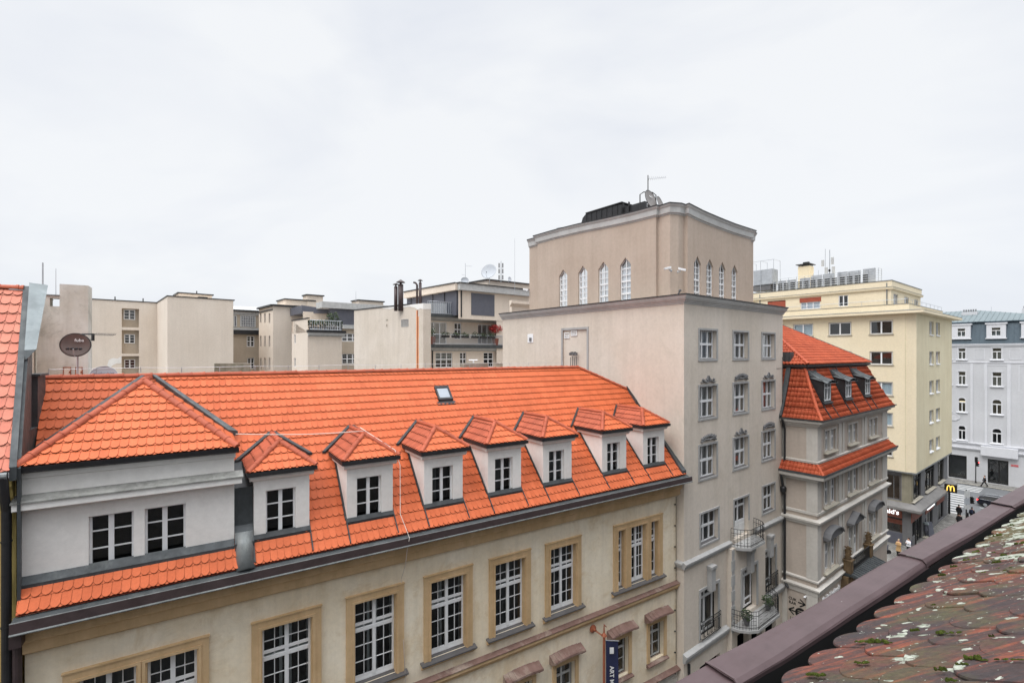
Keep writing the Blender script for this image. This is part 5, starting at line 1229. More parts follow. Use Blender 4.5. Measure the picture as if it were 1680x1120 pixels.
mb = MB(); Fq.box(mb, wq[1][0] - .1, wq[1][1] + .1, wq[1][3] - .5, wq[1][3] + .05, -.1, .05); Fq.box(mb, wq[2][0], wq[2][1], wq[2][2], wq[2][3] - .1, -.1, .03); mb.build('roller_blind', M['brownred'], yb)
mb = MB()
for x in (1247, 1456): t = Fq.tz(x, 500)[0] if x < 1400 else .35; mb.tube([Fq.pt(t, 8.0, .08), Fq.pt(t, 4.7, .08)], .06, 6)
mb.build('downpipe', M['zinc'], yb)
for i, h in enumerate(hX):
    cur = 'curtainblue' if (h[1] < 5 and h[2] < -4 and h[2] > -11) or (9 < h[0] < 13 and h[2] > 2) else None
    window(yb, FX, h[0], h[1], h[2], h[3], rec=.1, fw=.09, vb=((.5, .14),), curtain=cur, sill=('stonesill', .12, .1, .12), surround=('stonesill', .05, .015, False))
for i, h in enumerate(hY):
    cur = 'curtainred' if (h[0] > 9 and -2 < h[2] < 0) else 'curtain'
    window(yb, FY, h[0], h[1], h[2], h[3], rec=.14, fw=.07, vb=((.35, .09), (.7, .07)), curtain=cur, sill=('frame', .12, .1, .02), surround=('stonesill', .06, .02, False))
# base: mezzanine glazing, canopy, shopfront
C2 = FY.pt(.4, 0, -.4)[:2]; Fb = Fr(C2, (.782, .623)); Fc = Fr(C2, (-.623, .782)); BE = YE - .4
def rr(fr, x0, x1, z0, z1): a = fr.tz(x0, 0)[0]; b = fr.tz(x1, 0)[0]; return (min(a, b), max(a, b), z0, z1)
mz = [rr(Fb, 1496, 1510.5, -16.0, -13.35), rr(Fb, 1517.5, 1532.5, -16.0, -13.2), rr(Fb, 1538.5, 1548, -16.0, -13.2)]
mc = [rr(Fc, 1477, 1440, -16.1, -13.3)]
gb = [rr(Fb, 1496.5, 1502.5, -19.9, -18.2), rr(Fb, 1503, 1512.5, -20.9, -18.2), rr(Fb, 1520, 1530, -20.3, -18.5), rr(Fb, 1538.5, 1547.5, -20.7, -18.6)]
gc = [rr(Fc, 1480, 1440, -19.6, -18.0)]
mb = MB(); Fb.wall(mb, 0, BE, -21, -12.9, mz + gb, .25, .8); Fc.wall(mb, 0, 16, -21, -12.9, mc + gc, .3, 1.2)
mb.quad(Fb.pt(BE, -21), Fb.pt(BE, -12.7), Fb.pt(BE, -12.7, -18), Fb.pt(BE, -21, -18)); mb.build('base_wall', [M['plinth'], M['warmroom']], yb, recalc=False)
mb = MB(); sweep(mb, [FX.pt(16, 0), FX.pt(0, 0), FY.pt(YE, 0)], [(-.6, -12.78), (.02, -12.78), (.03, -12.92), (-.6, -12.95)]); mb.build('soffit', M['zinc'], yb)
mb = MB(); Fc.box(mb, -.02, mc[0][0] - .12, -16.35, -12.95, -.02, .03); Fb.box(mb, -.03, .45, -16.35, -12.95, -.02, .03); Fc.box(mb, mc[0][0] - .12, 14, -16.4, -16.1, -.01, .04); mb.build('corner_pier', M['travertine'], yb)
mb = MB(); sweep(mb, [Fc.pt(16, 0), Fc.pt(0, 0), Fb.pt(BE, 0)], [(-.1, -16.2), (.05, -16.2), (.95, -16.62), (.97, -16.85), (.8, -17.0), (-.1, -17.0)]); mb.build('canopy', M['canopy'], yb)
for k, h in enumerate(mz):
    window(yb, Fb, *h, rec=.12, fw=.08, vb=((.33, .07), (.66, .07)), hb=((.8, .06),), mat='iron' if k else 'iron', curtain='curtaingrey' if k == 0 else None, name='shop_window', sill=('stonesill', .06, .25, .1))
mb = MB(); a, b, c, d = mz[2]; Fb.box(mb, a + .3, a + 1.3, c + .2, d - .1, -.5, -.45); mb.build('lit_panel', M['lityellow'], yb)
window(yb, Fc, *mc[0], rec=.12, fw=.12, vb=((.3, .05),), mat='plinth', name='shop_window')
for k, h in enumerate(gb): window(yb, Fb, *h, rec=.12, fw=.06, vb=((.5, .06),), mat='iron', curtain='curtain' if k in (0, 2, 3) else None, glass='glassb', name='shop_window')
window(yb, Fc, *gc[0], rec=.15, fw=.06, vb=((.4, .05),), mat='iron', name='shop_window')
mb = MB()
for x0, x1, z0, z1 in ((1494.8, 1512, -18.2, -17.0), (1517.5, 1531, -18.5, -17.0), (1536, 1548.5, -18.6, -17.0)): h = rr(Fb, x0, x1, z0, z1); Fb.box(mb, *h, -.01, .05)
mb.build('shopfront_cladding', M['brickred'], yb)
mb = MB(); h = rr(Fc, 1480, 1440, -17.98, -17.0); Fc.box(mb, *h, -.01, .06)
for k in range(4): Fc.box(mb, h[0], h[1], -18.3 - .12 * k, -18.24 - .12 * k, -.1, .04)
mb.build('sign_cladding', M['brickred'], yb)
mb = MB(); Fc.box(mb, gc[0][0], gc[0][1], -20.9, -19.65, -.05, .05); mb.build('stall_riser', M['panel'], yb)
text("McDonald's", 'shop_sign', M['lit'], Fc.pt(Fc.tz(1475.2, 850)[0], -17.42, .12), Fc.right, (0, 0, 1), .7, None, .05, align='RIGHT', off=.006)
tag(bpy.data.objects['shop_sign'], 'white glowing shop name letters on the dark side front of the yellow building', 'sign')
t_, z_ = Fb.tz(1530, 822); o = text("McDonald's", 'illuminated_lettering', M['lit'], Fb.pt(Fb.tz(1524.5, 822)[0] + .1, -17.85, .12), Fb.right, (0, 0, 1), .7, None, .05, off=.01)
tag(o, 'white glowing lettering on the red street front of the yellow building', 'sign')
# projecting sign with golden arches
p = pc = Vector(((1559.5 - CX) / F * 58.5, 58.5, H - (800.5 - CY) / F * 58.5)); wd, hg = .58, .48
ms = thing('projecting_sign', 'black projecting box sign with glowing golden arches under the grey canopy', 'sign', p)
ax = FY.out.copy(); fc = FY.al * -1
q = MB(); q.hexa([pc - ax * wd - fc * .06 + Vector((0, 0, -hg)), pc + ax * wd - fc * .06 + Vector((0, 0, -hg)), pc + ax * wd + fc * .06 + Vector((0, 0, -hg)), pc - ax * wd + fc * .06 + Vector((0, 0, -hg)),
             pc - ax * wd - fc * .06 + Vector((0, 0, hg)), pc + ax * wd - fc * .06 + Vector((0, 0, hg)), pc + ax * wd + fc * .06 + Vector((0, 0, hg)), pc - ax * wd + fc * .06 + Vector((0, 0, hg))]); q.build('sign_box', M['black'], ms)
q = MB()
for s_ in (-1, 1):
    pts = []
    for i in range(13):
        f = i / 12; x = s_ * .16 + .16 * -math.cos(math.pi * f); y = -.30 + .62 * math.sin(math.pi * f) ** .62
        pts.append(pc + fc * .09 + ax * x + Vector((0, 0, y)))
    q.tube(pts, .055, 6)
q.build('arches_emblem', M['litgold'], ms)
q = MB(); q.tube([pc - ax * wd, pc - ax * (wd + .6)], .03, 6); q.build('bracket', M['iron'], ms)

# roof things on the yellow building
Fr_ = Fr(Fq.pt(0, 0, -1.2)[:2], (-.623, .782))
scr = thing('rooftop_screen', 'long louvred grey screen with rails on the roof of the yellow building', 'rooftop screen', Fr_.pt(6, 7.9))
def zat(x, y): return Fr_.tz(x, y)
ta = zat(1441, 450)[0]; tb = zat(1256, 470)[0]; zt0 = zat(1437, 440)[1]
mb = MB(); x = ta + .3
while x < tb:
    w = U(.8, 1.3); top = zt0 + .1 - .35 * (x - ta) / (tb - ta) - (0 if R() < .6 else .1)
    Fr_.box(mb, x, min(x + w, tb), 7.9, top, -.14, -.04); x += w + U(.02, .5)
mb.build('louvre_panel', M['steel'], scr)
mb = MB(); n = 14
for k in range(n):
    t0_ = ta + 1.0 + (tb - ta - 1.5) * k / n
    for i in range(4): Fr_.box(mb, t0_, t0_ + .55, 8.45 + i * .26, 8.58 + i * .26, -.04, -.0)
mb.build('louvre_slot', M['black'], scr)
mb = MB()
for i in range(6): 
    z_ = 8.6 + i * .28; mb.tube([Fr_.pt(ta, z_ + (zt0 - 9.75 if 0 else 0), .05), Fr_.pt(tb, z_, .05)], .02, 4); mb.tube([Fr_.pt(ta, z_, .05), Fr_.pt(ta, z_, -1.2)], .02, 4)
for k in range(14): mb.tube([Fr_.pt(ta + (tb - ta) * k / 13, 7.9, .05), Fr_.pt(ta + (tb - ta) * k / 13, 10.0, .05)], .025, 4)
mb.tube([Fr_.pt(ta, 7.9, -1.2), Fr_.pt(ta, 10.0, -1.2)], .025, 4)
mb.build('rail', M['steel'], scr)
Fc3 = Fr(Fq.pt(0, 0, -3.2)[:2], (-.623, .782)); a = Fc3.r(1309, 1328, 438, 470); chm = thing('roof_chimney', 'yellow rendered chimney with flat dark cap on the roof', 'chimney', Fc3.pt((a[0] + a[1]) / 2, 7.9))
mb = MB(); Fc3.box(mb, a[0], a[1], 7.9, a[3], -1.4, 0); mb.build('shaft', M['yellow'], chm)
mb = MB(); Fc3.box(mb, a[0] - .15, a[1] + .2, a[3] + .22, a[3] + .3, -1.7, .25); 
for t in (a[0] + .1, a[1] - .15):
    for o_ in (-1.3, -.1): Fc3.box(mb, t, t + .08, a[3], a[3] + .23, o_, o_ + .08)
Fc3.box(mb, a[0] + .3, a[0] + 1.0, a[3] + .3, a[3] + .62, -.9, -.5)
mb.build('cap', M['blackmetal'], chm)
mst = Fc3.tz(1361, 440)[0]; zb = 7.9; zt = Fc3.tz(1361, 410)[1]
cell = thing('mobile_antenna', 'white panel mobile phone antenna cluster on the yellow building', 'antenna', Fc3.pt(mst, 7.9))
mb = MB(); mb.tube([Fc3.pt(mst, 7.9), Fc3.pt(mst, zt)], .05, 6); mb.tube([Fc3.pt(mst + .5, 7.9), Fc3.pt(mst + .5, zt + .2)], .03, 6); mb.build('mast', M['steel'], cell)
for dt, z0, z1, w in ((-.45, 8.9, 11.1, .34), (.35, 8.9, 11.1, .34), (.75, 11.3, 12.1, .3), (-.35, 11.4, 12.3, .3)):
    q = MB(); Fc3.box(q, mst + dt - w / 2, mst + dt + w / 2, z0, z1, .05, .22); q.build('panel_antenna', M['fascia'], cell, bevel=.03)
q = MB(); 
for k in range(4): Fc3.box(q, mst - .1, mst + .1, 9.0 + k * .5, 9.3 + k * .5, .0, .15)
q.build('remote_unit', M['black'], cell)
for x, h in ((1337, 2.6), (1345, 2.9)): antenna('whip_antenna', 'thin whip aerial, %s of two between chimney and phone antenna' % ('left' if x < 1340 else 'right'), Fc3.pt(Fc3.tz(x, 450)[0], 7.9, .5), h, r=.03)
# plant at the far left roof edge
Fh = Fr(Fq.pt(0, 0, .0)[:2], (-.623, .782)); t0 = Fh.tz(1268, 450)[0]
hv = thing('rooftop_unit', 'grey air handling unit under a tube frame beside the attic block', 'ventilation unit', Fh.pt(t0 + 1, 7.9, -1))
a = Fh.r(1242, 1267, 445, 458, -.5); mb = MB(); Fh.box(mb, a[0], a[0] + 2.5, 9.4, a[3] + .1, -2.2, -.5); mb.build('casing', M['steel'], hv)
mb = MB(); Fh.box(mb, a[0] + .3, a[0] + 2.6, 8.6, 9.38, -2, -.6); mb.build('fan_base', M['plinth'], hv)
mb = MB(); 
for t in (a[0] - .2, a[0] + 1.5, a[0] + 3): 
    mb.tube([Fh.pt(t, 7.9, -.4), Fh.pt(t, a[3] + 1.3, -.4), Fh.pt(t, a[3] + 1.3, -2.4), Fh.pt(t, 7.9, -2.4)], .03, 5)
mb.tube([Fh.pt(a[0] - .2, a[3] + 1.3, -.4), Fh.pt(a[0] + 3, a[3] + 1.3, -.4)], .03, 5); mb.build('tube_frame', M['steel'], hv)
mb = MB(); railing(mb, [FX.pt(XE, 5.5, -.85), FX.pt(.85, 5.5, -.85), FY.pt(YE - .95, 5.5, -.85)], .5, 2.0, .015, (1.0,)); tag(mb.build('terrace_railing', M['steel']), 'thin steel handrail on the parapet of the yellow building', 'railing')

# ================================================================== pale grey building across the junction
FG = Fr((78.3, 76.4), (-.623, .782))
gbd = thing('grey_building', 'pale grey corner building with blue sheet mansard and arched windows', 'building', FG.pt(2, -H, -6))
gcols = [(-3.2, -2.2), (.66, 1.75), (4.88, 5.8), (6.75, 7.67)]
gh = [(a, b, -.9, .92) for a, b in gcols] + [(a, b, -5.15, -2.95) for a, b in gcols] + [(a, b, -9.65, -7.35) for a, b in gcols] + [(a, b, -14.3, -12.0) for a, b in gcols]
gs = [(-.1, 2.26, -20.8, -16.95), (4.75, 7.05, -20.8, -16.95), (-6, -3, -20.8, -17)]
mb = MB(); FG.wall(mb, -8, 12, -21, 1.6, gh + gs, .15)
for a, b, c, d in gh:       # arch spandrels
    if d in (-7.35, -12.0):
        m = (a + b) / 2; r_ = (b - a) / 2; zc = d - r_
        for s_ in (-1, 1):
            pts = [FG.pt(m + s_ * r_, d, .0)] + [FG.pt(m + s_ * r_ * math.cos(q), zc + r_ * math.sin(q), 0) for q in [math.pi / 2 * (1 - k / 8) for k in range(9)]]
            mb.prism(pts, FG.out * -.12)
mb.build('wall', [M['greywall'], M['room']], gbd, recalc=False)
mb = MB()
for z0, z1, o_ in ((1.15, 1.6, .25), (-1.6, -1.35, .1), (-15.0, -14.62, .3), (-15.9, -15.5, .35)): FG.prof(mb, -8, 12, [(0, z0), (o_ * .5, z0 + .03), (o_, z1 - .1), (o_, z1), (0, z1 + .02)])
FG.box(mb, -1.2, 3.0, -16.4, -14.95, .1, .7); FG.box(mb, 3.05, 12, -15.5, -15.0, .0, .06)
for a, b in ((-.35, .05), (2.3, 2.6), (4.0, 4.3), (8.4, 8.7), (-4.2, -3.9)): FG.box(mb, a, b, -14.62, -1.6, -.01, .1)
for c in (1.2, -2.7):
    FG.ring(mb, c - 1.6, c + 1.5, -5.9, -1.75, .0 + .12, -.01, .05, False)
for a, b in ((2.6, 3.9), (-.9 - .6, -.2)): FG.ring(mb, a, b, -.9, .8, .08, -.01, .04)
mb.build('moulding', M['greytrimw'], gbd)
for a, b, c, d in gh:
    arch = d in (-7.35, -12.0)
    q = MB(); r_ = (b - a) / 2; m = (a + b) / 2
    FG.ring(q, a, b, c, d, .07, -.2, -.13); FG.box(q, m - .05, m + .05, c, c + (d - c) * .66, -.19, -.12); FG.box(q, a, b, c + (d - c) * .64, c + (d - c) * .71, -.19, -.115)
    w = q.build('window', M['frame'], gbd)
    q = MB(); q.quad(FG.pt(a, c, -.165), FG.pt(b, c, -.165), FG.pt(b, d, -.165), FG.pt(a, d, -.165)); q.build('pane', M['glass'], w, recalc=False)
    if d > -6 : q = MB(); q.quad(FG.pt(a, c, -.28), FG.pt(b, c, -.28), FG.pt(b, c + (d - c) * .64, -.28), FG.pt(a, c + (d - c) * .64, -.28)); q.build('curtain', M['curtaingrey'], w, recalc=False)
    q = MB(); FG.prof(q, a - .25, b + .25, [(0, c - .02), (.25, c - .1), (.25, c - .2), (0, c - .25)]); FG.box(q, a - .12, a, c, d - (r_ if arch else 0), -.01, .05); FG.box(q, b, b + .12, c, d - (r_ if arch else 0), -.01, .05)
    if arch:
        for k in range(10):
            a0 = math.pi * k / 10; a1 = math.pi * (k + 1) / 10; zc = d - r_; R0, R1 = r_, r_ + .12
            q.hexa([FG.pt(m + R0 * math.cos(a0), zc + R0 * math.sin(a0), 0), FG.pt(m + R1 * math.cos(a0), zc + R1 * math.sin(a0), 0), FG.pt(m + R1 * math.cos(a1), zc + R1 * math.sin(a1), 0), FG.pt(m + R0 * math.cos(a1), zc + R0 * math.sin(a1), 0),
                    FG.pt(m + R0 * math.cos(a0), zc + R0 * math.sin(a0), .05), FG.pt(m + R1 * math.cos(a0), zc + R1 * math.sin(a0), .05), FG.pt(m + R1 * math.cos(a1), zc + R1 * math.sin(a1), .05), FG.pt(m + R0 * math.cos(a1), zc + R0 * math.sin(a1), .05)])
    else: FG.box(q, a - .16, b + .16, d, d + .14, -.01, .06)
    q.build('surround', M['greytrimw'], w)
mb = MB(); FG.box(mb, 4.95, 5.7, -8.1, -7.9, -.35, -.3); mb.build('ceiling_lamp', M['litwarm'], gbd)
for h in gs:
    window(gbd, FG, *h, rec=.12, fw=.16, vb=((.45, .18),) if h[0] < 0.5 else (), hb=((.8, .08),) if h[0] < .5 else (), mat='black', name='shop_window')
mb = MB(); c = FG.pt(6.4, -10.6, .02); 
mb.lathe(c, [(.001, .0), (.62, .0), (.62, .08), (.5, .1), (.48, .04), (.001, .07)], 24, axis=FG.out, sx=1.35); mb.build('oval_relief', M['greytrimw'], gbd)
# mansard
G1, G2 = 1.62, 5.15
mb = MB(); mb.quad(FG.pt(-8, G1, .2), FG.pt(12, G1, .2), FG.pt(12, G2, -.7), FG.pt(-8, G2, -.7))
for k in range(36): t = -8 + k * .56; mb.prism([FG.pt(t, G1, .2), FG.pt(t + .03, G1, .2), FG.pt(t + .03, G2, -.7), FG.pt(t, G2, -.7)], FG.out * .04)
mb.build('mansard', M['bluegreyroof'], gbd, recalc=False)
mb = MB(); FG.prof(mb, -8, 12, [(-.8, G2 - .1), (-.35, G2 - .05), (-.3, G2 + .1), (-.8, G2 + .14)]); mb.build('mansard_edge', M['bluegreyroof'], gbd)
mb = MB(); ztop = 7.6; mb.poly([FG.pt(-8, G2 + .1, -.5), FG.pt(12, G2 + .1, -.5), FG.pt(12, ztop, -8), FG.pt(4.5, ztop, -8)])
for k in range(30): t = -7 + k * .65; f = min(1, max(0, (t + 8) / 12.5)) if t < 4.5 else 1; mb.tube([FG.pt(t, G2 + .13, -.5), FG.pt(t, G2 + .13 + (ztop - G2 - .1) * f, -.5 - 7.5 * f)], .03, 4)
mb.poly([FG.pt(-8, G2 + .1, -.5), FG.pt(4.5, ztop, -8), FG.pt(-8, G2, -16)]); mb.build('roof', M['bluegreyroof2'], gbd, recalc=False)
for x0, x1 in ((1556, 1592), (1618, 1650), (1675, 1710)):
    a = FG.r(x0, x1, 533, 553, .15); z0, z1 = 2.5, 4.75; t0, t1 = a[0], a[1]; q = MB()
    dual = x0 < 1560; hs = [((t0 + t1) / 2 - .55, (t0 + t1) / 2 + .55, z0 + .35, z1 - .55)] if not dual else [(4.88, 5.9, z0 + .35, z1 - .55), (6.6, 7.5, z0 + .35, z1 - .55)]
    Fd = Fr(FG.pt(0, 0, .2)[:2], (-.623, .782)); Fd.o = FG.o
    Fd.wall(q, t0, t1, z0, z1, hs, .1)
    for t in (t0, t1): q.poly([Fd.pt(t, z0), Fd.pt(t, z1), Fd.pt(t, z1, -.9), Fd.pt(t, z0, -.9)])
    Fd.box(q, t0 - .15, t1 + .15, z1 - .02, z1 + .2, -.9, .12); Fd.box(q, t0 - .12, t1 + .12, z0 - .12, z0 + .02, -.4, .12)
    d = q.build('attic_dormer', [M['greytrimw'], M['room']], gbd, recalc=False)
    for h in hs:
        q = MB(); Fd.ring(q, *h, .06, -.14, -.06); Fd.box(q, (h[0] + h[1]) / 2 - .04, (h[0] + h[1]) / 2 + .04, h[2], h[2] + .85, -.13, -.05); Fd.box(q, h[0], h[1], h[2] + .82, h[2] + .92, -.13, -.045); q.build('window', M['frame'], d)
        q = MB(); q.quad(*[Fd.pt(t, z, -.1) for t, z in ((h[0], h[2]), (h[1], h[2]), (h[1], h[3]), (h[0], h[3]))]); q.build('pane', M['glass'], d, recalc=False)
for x0, x1, y0, lb, ww in ((1577, 1603, 512, 'wide white chimney row with pots on the blue roof', 1), (1676, 1690, 506, 'white chimney at the right edge on the blue roof', 0)):
    Fk = Fr(FG.pt(0, 0, -5)[:2], (-.623, .782)); a = Fk.r(x0, x1, y0, 520); cm = thing('chimney_stack', lb, 'chimney', Fk.pt(a[0], 6)); q = MB(); Fk.box(q, a[0], a[1], 5.5, a[3], -1, 0); q.build('shaft', M['greywall'], cm)
    for k in range(6 if ww else 2):
        q = MB(); c = Fk.pt(a[0] + .25 + k * (a[1] - a[0] - .5) / (5 if ww else 1), a[3], -.5); q.tube([c, c + Vector((0, 0, .35))], .1, 8); q.lathe(c + Vector((0, 0, .4)), [(.16, 0), (.001, .06)], 8); q.build('chimney_pot', M['plinth'], cm)
antenna('roof_aerial', 'thin aerial on the blue roof of the pale grey building', FG.pt(FG.tz(1626, 515, -5)[0], 6, -5), 1.9, r=.03)

# ================================================================== courtyard buildings behind the ridge
def pw(px, py, Y): return Vector(((px - CX) / F * Y, Y, H - (py - CY) / F * Y))
def frame_at(px, Y, vx):      # frame whose lines run to the vanishing point at x = vx
    p = ((px - CX) / F * Y, Y); d = ((vx - CX) / F, 1.0)
    return Fr(p, d)
def wins(root, fr, boxes, **kw):
    for x0, x1, y0, y1 in boxes:
        window(root, fr, *fr.r(x0, x1, y0, y1), **kw)
# --- first block, left
F1 = frame_at(275, 62, 1726); F1s = Fr(F1.p, (-F1.d[1], F1.d[0]))
b1 = thing('court_block', 'beige windowless court block with small windows in a recessed strip, left background', 'building', F1.pt(0, -H, -5))
zt = F1.tz(275, 486)[1]; t1_ = F1.tz(383, 490)[0]; ts = F1s.tz(258, 500)[0]
mb = MB(); F1.wall(mb, 0, t1_, -21, zt); F1s.wall(mb, 0, ts, -21, zt); mb.quad(F1.pt(t1_, -21), F1.pt(t1_, zt), F1.pt(t1_, zt, -14), F1.pt(t1_, -21, -14))
Fw = Fr(F1s.pt(ts, 0)[:2], F1.d); tl_ = Fw.tz(120, 500)[0]; Rc = []
for y0, y1 in ((505.5, 536.5), (541, 580), (584, 640)):
    Rc.append(Fw.r(200, 228.5, y0, y1) + (.9, 0))
Fw.wall(mb, tl_, 0, -21, zt, Rc); mb.poly([F1.pt(0, zt), F1.pt(t1_, zt), F1.pt(t1_, zt, -14), F1.pt(tl_, zt, -22), Fw.pt(tl_, zt), Fw.pt(0, zt)])
mb.build('wall', [M['beige2'], M['room']], b1, recalc=False)
Fi = Fr(Fw.pt(0, 0, -.895)[:2], F1.d)
mb = MB()
for r_ in Rc: Fi.box(mb, r_[0], r_[1], r_[2], r_[3], -.1, .0)
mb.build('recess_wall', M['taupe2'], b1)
Fj = Fr(Fi.pt(0, 0, .04)[:2], F1.d)
for y0, y1, x0, x1 in ((507.5, 524, 203, 222), (548, 563, 204, 221.5), (589.5, 604, 204, 222)):
    h = Fj.r(x0, x1, y0, y1); q = MB(); Fj.box(q, h[0], h[1], h[2], h[3], -.05, -.035); q.build('pane', M['room'], b1)
    window(b1, Fj, *h, rec=-.04, fw=.1, vb=((.5, .14),), sub=[('h', .33, 0, 1, .06), ('h', .66, 0, 1, .06)])
pp = [Fw.pt(tl_, 0), Fw.pt(0, 0), F1.pt(0, 0), F1.pt(t1_, 0), F1.pt(t1_, 0, -8)]
mb = MB(); sweep(mb, [Fw.pt(tl_, 0), Fw.pt(0, 0)], [(-.3, zt), (.08, zt), (.08, zt + .12), (-.3, zt + .12)]); sweep(mb, [F1s.pt(ts, 0), F1.pt(0, 0), F1.pt(t1_ + .1, 0), F1.pt(t1_ + .1, 0, -8)], [(-.3, zt), (.08, zt), (.08, zt + .12), (-.3, zt + .12)]); mb.build('coping', M['blackmetal'], b1)
mb = MB(); h = F1.r(294, 348, 472, 490, -4); F1.box(mb, h[0], h[1], zt - .2, zt + .9, -8, -4); mb.build('rooftop_hut', M['beige2'], b1)
mb = MB(); F1.box(mb, h[0] - .2, h[1] + .2, zt + .9, zt + 1.05, -8.2, -3.8); F1.box(mb, F1.tz(325, 488, -4)[0], F1.tz(341, 488, -4)[0], zt + .2, zt + .62, -4.02, -3.98); mb.build('hut_roof', M['blackmetal'], b1)
mb = MB(); 
for x in (189, 235): p = Fw.pt(Fw.tz(x, 495, -.5)[0], zt, -.5); mb.tube([p, p + Vector((0, 0, .6))], .07, 6)
p = F1.pt(F1.tz(323, 480, -5)[0], zt + 1, -5); mb.tube([p, p + Vector((0, 0, .5))], .07, 6)
mb.build('vent_pipe', M['iron'], b1)
mb = MB(); n = 18; a = [Fw.tz(x, 600, .02) for x in (176, 199)]
pts = [(176, 599), (179, 590), (186, 587), (193, 588), (199.5, 584), (199.5, 596), (192, 596), (185, 599), (181, 603)]
mb.prism([Fw.pt(*Fw.tz(x, y), .01) for x, y in pts], Fw.out * .02); mb.build('plaster_patch', M['white_pl'], b1)

# --- second block, centre left
b2 = thing('terraced_court_block', 'beige court building with glass attic, roof terrace and narrow windows', 'building', pw(480, CY, 70) - Vector((0, 0, H)))
f1 = frame_at(383, 76, 1835)       # wall with the glazed attic
f2 = frame_at(448, 70, 130); f3 = frame_at(448, 70, 1835)
za = f2.tz(448, 502)[1]
mb = MB()
ta, tb = f1.tz(378, 545)[0], f1.tz(425, 545)[0]
zA = f1.tz(383, 510)[1]; h1 = [f1.r(405, 417.5, 551, 568.5), f1.r(406, 417.5, 587, 605)]
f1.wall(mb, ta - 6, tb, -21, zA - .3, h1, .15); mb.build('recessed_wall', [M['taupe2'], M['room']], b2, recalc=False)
for h in h1: window(b2, f1, *h, rec=.1, fw=.12, vb=((.5, .16),), hb=((.5, .14),), sub=[('h', .25, 0, 1, .05), ('h', .75, 0, 1, .05)])
mb = MB(); f1.box(mb, ta, tb, zA - .55, zA, -.2, .1); f1.box(mb, ta, tb, *sorted((f1.tz(383, 545)[1], f1.tz(383, 537)[1])), -.2, .15); mb.build('attic_band', M['fascia'], b2)
mb = MB(); a = f1.r(383.5, 388.5, 517, 536); b = f1.r(394, 419.5, 517, 536)
for h in (a, b): f1.ring(mb, *h, .12, .0, .12)
for k in range(1, 9): f1.box(mb, b[0] + (b[1] - b[0]) * k / 9 - .04, b[0] + (b[1] - b[0]) * k / 9 + .04, b[2], b[3], .02, .11)
for k in range(1, 5): f1.box(mb, b[0], b[1], b[2] + (b[3] - b[2]) * k / 5 - .04, b[2] + (b[3] - b[2]) * k / 5 + .04, .02, .105)
w = mb.build('glazed_attic', M['framegrey'], b2)
mb = MB()
for h in (a, b): f1.box(mb, h[0], h[1], h[2], h[3], .0, .05)
mb.build('pane', M['panel'], w)
mb = MB(); f1.box(mb, ta, tb + .1, zA, zA + .22, -.6, .5); mb.build('eaves', M['blackmetal'], b2); mb = MB(); f1.box(mb, ta, tb, f1.tz(383, 545.5)[1] - .25, f1.tz(383, 541)[1], .0, .35); mb.build('gutter_band', M['blackmetal'], b2)
mb = MB(); f1.prof(mb, ta, tb + 2, [(-.5, zA + .2), (-6, zA + 1.3), (-6, zA + .1), (-.5, zA + .1)]); mb.build('sheet_roof', M['fascia'], b2)
t2 = f2.tz(425, 510)[0]
sl = [f2.r(x0, x1, y0, y1) for x0, x1 in ((426.5, 429), (433.5, 436), (441, 443.5)) for y0, y1 in ((514, 530), (551, 569), (587, 606))]
lo, hi = min(0, t2), max(0, t2)
mb = MB(); f2.wall(mb, lo, hi, -21, za, sl, .2); mb.build('angled_wall', [M['beige2'], M['room']], b2, recalc=False)
mb = MB()
for h in sl: f2.box(mb, h[0], h[1], h[2], h[3], -.28, -.2)
mb.build('slot_window', M['panel'], b2)
t3 = f3.tz(498, 500)[0]; mb = MB(); f3.wall(mb, 0, t3, -21, za); mb.quad(f3.pt(t3, -21), f3.pt(t3, za), f3.pt(t3, za, -12), f3.pt(t3, -21, -12)); mb.poly([f2.pt(t2, za), f3.pt(0, za), f3.pt(t3, za), f3.pt(t3, za, -12)])
mb.build('wall', M['beige2'], b2, recalc=False)
mb = MB(); f2.box(mb, lo - .1, hi + .1, za, za + .25, -.5, .35); f3.box(mb, -.1, t3 + .1, za + .003, za + .253, -.5, .35); f2.box(mb, lo, hi, za - .55, za - .4, .0, .12); mb.build('eaves', M['blackmetal'], b2)
# nearer block with roof terrace
g1 = frame_at(505, 60, 130); g2 = frame_at(505, 60, 1835); zg = g1.tz(505, 522.5)[1]; tg = g1.tz(479, 530)[0]
sl = [g1.r(482.5, 485.5, 549, 563.5), g1.r(482.5, 485.5, 587, 602)]
mb = MB(); g1.wall(mb, min(tg, 0), max(tg, 0), -21, zg, sl, .15); te = g2.tz(561, 560)[0]; zd = g2.tz(505, 545)[1]
g2.wall(mb, 0, te, -21, zd); mb.quad(g2.pt(te, -21), g2.pt(te, zd), g2.pt(te, zd, -9), g2.pt(te, -21, -9)); mb.poly([g2.pt(0, zd), g2.pt(te, zd), g2.pt(te, zd, -9), g2.pt(0, zd, -9)])
mb.quad(g2.pt(0, zd), g2.pt(.01, zg), g1.pt(tg * .999, zg), g1.pt(tg * .999, zd)); mb.build('terrace_block', [M['beige2'], M['room']], b2, recalc=False)
for h in sl: window(b2, g1, *h, rec=.08, fw=.07, vb=())
mb = MB(); g1.box(mb, min(tg, 0), max(tg, 0), zg, zg + .12, -.25, .08); g2.box(mb, -.1, te + .4, zd, zd + .3, -.2, .5); mb.build('coping', M['blackmetal'], b2)
mb = MB(); g2.prof(mb, 0, te + .3, [(0, zd - .5), (.35, zd - .3), (.4, zd), (0, zd)]); mb.build('cornice', M['fascia'], b2)
up = Fr(g2.pt(0, 0, -7)[:2], g2.d); a = up.tz(497, 520)[0]; b = up.tz(553, 520)[0]; zu = up.tz(520, 512)[1]
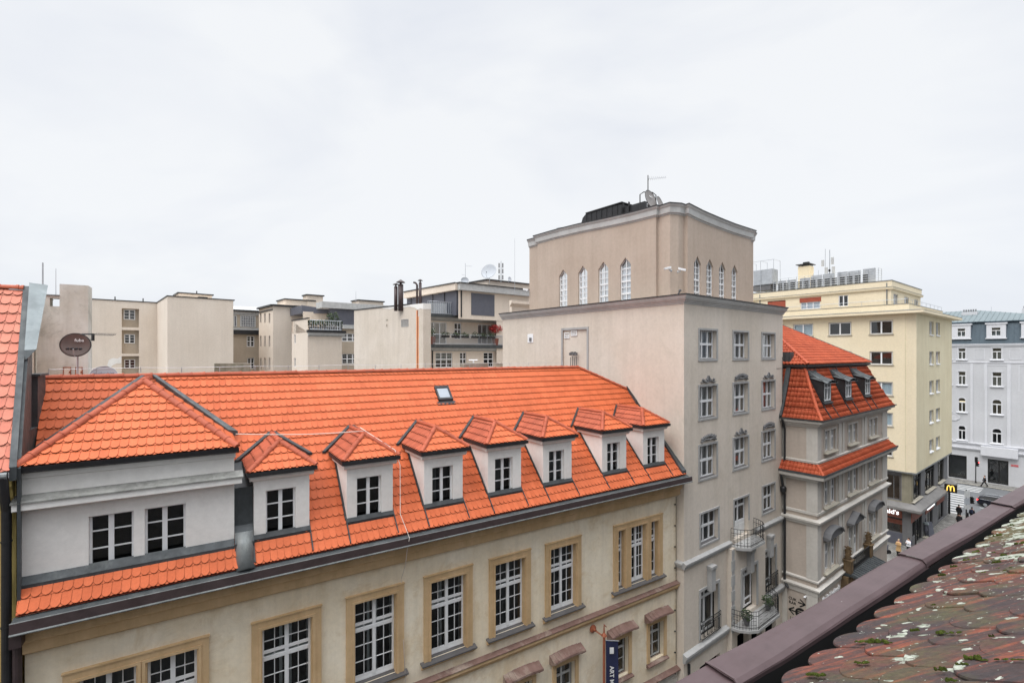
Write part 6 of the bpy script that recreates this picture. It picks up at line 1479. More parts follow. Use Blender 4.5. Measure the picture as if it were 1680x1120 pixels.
mb = MB(); up.wall(mb, a, b, zd, zu); mb.quad(up.pt(b, zd), up.pt(b, zu), up.pt(b, zu, -8), up.pt(b, zd, -8)); mb.build('upper_wall', M['beige2'], b2, recalc=False)
mb = MB(); p = [up.pt(a, zu + .9, -.5), up.pt(b + 1.2, zu + .1, 1.6), up.pt(b + 1.2, zu - .1, 1.6), up.pt(a, zu - .2, -.5)]; mb.prism(p, up.out * -7)
mb.build('terrace_roof', M['panel'], b2)
mb = MB(); railing(mb, [g2.pt(.3, zd + .3, -.1), g2.pt(te, zd + .3, -.1), g2.pt(te, zd + .3, -6)], 1.25, .28, .03); mb.build('terrace_railing', M['steel'], b2)
for k in range(7):
    x = 510 + 8.0 * k; p = g2.pt(g2.tz(x, 540, -1)[0], zd + .3, -1); big = k in (4, 5)
    pl = thing('terrace_plant', ('%s potted plant on the far roof terrace' % ['first small', 'second small', 'third small', 'fourth small', 'tall bushy', 'taller feathery', 'last small'][k]), 'plant', p, 'plants on the far roof terrace')
    q = MB(); q.lathe(p, [(.25, 0), (.32, .5), (.001, .45)], 8); q.build('pot', M['plinth'], pl)
    q = MB(); hh = 1.0 if big else .45; foliage(q, p + Vector((0, 0, .5 + hh)), .55 if big else .5, .4, hh, 160 if big else 90, .13); q.build('leaves', M['leaf'], pl, recalc=False)
r4_ = Fr(g2.pt(0, 0, -5)[:2], g2.d); a = r4_.tz(559, 520)[0]; b = r4_.tz(585, 520)[0]
z0, z1 = r4_.tz(560, 536)[1], r4_.tz(560, 507)[1]
hw = [r4_.r(561, 588, 546.5, 560), r4_.r(561, 588, 580, 597)]
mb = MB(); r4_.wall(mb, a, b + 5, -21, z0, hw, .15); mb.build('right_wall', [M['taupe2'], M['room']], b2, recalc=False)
for h in hw: window(b2, r4_, *h, rec=.1, fw=.12, vb=((.33, .15), (.66, .15)), hb=((.5, .15),), sub=[('h', .25, 0, 1, .05), ('h', .75, 0, 1, .05)])
mb = MB(); r4_.box(mb, a - 1.5, b + 5, z0 + .3, z1, -.5, .15); mb.build('dark_panel', M['panel'], b2); mb = MB(); r4_.box(mb, a, b + 5, z0 - .25, z0 + .3, -.3, .3); r4_.box(mb, r4_.tz(526, 500)[0], b + 5, z1, z1 + .85, -2, .6); mb.build('fascia', M['fascia'], b2)
for x0, x1, y0, y1, Y, nm in ((455, 516, 492.5, 502, 78, 'rooftop_hut'), (497, 530, 485, 501, 80, 'rooftop_hut'), (577, 629, 494, 506, 82, 'rooftop_hut')):
    f_ = frame_at((x0 + x1) / 2 - (x1 - x0) * .28, Y, 1835); s_ = frame_at((x0 + x1) / 2 - (x1 - x0) * .28, Y, 130); zz = f_.tz((x0 + x1) / 2, y0)[1]; zl = f_.tz((x0 + x1) / 2, y1 + 8)[1]; te_ = f_.tz(x1, y0)[0]; tl = s_.tz(x0, y0)[0]
    q = MB(); f_.wall(q, 0, te_, zl, zz); s_.wall(q, min(tl, 0), max(tl, 0), zl, zz); q.build(nm, M['beige2'], b2, recalc=False)
    q = MB(); f_.box(q, -.1, te_ + .2, zz, zz + .18, -.4, .2); s_.box(q, min(tl, 0), max(tl, 0), zz + .003, zz + .183, -.4, .2); q.build('hut_coping', M['blackmetal'], b2)
antenna('roof_aerial', 'thin twin mast aerial above the grey fascia of the court building', pw(584, 494, 80), 1.6, r=.04)

# --- party wall with the rust streak
FW_ = frame_at(694.6, 45, -95); FW2 = frame_at(694.6, 45, 1835)
pwl = thing('party_wall_building', 'plain beige party wall with orange rust streak and ragged white top edge', 'building', FW_.pt(3, -H, -3))
tl = FW_.tz(581, 560)[0]; zt = FW_.tz(694, 497.5)[1]; tR = FW2.tz(707, 510)[0]
mb = MB(); v = FW_.r(659, 670, 524.5, 535.5)
FW_.wall(mb, min(tl, 0), max(tl, 0), -21, zt, [v + (.05, 0)]); FW2.wall(mb, 0, tR, -21, zt); mb.quad(FW2.pt(tR, -21), FW2.pt(tR, zt), FW2.pt(tR, zt, -6), FW2.pt(tR, -21, -6)); mb.quad(FW_.pt(tl, -21), FW_.pt(tl, zt), FW_.pt(tl, zt, -4), FW_.pt(tl, -21, -4))
mb.poly([FW_.pt(tl, zt), FW_.pt(0, zt), FW2.pt(tR, zt), FW2.pt(tR, zt, -8), FW_.pt(tl, zt, -8)]); mb.build('wall', [M['beige'], M['room']], pwl, recalc=False)
mb = MB(); edge = [(628, 506), (640, 507.2), (648, 505.5), (655, 507), (664, 504), (672, 503), (680, 504.5), (686, 508), (690, 506), (694.6, 507)]
ps = [FW_.pt(FW_.tz(x, y)[0], FW_.tz(x, y)[1], .0) for x, y in edge]; top = [Vector((p.x, p.y, H + zt + .0)) for p in ps]
for i in range(len(ps) - 1): mb.prism([ps[i], ps[i + 1], top[i + 1], top[i]], FW_.out * .02)
mb.hexa([FW2.pt(0, zt - .55, 0), FW2.pt(tR, zt - .5, 0), FW2.pt(tR, zt - .5, .02), FW2.pt(0, zt - .55, .02), FW2.pt(0, zt, 0), FW2.pt(tR, zt, 0), FW2.pt(tR, zt, .02), FW2.pt(0, zt, .02)])
mb.build('white_patch', M['white_pl'], pwl)
mb = MB(); a = FW_.tz(683.2, 509); b = FW_.tz(685.8, 509); lo, hi = sorted((a[0], b[0])); FW_.box(mb, lo, lo + .06, -3, a[1], -.005, .05); mb.build('steel_channel', M['rust'], pwl)
mb = MB(); FW_.box(mb, lo + .06, hi, -3, a[1], -.005, .012); FW_.box(mb, lo - .12, lo, -1.5, a[1] - .6, -.005, .01); mb.build('rust_streak', plaster('rust_stain', rgb(232, 160, 110), rgb(214, 150, 110), .6, rgb(205, 190, 172), .1, 3), pwl)
mb = MB(); lo, hi = sorted((tl, FW_.tz(672, 500)[0])); FW_.box(mb, lo, hi, zt, zt + .1, -.3, .06); mb.build('coping', M['blackmetal'], pwl)
mb = MB(); 
for k in range(6): FW_.box(mb, v[0], v[1], v[2] + k * (v[3] - v[2]) / 6, v[2] + (k + .55) * (v[3] - v[2]) / 6, -.05, .0)
FW_.ring(mb, v[0] - .03, v[1] + .03, v[2] - .03, v[3] + .03, .04, -.01, .03); mb.build('vent_grille', M['greytrim'], pwl)
mb = MB(); t_ = FW_.tz(635, 530); FW_.box(mb, t_[0] - .03, t_[0] + .03, t_[1] - .35, t_[1] - .1, 0, .08); FW_.box(mb, t_[0] - .15, t_[0] + .15, t_[1] + .25, t_[1] + .4, 0, .03); mb.build('wall_fixing', M['stonesill'], pwl)
for i, (x, w, y, cap, lb) in enumerate(((649.5, .17, 470, 1, 'slimmer capped brown metal flue, leftmost of four'), (657.5, .25, 466.5, 2, 'thickest capped brown metal flue with wide hat'), (684.3, .10, 464, 0, 'brown metal flue with bent top'), (689.5, .14, 463.5, 1, 'brown metal flue, rightmost of four'))):
    Y = 47.0; p = pw(x, 510, Y); hh = (510 - y) / F * Y; fl = thing('metal_flue', lb, 'flue', p, 'brown metal flues on the party wall roof'); q = MB()
    if cap: q.tube([p, p + Vector((0, 0, hh))], w, 12)
    else: q.tube([p, p + Vector((0, 0, hh - .2)), p + Vector((-.15, 0, hh)), p + Vector((-.35, 0, hh + .05))], w, 8)
    q.build('pipe', M['brownmetal'], fl, smooth=True)
    if cap: q = MB(); q.tube([p + Vector((0, 0, hh)), p + Vector((0, 0, hh + .18))], w * .5, 6); q.lathe(p + Vector((0, 0, hh + .2)), [(w * 1.7, -.03), (w * 1.75, .0), (.01, .14 * cap)], 14); q.build('rain_cap', M['brownmetal'], fl)

# --- terraced apartment house, centre
F4 = frame_at(706, 50, 1880); F4s = frame_at(706, 50, 130)
ap4 = thing('apartment_house', 'beige apartment house with planted balcony, glass terrace and dark top panels', 'building', F4.pt(4, -H, -4))
te = F4.tz(836, 550)[0]; tl4 = F4.tz(690, 550)[0]
zB = F4.tz(708, 568)[1]; zT = F4.tz(708, 518)[1]
low = [F4.r(714.6, 742.6, 578, 603), F4.r(754.5, 765.5, 578, 602), F4.r(793.5, 809.6, 578, 602), F4.r(815, 818, 578, 588)]
F4u = Fr(F4.pt(0, 0, -1.3)[:2], F4.d)
mid = [F4u.r(703, 733, 528, 564), F4u.r(745.5, 757, 529.5, 556), F4u.r(784, 808, 531.5, 564)]
mb = MB(); F4.wall(mb, tl4, te, -21, zB, low, .15); F4u.wall(mb, tl4, te, zB, zT, mid, .12); mb.poly([F4.pt(tl4, zB), F4.pt(te, zB), F4u.pt(te, zB), F4u.pt(tl4, zB)])
mb.quad(F4.pt(te, -21), F4.pt(te, zT), F4.pt(te, zT, -12), F4.pt(te, -21, -12)); mb.poly([F4u.pt(tl4, zT), F4u.pt(te, zT), F4u.pt(te, zT, -12), F4u.pt(tl4, zT, -12)])
mb.build('wall', [M['beige2'], M['room']], ap4, recalc=False)
window(ap4, F4, *low[0], rec=.1, fw=.08, vb=((.33, .1), (.66, .1)), hb=((.55, .12),), sub=[('h', .27, 0, 1, .03), ('h', .78, 0, 1, .03)], curtain='curtain', cover=.6)
for h in low[1:3]: window(ap4, F4, *h, rec=.1, fw=.08, vb=((.5, .1),), hb=((.55, .12),), sub=[('h', .27, 0, 1, .03), ('h', .78, 0, 1, .03)])
window(ap4, F4, *low[3], rec=.1, fw=.04, vb=())
window(ap4, F4u, *mid[0], rec=.08, fw=.08, vb=((.3, .1), (.62, .1)), curtain='curtain', glass='glassb'); window(ap4, F4u, *mid[1], rec=.08, fw=.08, vb=((.5, .1),), hb=((.6, .1),)); window(ap4, F4u, *mid[2], rec=.08, fw=.08, vb=((.3, .1), (.65, .1)), curtain='curtain', glass='glassb')
mb = MB(); F4.box(mb, F4.tz(697, 568)[0], te, zB - .15, zB + .2, -1.3, .55); F4u.box(mb, tl4, F4u.tz(816.5, 520)[0], zT - .02, zT + .28, -2, .8); mb.build('balcony_slab', M['darkmetal'], ap4)
mb = MB(); F4.prof(mb, tl4, te, [(0, zB - .5), (.3, zB - .35), (.4, zB - .16), (0, zB - .16)]); F4u.prof(mb, tl4, F4u.tz(816, 520)[0], [(0, zT - .4), (.4, zT - .25), (.6, zT - .03), (0, zT - .03)]); mb.build('cornice', M['fascia'], ap4)
mb = MB(); railing(mb, [F4.pt(F4.tz(707, 560)[0], zB + .2, .45), F4.pt(te, zB + .2, .45)], 1.05, .12, .018); mb.build('balcony_railing', M['steel'], ap4)
mb = MB(); ra = F4u.tz(698, 500)[0]; rb = F4u.tz(752, 500)[0]; railing(mb, [F4u.pt(ra, zT + .28, .5), F4u.pt(rb, zT + .28, .5), F4u.pt(rb, zT + .28, -2)], 1.35, .25, .02); mb.build('terrace_railing', M['steel'], ap4)
mb = MB(); mb.quad(F4u.pt(ra, zT + .4, .5), F4u.pt(rb, zT + .4, .5), F4u.pt(rb, zT + 1.5, .5), F4u.pt(ra, zT + 1.5, .5)); mb.build('glass_screen', M['glassrail'], ap4, recalc=False)
mb = MB(); mb.tube([F4.pt(F4.tz(709, 580)[0], zB - .2, .1), F4.pt(F4.tz(709, 580)[0], -8, .1)], .07, 6); mb.build('downpipe', M['blackmetal'], ap4)
# top storey set back: sloping fascia on two sides
K = frame_at(752, 51.5, 1880); Ks = frame_at(752, 51.5, 100); zk0, zk1 = K.tz(752, 476)[1], K.tz(752, 465)[1]
tk = K.tz(868, 480)[0]; tks = Ks.tz(667, 485)[0]; lo, hi = min(0, tks), max(0, tks)
mb = MB(); K.box(mb, -.1, tk, zk0, zk1, -3, .5); mb.build('top_fascia', M['fascia'], ap4)
mb = MB(); Ks.box(mb, lo, hi, zk0, zk1 - .003, -3, .4); mb.build('side_fascia', M['beige2'], ap4)
mb = MB(); K.box(mb, -.2, tk, zk1, zk1 + .1, -3, .6); Ks.box(mb, lo, hi, zk1 + .003, zk1 + .1, -3, .5); mb.build('coping', M['blackmetal'], ap4)
mb = MB(); K.wall(mb, 0, tk + 3, zT - .2, zk0 + .02); mb.quad(K.pt(K.tz(815, 500)[0], zT - 5, -.05), K.pt(tk + 3, zT - 5, -.05), K.pt(tk + 3, zT, -.05), K.pt(K.tz(815, 500)[0], zT, -.05)); mb.build('top_wall', M['beige2'], ap4, recalc=False)
mb = MB(); a = K.tz(773, 500)[0]; b = K.tz(811, 500)[0]; K.box(mb, a, b, zT + .28, zk0 - .15, -.02, .04); mb.build('grey_shutter', M['panel'], ap4)
mb = MB(); Ks.box(mb, lo, hi, zT + .2, zk0, -.3, -.05); mb.build('glazed_front', M['panel'], ap4)
mb = MB()
for k in range(5): t = lo + (hi - lo) * (.02 + .22 * k); Ks.box(mb, t, t + .08, zT + .2, zk0, -.06, .02)
mb.tube([K.pt(.35, zk0, .05), K.pt(.35, zT, .05)], .08, 6); mb.build('mullion', M['blackmetal'], ap4)
h = K.r(800, 868, 459, 468, -4); s5 = frame_at(800, 55, 100)
mb = MB(); K5 = frame_at(800, 55, 1880); z5 = K5.tz(800, 459.5)[1]; K5.wall(mb, 0, K5.tz(870, 470)[0], zk1 - .5, z5); ts5 = s5.tz(771, 462)[0]; s5.wall(mb, min(0, ts5), max(0, ts5), zk1 - .5, z5); mb.build('roof_house', M['beige2'], ap4, recalc=False)
mb = MB(); K5.box(mb, -.1, K5.tz(870, 470)[0], z5, z5 + .12, -.4, .2); s5.box(mb, min(0, ts5), max(0, ts5), z5 + .003, z5 + .12, -.4, .2); mb.build('roof_house_coping', M['blackmetal'], ap4)
mb = MB(); E4 = frame_at(840, 44, 1835); z6 = E4.tz(842, 498)[1]; E4.wall(mb, 0, 8, -21, z6); s6 = frame_at(840, 44, 130); s6.wall(mb, *sorted((0, s6.tz(836, 500)[0])), -21, z6); E4.prof(mb, -.3, 8, [(0, z6 - .3), (.3, z6), (.3, z6 + .25), (0, z6 + .25)]); mb.build('rear_wing', M['beige2'], ap4, recalc=False)
# planters and pots on the balcony
for k, x in enumerate((731, 747, 763, 779, 793, 806)):
    p = F4.pt(F4.tz(x, 548, .5)[0], zB + 1.05, .5); pl = thing('balcony_planter', '%s flower box hanging on the balcony rail of the apartment house' % ['first', 'second', 'third', 'fourth', 'fifth', 'sixth'][k], 'planter', p, 'flower boxes on the balcony rail')
    q = MB(); w = .42; q.prism([p + F4.al * s_ * w + Vector((0, 0, dz)) + F4.out * -.12 for s_, dz in ((-1, -.12), (1, -.12), (1.05, .1), (-1.05, .1))], F4.out * .24); q.build('box', M['blackmetal'], pl)
    q = MB(); foliage(q, p + Vector((0, 0, .25)), .5, .25, .25 if k != 3 else .35, 90, .08); q.build('leaves', M['leaf'], pl, recalc=False)
p = F4.pt(F4.tz(813, 560, .2)[0], zB + .2, .2); pl = thing('red_maple', 'round red leaved potted shrub at the right end of the balcony', 'plant', p); q = MB(); q.lathe(p, [(.3, 0), (.38, .75), (.001, .7)], 10); q.build('pot', M['brickred'], pl)
q = MB(); q.tube([p + Vector((0, 0, .6)), p + Vector((0, 0, 1.4))], .04, 5); q.build('stem', M['sandstone'], pl); q = MB(); foliage(q, p + Vector((0, 0, 1.85)), .75, .5, .5, 420, .1); q.build('leaves', M['leafred'], pl, recalc=False)
p = F4.pt(F4.tz(709, 560, .0)[0], zB + .2, .1); pl = thing('plant_pot', 'dark red plant pot at the left end of the balcony', 'pot', p); q = MB(); q.lathe(p, [(.25, 0), (.35, .8), (.3, .8), (.001, .7)], 10); q.build('pot', M['brickred'], pl); q = MB(); foliage(q, p + Vector((0, 0, 1.2)), .3, .3, .6, 90, .1); q.build('leaves', M['leaf'], pl, recalc=False)
# aerials on its roof
dish('satellite_dish', 'large round white satellite dish on the apartment house roof', pw(802.5, 446, 53), (-.35, -.9, .35), .88, .85, 'dishwhite', H + K.tz(752, 465)[1] + .3, lnb=1)
dish('satellite_dish', 'small white round dish low on the roof left of the large one', pw(762.5, 460, 53), (.2, -.9, .2), .42, .33, 'dishwhite', H + zk1 - .2, arm=False)
antenna('tv_antenna', 'thin mast with yagi aerial on the roof behind the small dish', pw(763.5, 466, 53.5), 2.3, yagi=[(2.0, (1, .1, 0), .8, 6), (1.0, (-.6, -.5, 0), .5, 4)], r=.03)
an = antenna('panel_mast', 'lattice mast with dark panel aerials right of the large dish', pw(822, 463, 55), 2.4, r=.05)
q = MB(); p = pw(822, 463, 55)
for s_ in (-.22, .2):
    for z_ in (.3, 1.0, 1.65): q.box(p.x + s_ - .07, p.x + s_ + .07, p.y - .1, p.y + .05, p.z + z_, p.z + z_ + .5)
q.build('panel', M['plinth'], an)
antenna('whip_antenna', 'tall thin whip aerial left of the tan attic block', pw(844.5, 480, 50), 5.6, r=.02)
dish('satellite_dish', 'tiny white dish near the right roof edge of the apartment house', pw(836, 458, 55), (.5, -.8, .2), .22, .26, 'dishwhite', H + z5, arm=False)

# --- old concrete chimney wall close behind the ridge, left
FC = frame_at(145, 20.5, 2060)
cw = thing('old_chimney_wall', 'weathered grey concrete chimney wall with small rusty hatches', 'chimney wall', FC.pt(-1, -8))
tL = FC.tz(61, 500)[0]; z1 = FC.tz(61, 484)[1]; zc = FC.tz(120, 467)[1]; tc = FC.tz(98, 480)[0]; o0 = FC.r(82, 98, 488.5, 502)
mb = MB()
FC.box(mb, tL, o0[0], -6, z1, -.5, 0); FC.box(mb, o0[0], tc, -6, o0[2], -.5, 0); FC.box(mb, o0[0], tc, o0[3], z1, -.5, 0); FC.box(mb, tc, 0, -6, zc, -.9, 0)
mb.build('shaft', M['concrete'], cw)
mb = MB(); FC.box(mb, tL, tc, z1, z1 + .05, -.55, .04); mb.build('coping', M['zinc'], cw)
for x0, x1 in ((104, 117), (124, 136)):
    h = FC.r(x0, x1, 602, 617.5, .0); q = MB(); FC.ring(q, *h, .025, -.01, .03); FC.box(q, h[1] - .06, h[1] - .02, (h[2] + h[3]) / 2 - .05, (h[2] + h[3]) / 2 + .02, .02, .06); q.build('hatch_frame', M['rust'], cw); q = MB(); FC.box(q, h[0] + .02, h[1] - .02, h[2] + .02, h[3] - .02, -.01, .015); q.build('hatch', M['beige2'], cw)
Fs = frame_at(61.5, 20.3, 208)
mb = MB(); t_ = Fs.tz(50, 560)[0]; Fs.wall(mb, *sorted((0, t_)), -6, z1 - .4); mb.build('side_wall', M['beige2'], cw, recalc=False)
for q0, lb, x, yt, yb_, r_ in ((0, 'tall bare mast clamped to the old chimney wall', 70.5, 431, 540, .035), (1, 'short thin rod aerial beside the chimney top', 92, 440, 484, .012)):
    p = pw(x, yb_, 20.0 if not q0 else 20.2); an = antenna('bare_mast', lb, p, (yb_ - yt) / F * 20, r=r_)
    if not q0:
        q = MB()
        for y in (490, 535): c = pw(x, y, 20.0); q.tube([c + Vector((-.16, .05, 0)), c + Vector((.16, .05, 0))], .02, 5); q.tube([c, c + Vector((0, .45, 0))], .02, 5)
        q.build('wall_clamp', M['iron'], an)
c = pw(125, 566, 16.6)
dd = dish('satellite_dish', 'brown oval satellite dish with white maker lettering on the ridge', c, (.5, -.85, .12), .41, .40, 'dishbrown', H - 1.0, 'fuba', tsize=.15, toff=(.22, .40), lnb=4)
c2 = pw(171, 617, 16.4)
dish('satellite_dish', 'pale blue white oval dish half hidden behind the ridge', c2, (.45, -.87, .2), .38, .33, 'dishwhite', H - 1.4, 'HughesNet', 'text_grey', tsize=.12, toff=(.0, .28), lnb=2)
mb = MB(); p = pw(153, 553, 17); a = pw(135, 548, 17.4)
mb.tube([a, pw(153, 548, 17)], .03, 5); mb.tube([pw(153, 547, 17), pw(153, 559, 17)], .05, 5); mb.tube([pw(153, 557, 17), pw(149, 557, 17.2)], .02, 5)
e = pw(190, 549, 17); mb.tube([pw(153, 548, 17), e], .008, 4)
for k in range(14): q = pw(153, 548, 17).lerp(e, (k + 1) / 15); mb.tube([q - Vector((0, .1, .05)), q + Vector((0, .1, .05))], .005, 4)
tag(mb.build('yagi_antenna', M['iron']), 'thin horizontal yagi aerial beside the brown dish', 'antenna')
for (x0, x1, y0, y1, lb) in ((352, 411, 596, 615, 'low mossy concrete wall top left of centre behind the ridge'), (762, 801, 595.5, 606, 'low grey concrete wall top right of centre behind the ridge')):
    f_ = frame_at(x0, 27, 2060); h = f_.r(x0, x1, y0, y1); q = MB(); f_.box(q, h[0], h[1], -4, h[3], -.5, 0)
    if x0 < 400: f_.box(q, h[0] + (h[1] - h[0]) * .73, h[0] + (h[1] - h[0]) * .74, -4, h[3] - .05, -.0, .02)
    tag(q.build('mossy_wall', M['mossyconc']), lb, 'wall')
mb = MB(); c = pw(777, 592, 30); mb.tube([c, c + Vector((0, 0, -.8))], .06, 6); mb.tube([c + Vector((-.3, 0, .05)), c + Vector((.25, 0, .05))], .05, 6); tag(mb.build('roof_vent', M['frame']), 'small white T shaped vent above the right low wall', 'vent')

# cables on the tiled roof
def cable(name, label, pts, r=.012):
    mb = MB(); mb.tube(pts, r, 5); tag(mb.build(name, M['cable'], smooth=True), label, 'cable')
P3 = lambda t, w, h: Fm.pt(t, zr(w) + h, -w)
A_ = Fm.pt(-18.6, -2.3, -.6); B_ = Fm.pt(-14.93, -2.55, -.72); n = 12
cable('white_cable', 'white cable sagging across the tiles from the wide dormer to the second small dormer', [A_.lerp(B_, k / n) - Vector((0, 0, .10 * math.sin(math.pi * k / n) * .6)) for k in range(n + 1)])
cable('white_cable', 'white cable running down beside the second small dormer and over the gutter', [Fm.pt(-14.9, -2.5, -1.2), Fm.pt(-14.15, -3.12, .12), Fm.pt(-14.02, -3.6, .24), Fm.pt(-14.0, -5.2, .2), Fm.pt(-13.93, -5.78, .84), Fm.pt(-13.9, -6.3, .55), Fm.pt(-13.86, -6.85, .3), Fm.pt(-13.9, -7.4, .03), Fm.pt(-13.86, -9, .03), Fm.pt(-13.8, -11, .2)], .011)

# banner on the facade
bn = thing('banner', 'navy banner with white vertical lettering on a copper brown pole', 'banner', Fm.pt(-4.8, -13, .5))
pb0 = Fm.pt(*Fm.tz(972, 1030, .02), .02); pk = Fm.pt(*Fm.tz(991, 1044, .55), .55)
mb = MB(); mb.lathe(pb0, [(.16, 0), (.16, .06), (.05, .12), (.05, .2)], 12, axis=Fm.out); mb.tube([pb0, pk], .03, 6); mb.build('bracket', M['copper'], bn)
mb = MB(); mb.tube([pk + Vector((0, 0, .55)), pk, pk - Vector((0, 0, 6))], [.012, .055, .055], 8); mb.lathe(pk, [(.02, .0), (.12, .05), (.08, .12), (.02, .2)], 10); mb.tube([pk + Vector((0, 0, .5)), pk + Vector((.1, 0, .42))], .02, 5); mb.build('pole', M['copper'], bn)
top = Fm.pt(*Fm.tz(1012, 1061, .75), .75); sp = pk - Vector((0, 0, .15)); ad = (top - sp); ad.z = 0; Lw = ad.length; ad.normalize()
mb = MB(); n = 10; m = 20; vs = []
for j in range(m + 1):
    for i in range(n + 1):
        x = i / n; nn = ad.cross(Vector((0, 0, 1)))
        vs.append(sp + ad * (x * Lw + .07) + Vector((0, 0, -(.12 * x + 5.5 * j / m))) + nn * (.03 * math.sin(x * 5 + j * .3)))
mb.add(vs, [(j * (n + 1) + i, j * (n + 1) + i + 1, (j + 1) * (n + 1) + i + 1, (j + 1) * (n + 1) + i) for j in range(m) for i in range(n)])
mb.build('cloth', M['navy'], bn, smooth=True, recalc=False)
mb = MB(); mb.tube([sp + Vector((0, 0, .02)), sp + ad * (Lw + .1) - Vector((0, 0, .1))], .02, 5); mb.build('arm', M['steel'], bn)
nn = ad.cross(Vector((0, 0, 1))); nn = nn if nn.dot(Vector((0, -1, 0))) > 0 else -nn
base = sp + ad * (Lw * .56) + nn * .045
text('ART MUSIC CULTURE STAGE', 'lettering', M['text_white'], base - Vector((0, 0, 2.75)), (0, 0, -1), ad, .26, bn, .004, off=.003)
mb = MB(); q = base - Vector((0, 0, .42)); mb.prism([q - ad * .09 - Vector((0, 0, .13)), q + ad * .09 - Vector((0, 0, .15)), q + ad * .09 + Vector((0, 0, .11)), q - ad * .09 + Vector((0, 0, .13))], nn * .01); mb.build('banner_emblem', M['text_white'], bn)

# ================================================================== ground and street
def flat(name, pts, z, mat, thick=0):
    mb = MB()
    if thick: mb.prism([Vector((p[0], p[1], z - thick)) for p in pts], (0, 0, thick))
    else: mb.poly([Vector((p[0], p[1], z)) for p in pts])
    return kind(mb.build(name, M[mat], None, recalc=bool(thick)), 'structure')
flat('ground', [(-400, -200), (600, -200), (600, 700), (-400, 700)], 0, 'asphalt')
q = lambda fr, t, o: tuple(fr.pt(t, 0, o)[:2])
flat('pavement', [q(FY, -24, -.2), q(FY, -24, 2.0), q(FY, 19.0, 2.6), q(FY, 19.0, -24), q(FY, .2, -24)], .12, 'paving', .12)
flat('street', [q(Fm, -60, 3), q(Fm, -60, 9.5), q(Fm, 9, 9.5), q(Fm, 16, 6), q(FY, -14, 2.6), q(FY, -14, 2.2), q(FT, 12, 2), q(Fm, 0, 2)], .004, 'paving')
flat('pavement', [q(FG, -30, .0), q(FG, -30, 3.3), q(FG, 30, 3.3), q(FG, 30, .0)], .14, 'paving', .14)
mb = MB()
for k in range(9):
    o = 11.6 + k * 1.42; a, b = 2.3, 5.4
    mb.poly([Vector((*q(FG, a, o), .006)), Vector((*q(FG, b, o), .006)), Vector((*q(FG, b, o + .6), .006)), Vector((*q(FG, a, o + .6), .006))])
for k in range(4):
    o = 4.3 + k * 1.1; a, b = 2.2, 6.6
    mb.poly([Vector((*q(FG, a, o), .006)), Vector((*q(FG, b, o), .006)), Vector((*q(FG, b, o + .45), .006)), Vector((*q(FG, a, o + .45), .006))])
a = FG
for t0, t1, o in ((-1.4, .9, 17.6), (-6, -3.2, 17.6)):
    mb.poly([Vector((*q(FG, t0, o), .006)), Vector((*q(FG, t1, o), .006)), Vector((*q(FG, t1, o + .15), .006)), Vector((*q(FG, t0, o + .15), .006))])
kind(mb.build('road_marking', M['white_paint'], None, recalc=False), 'structure')
mb = MB(); mb.poly([Vector((*q(FG, t, o), .141)) for t, o in ((-30, 3.0), (30, 3.0), (30, 3.3), (-30, 3.3))]); kind(mb.build('kerb', M['stonesill'], None, recalc=False), 'structure')

def gpos(px, py, z=0): Y = (H - z) * F / (py - CY); return Vector(((px - CX) / F * Y, Y, z))
def skin(name, verts, edges, rad, mat, parent, sub=1):
    me = bpy.data.meshes.new(name); me.from_pydata([tuple(v) for v in verts], edges, []); me.materials.append(mat)
    o = bpy.data.objects.new(name, me); COL.objects.link(o)
    bm = bmesh.new(); bm.from_mesh(me); lay = bm.verts.layers.skin.verify(); bm.verts.ensure_lookup_table()
    for i, v in enumerate(bm.verts): r = rad[i]; v[lay].radius = (r, r) if not isinstance(r, tuple) else r
    bm.verts[0][lay].use_root = True
    bm.to_mesh(me); bm.free()
    m = o.modifiers.new('skin', 'SKIN'); m.use_smooth_shade = True
    if sub: s = o.modifiers.new('subdivision', 'SUBSURF'); s.levels = sub; s.render_levels = sub
    ORG[o.name] = Vector((0, 0, 0)); o.parent = parent; o.location = -ORG[parent.name]; return o
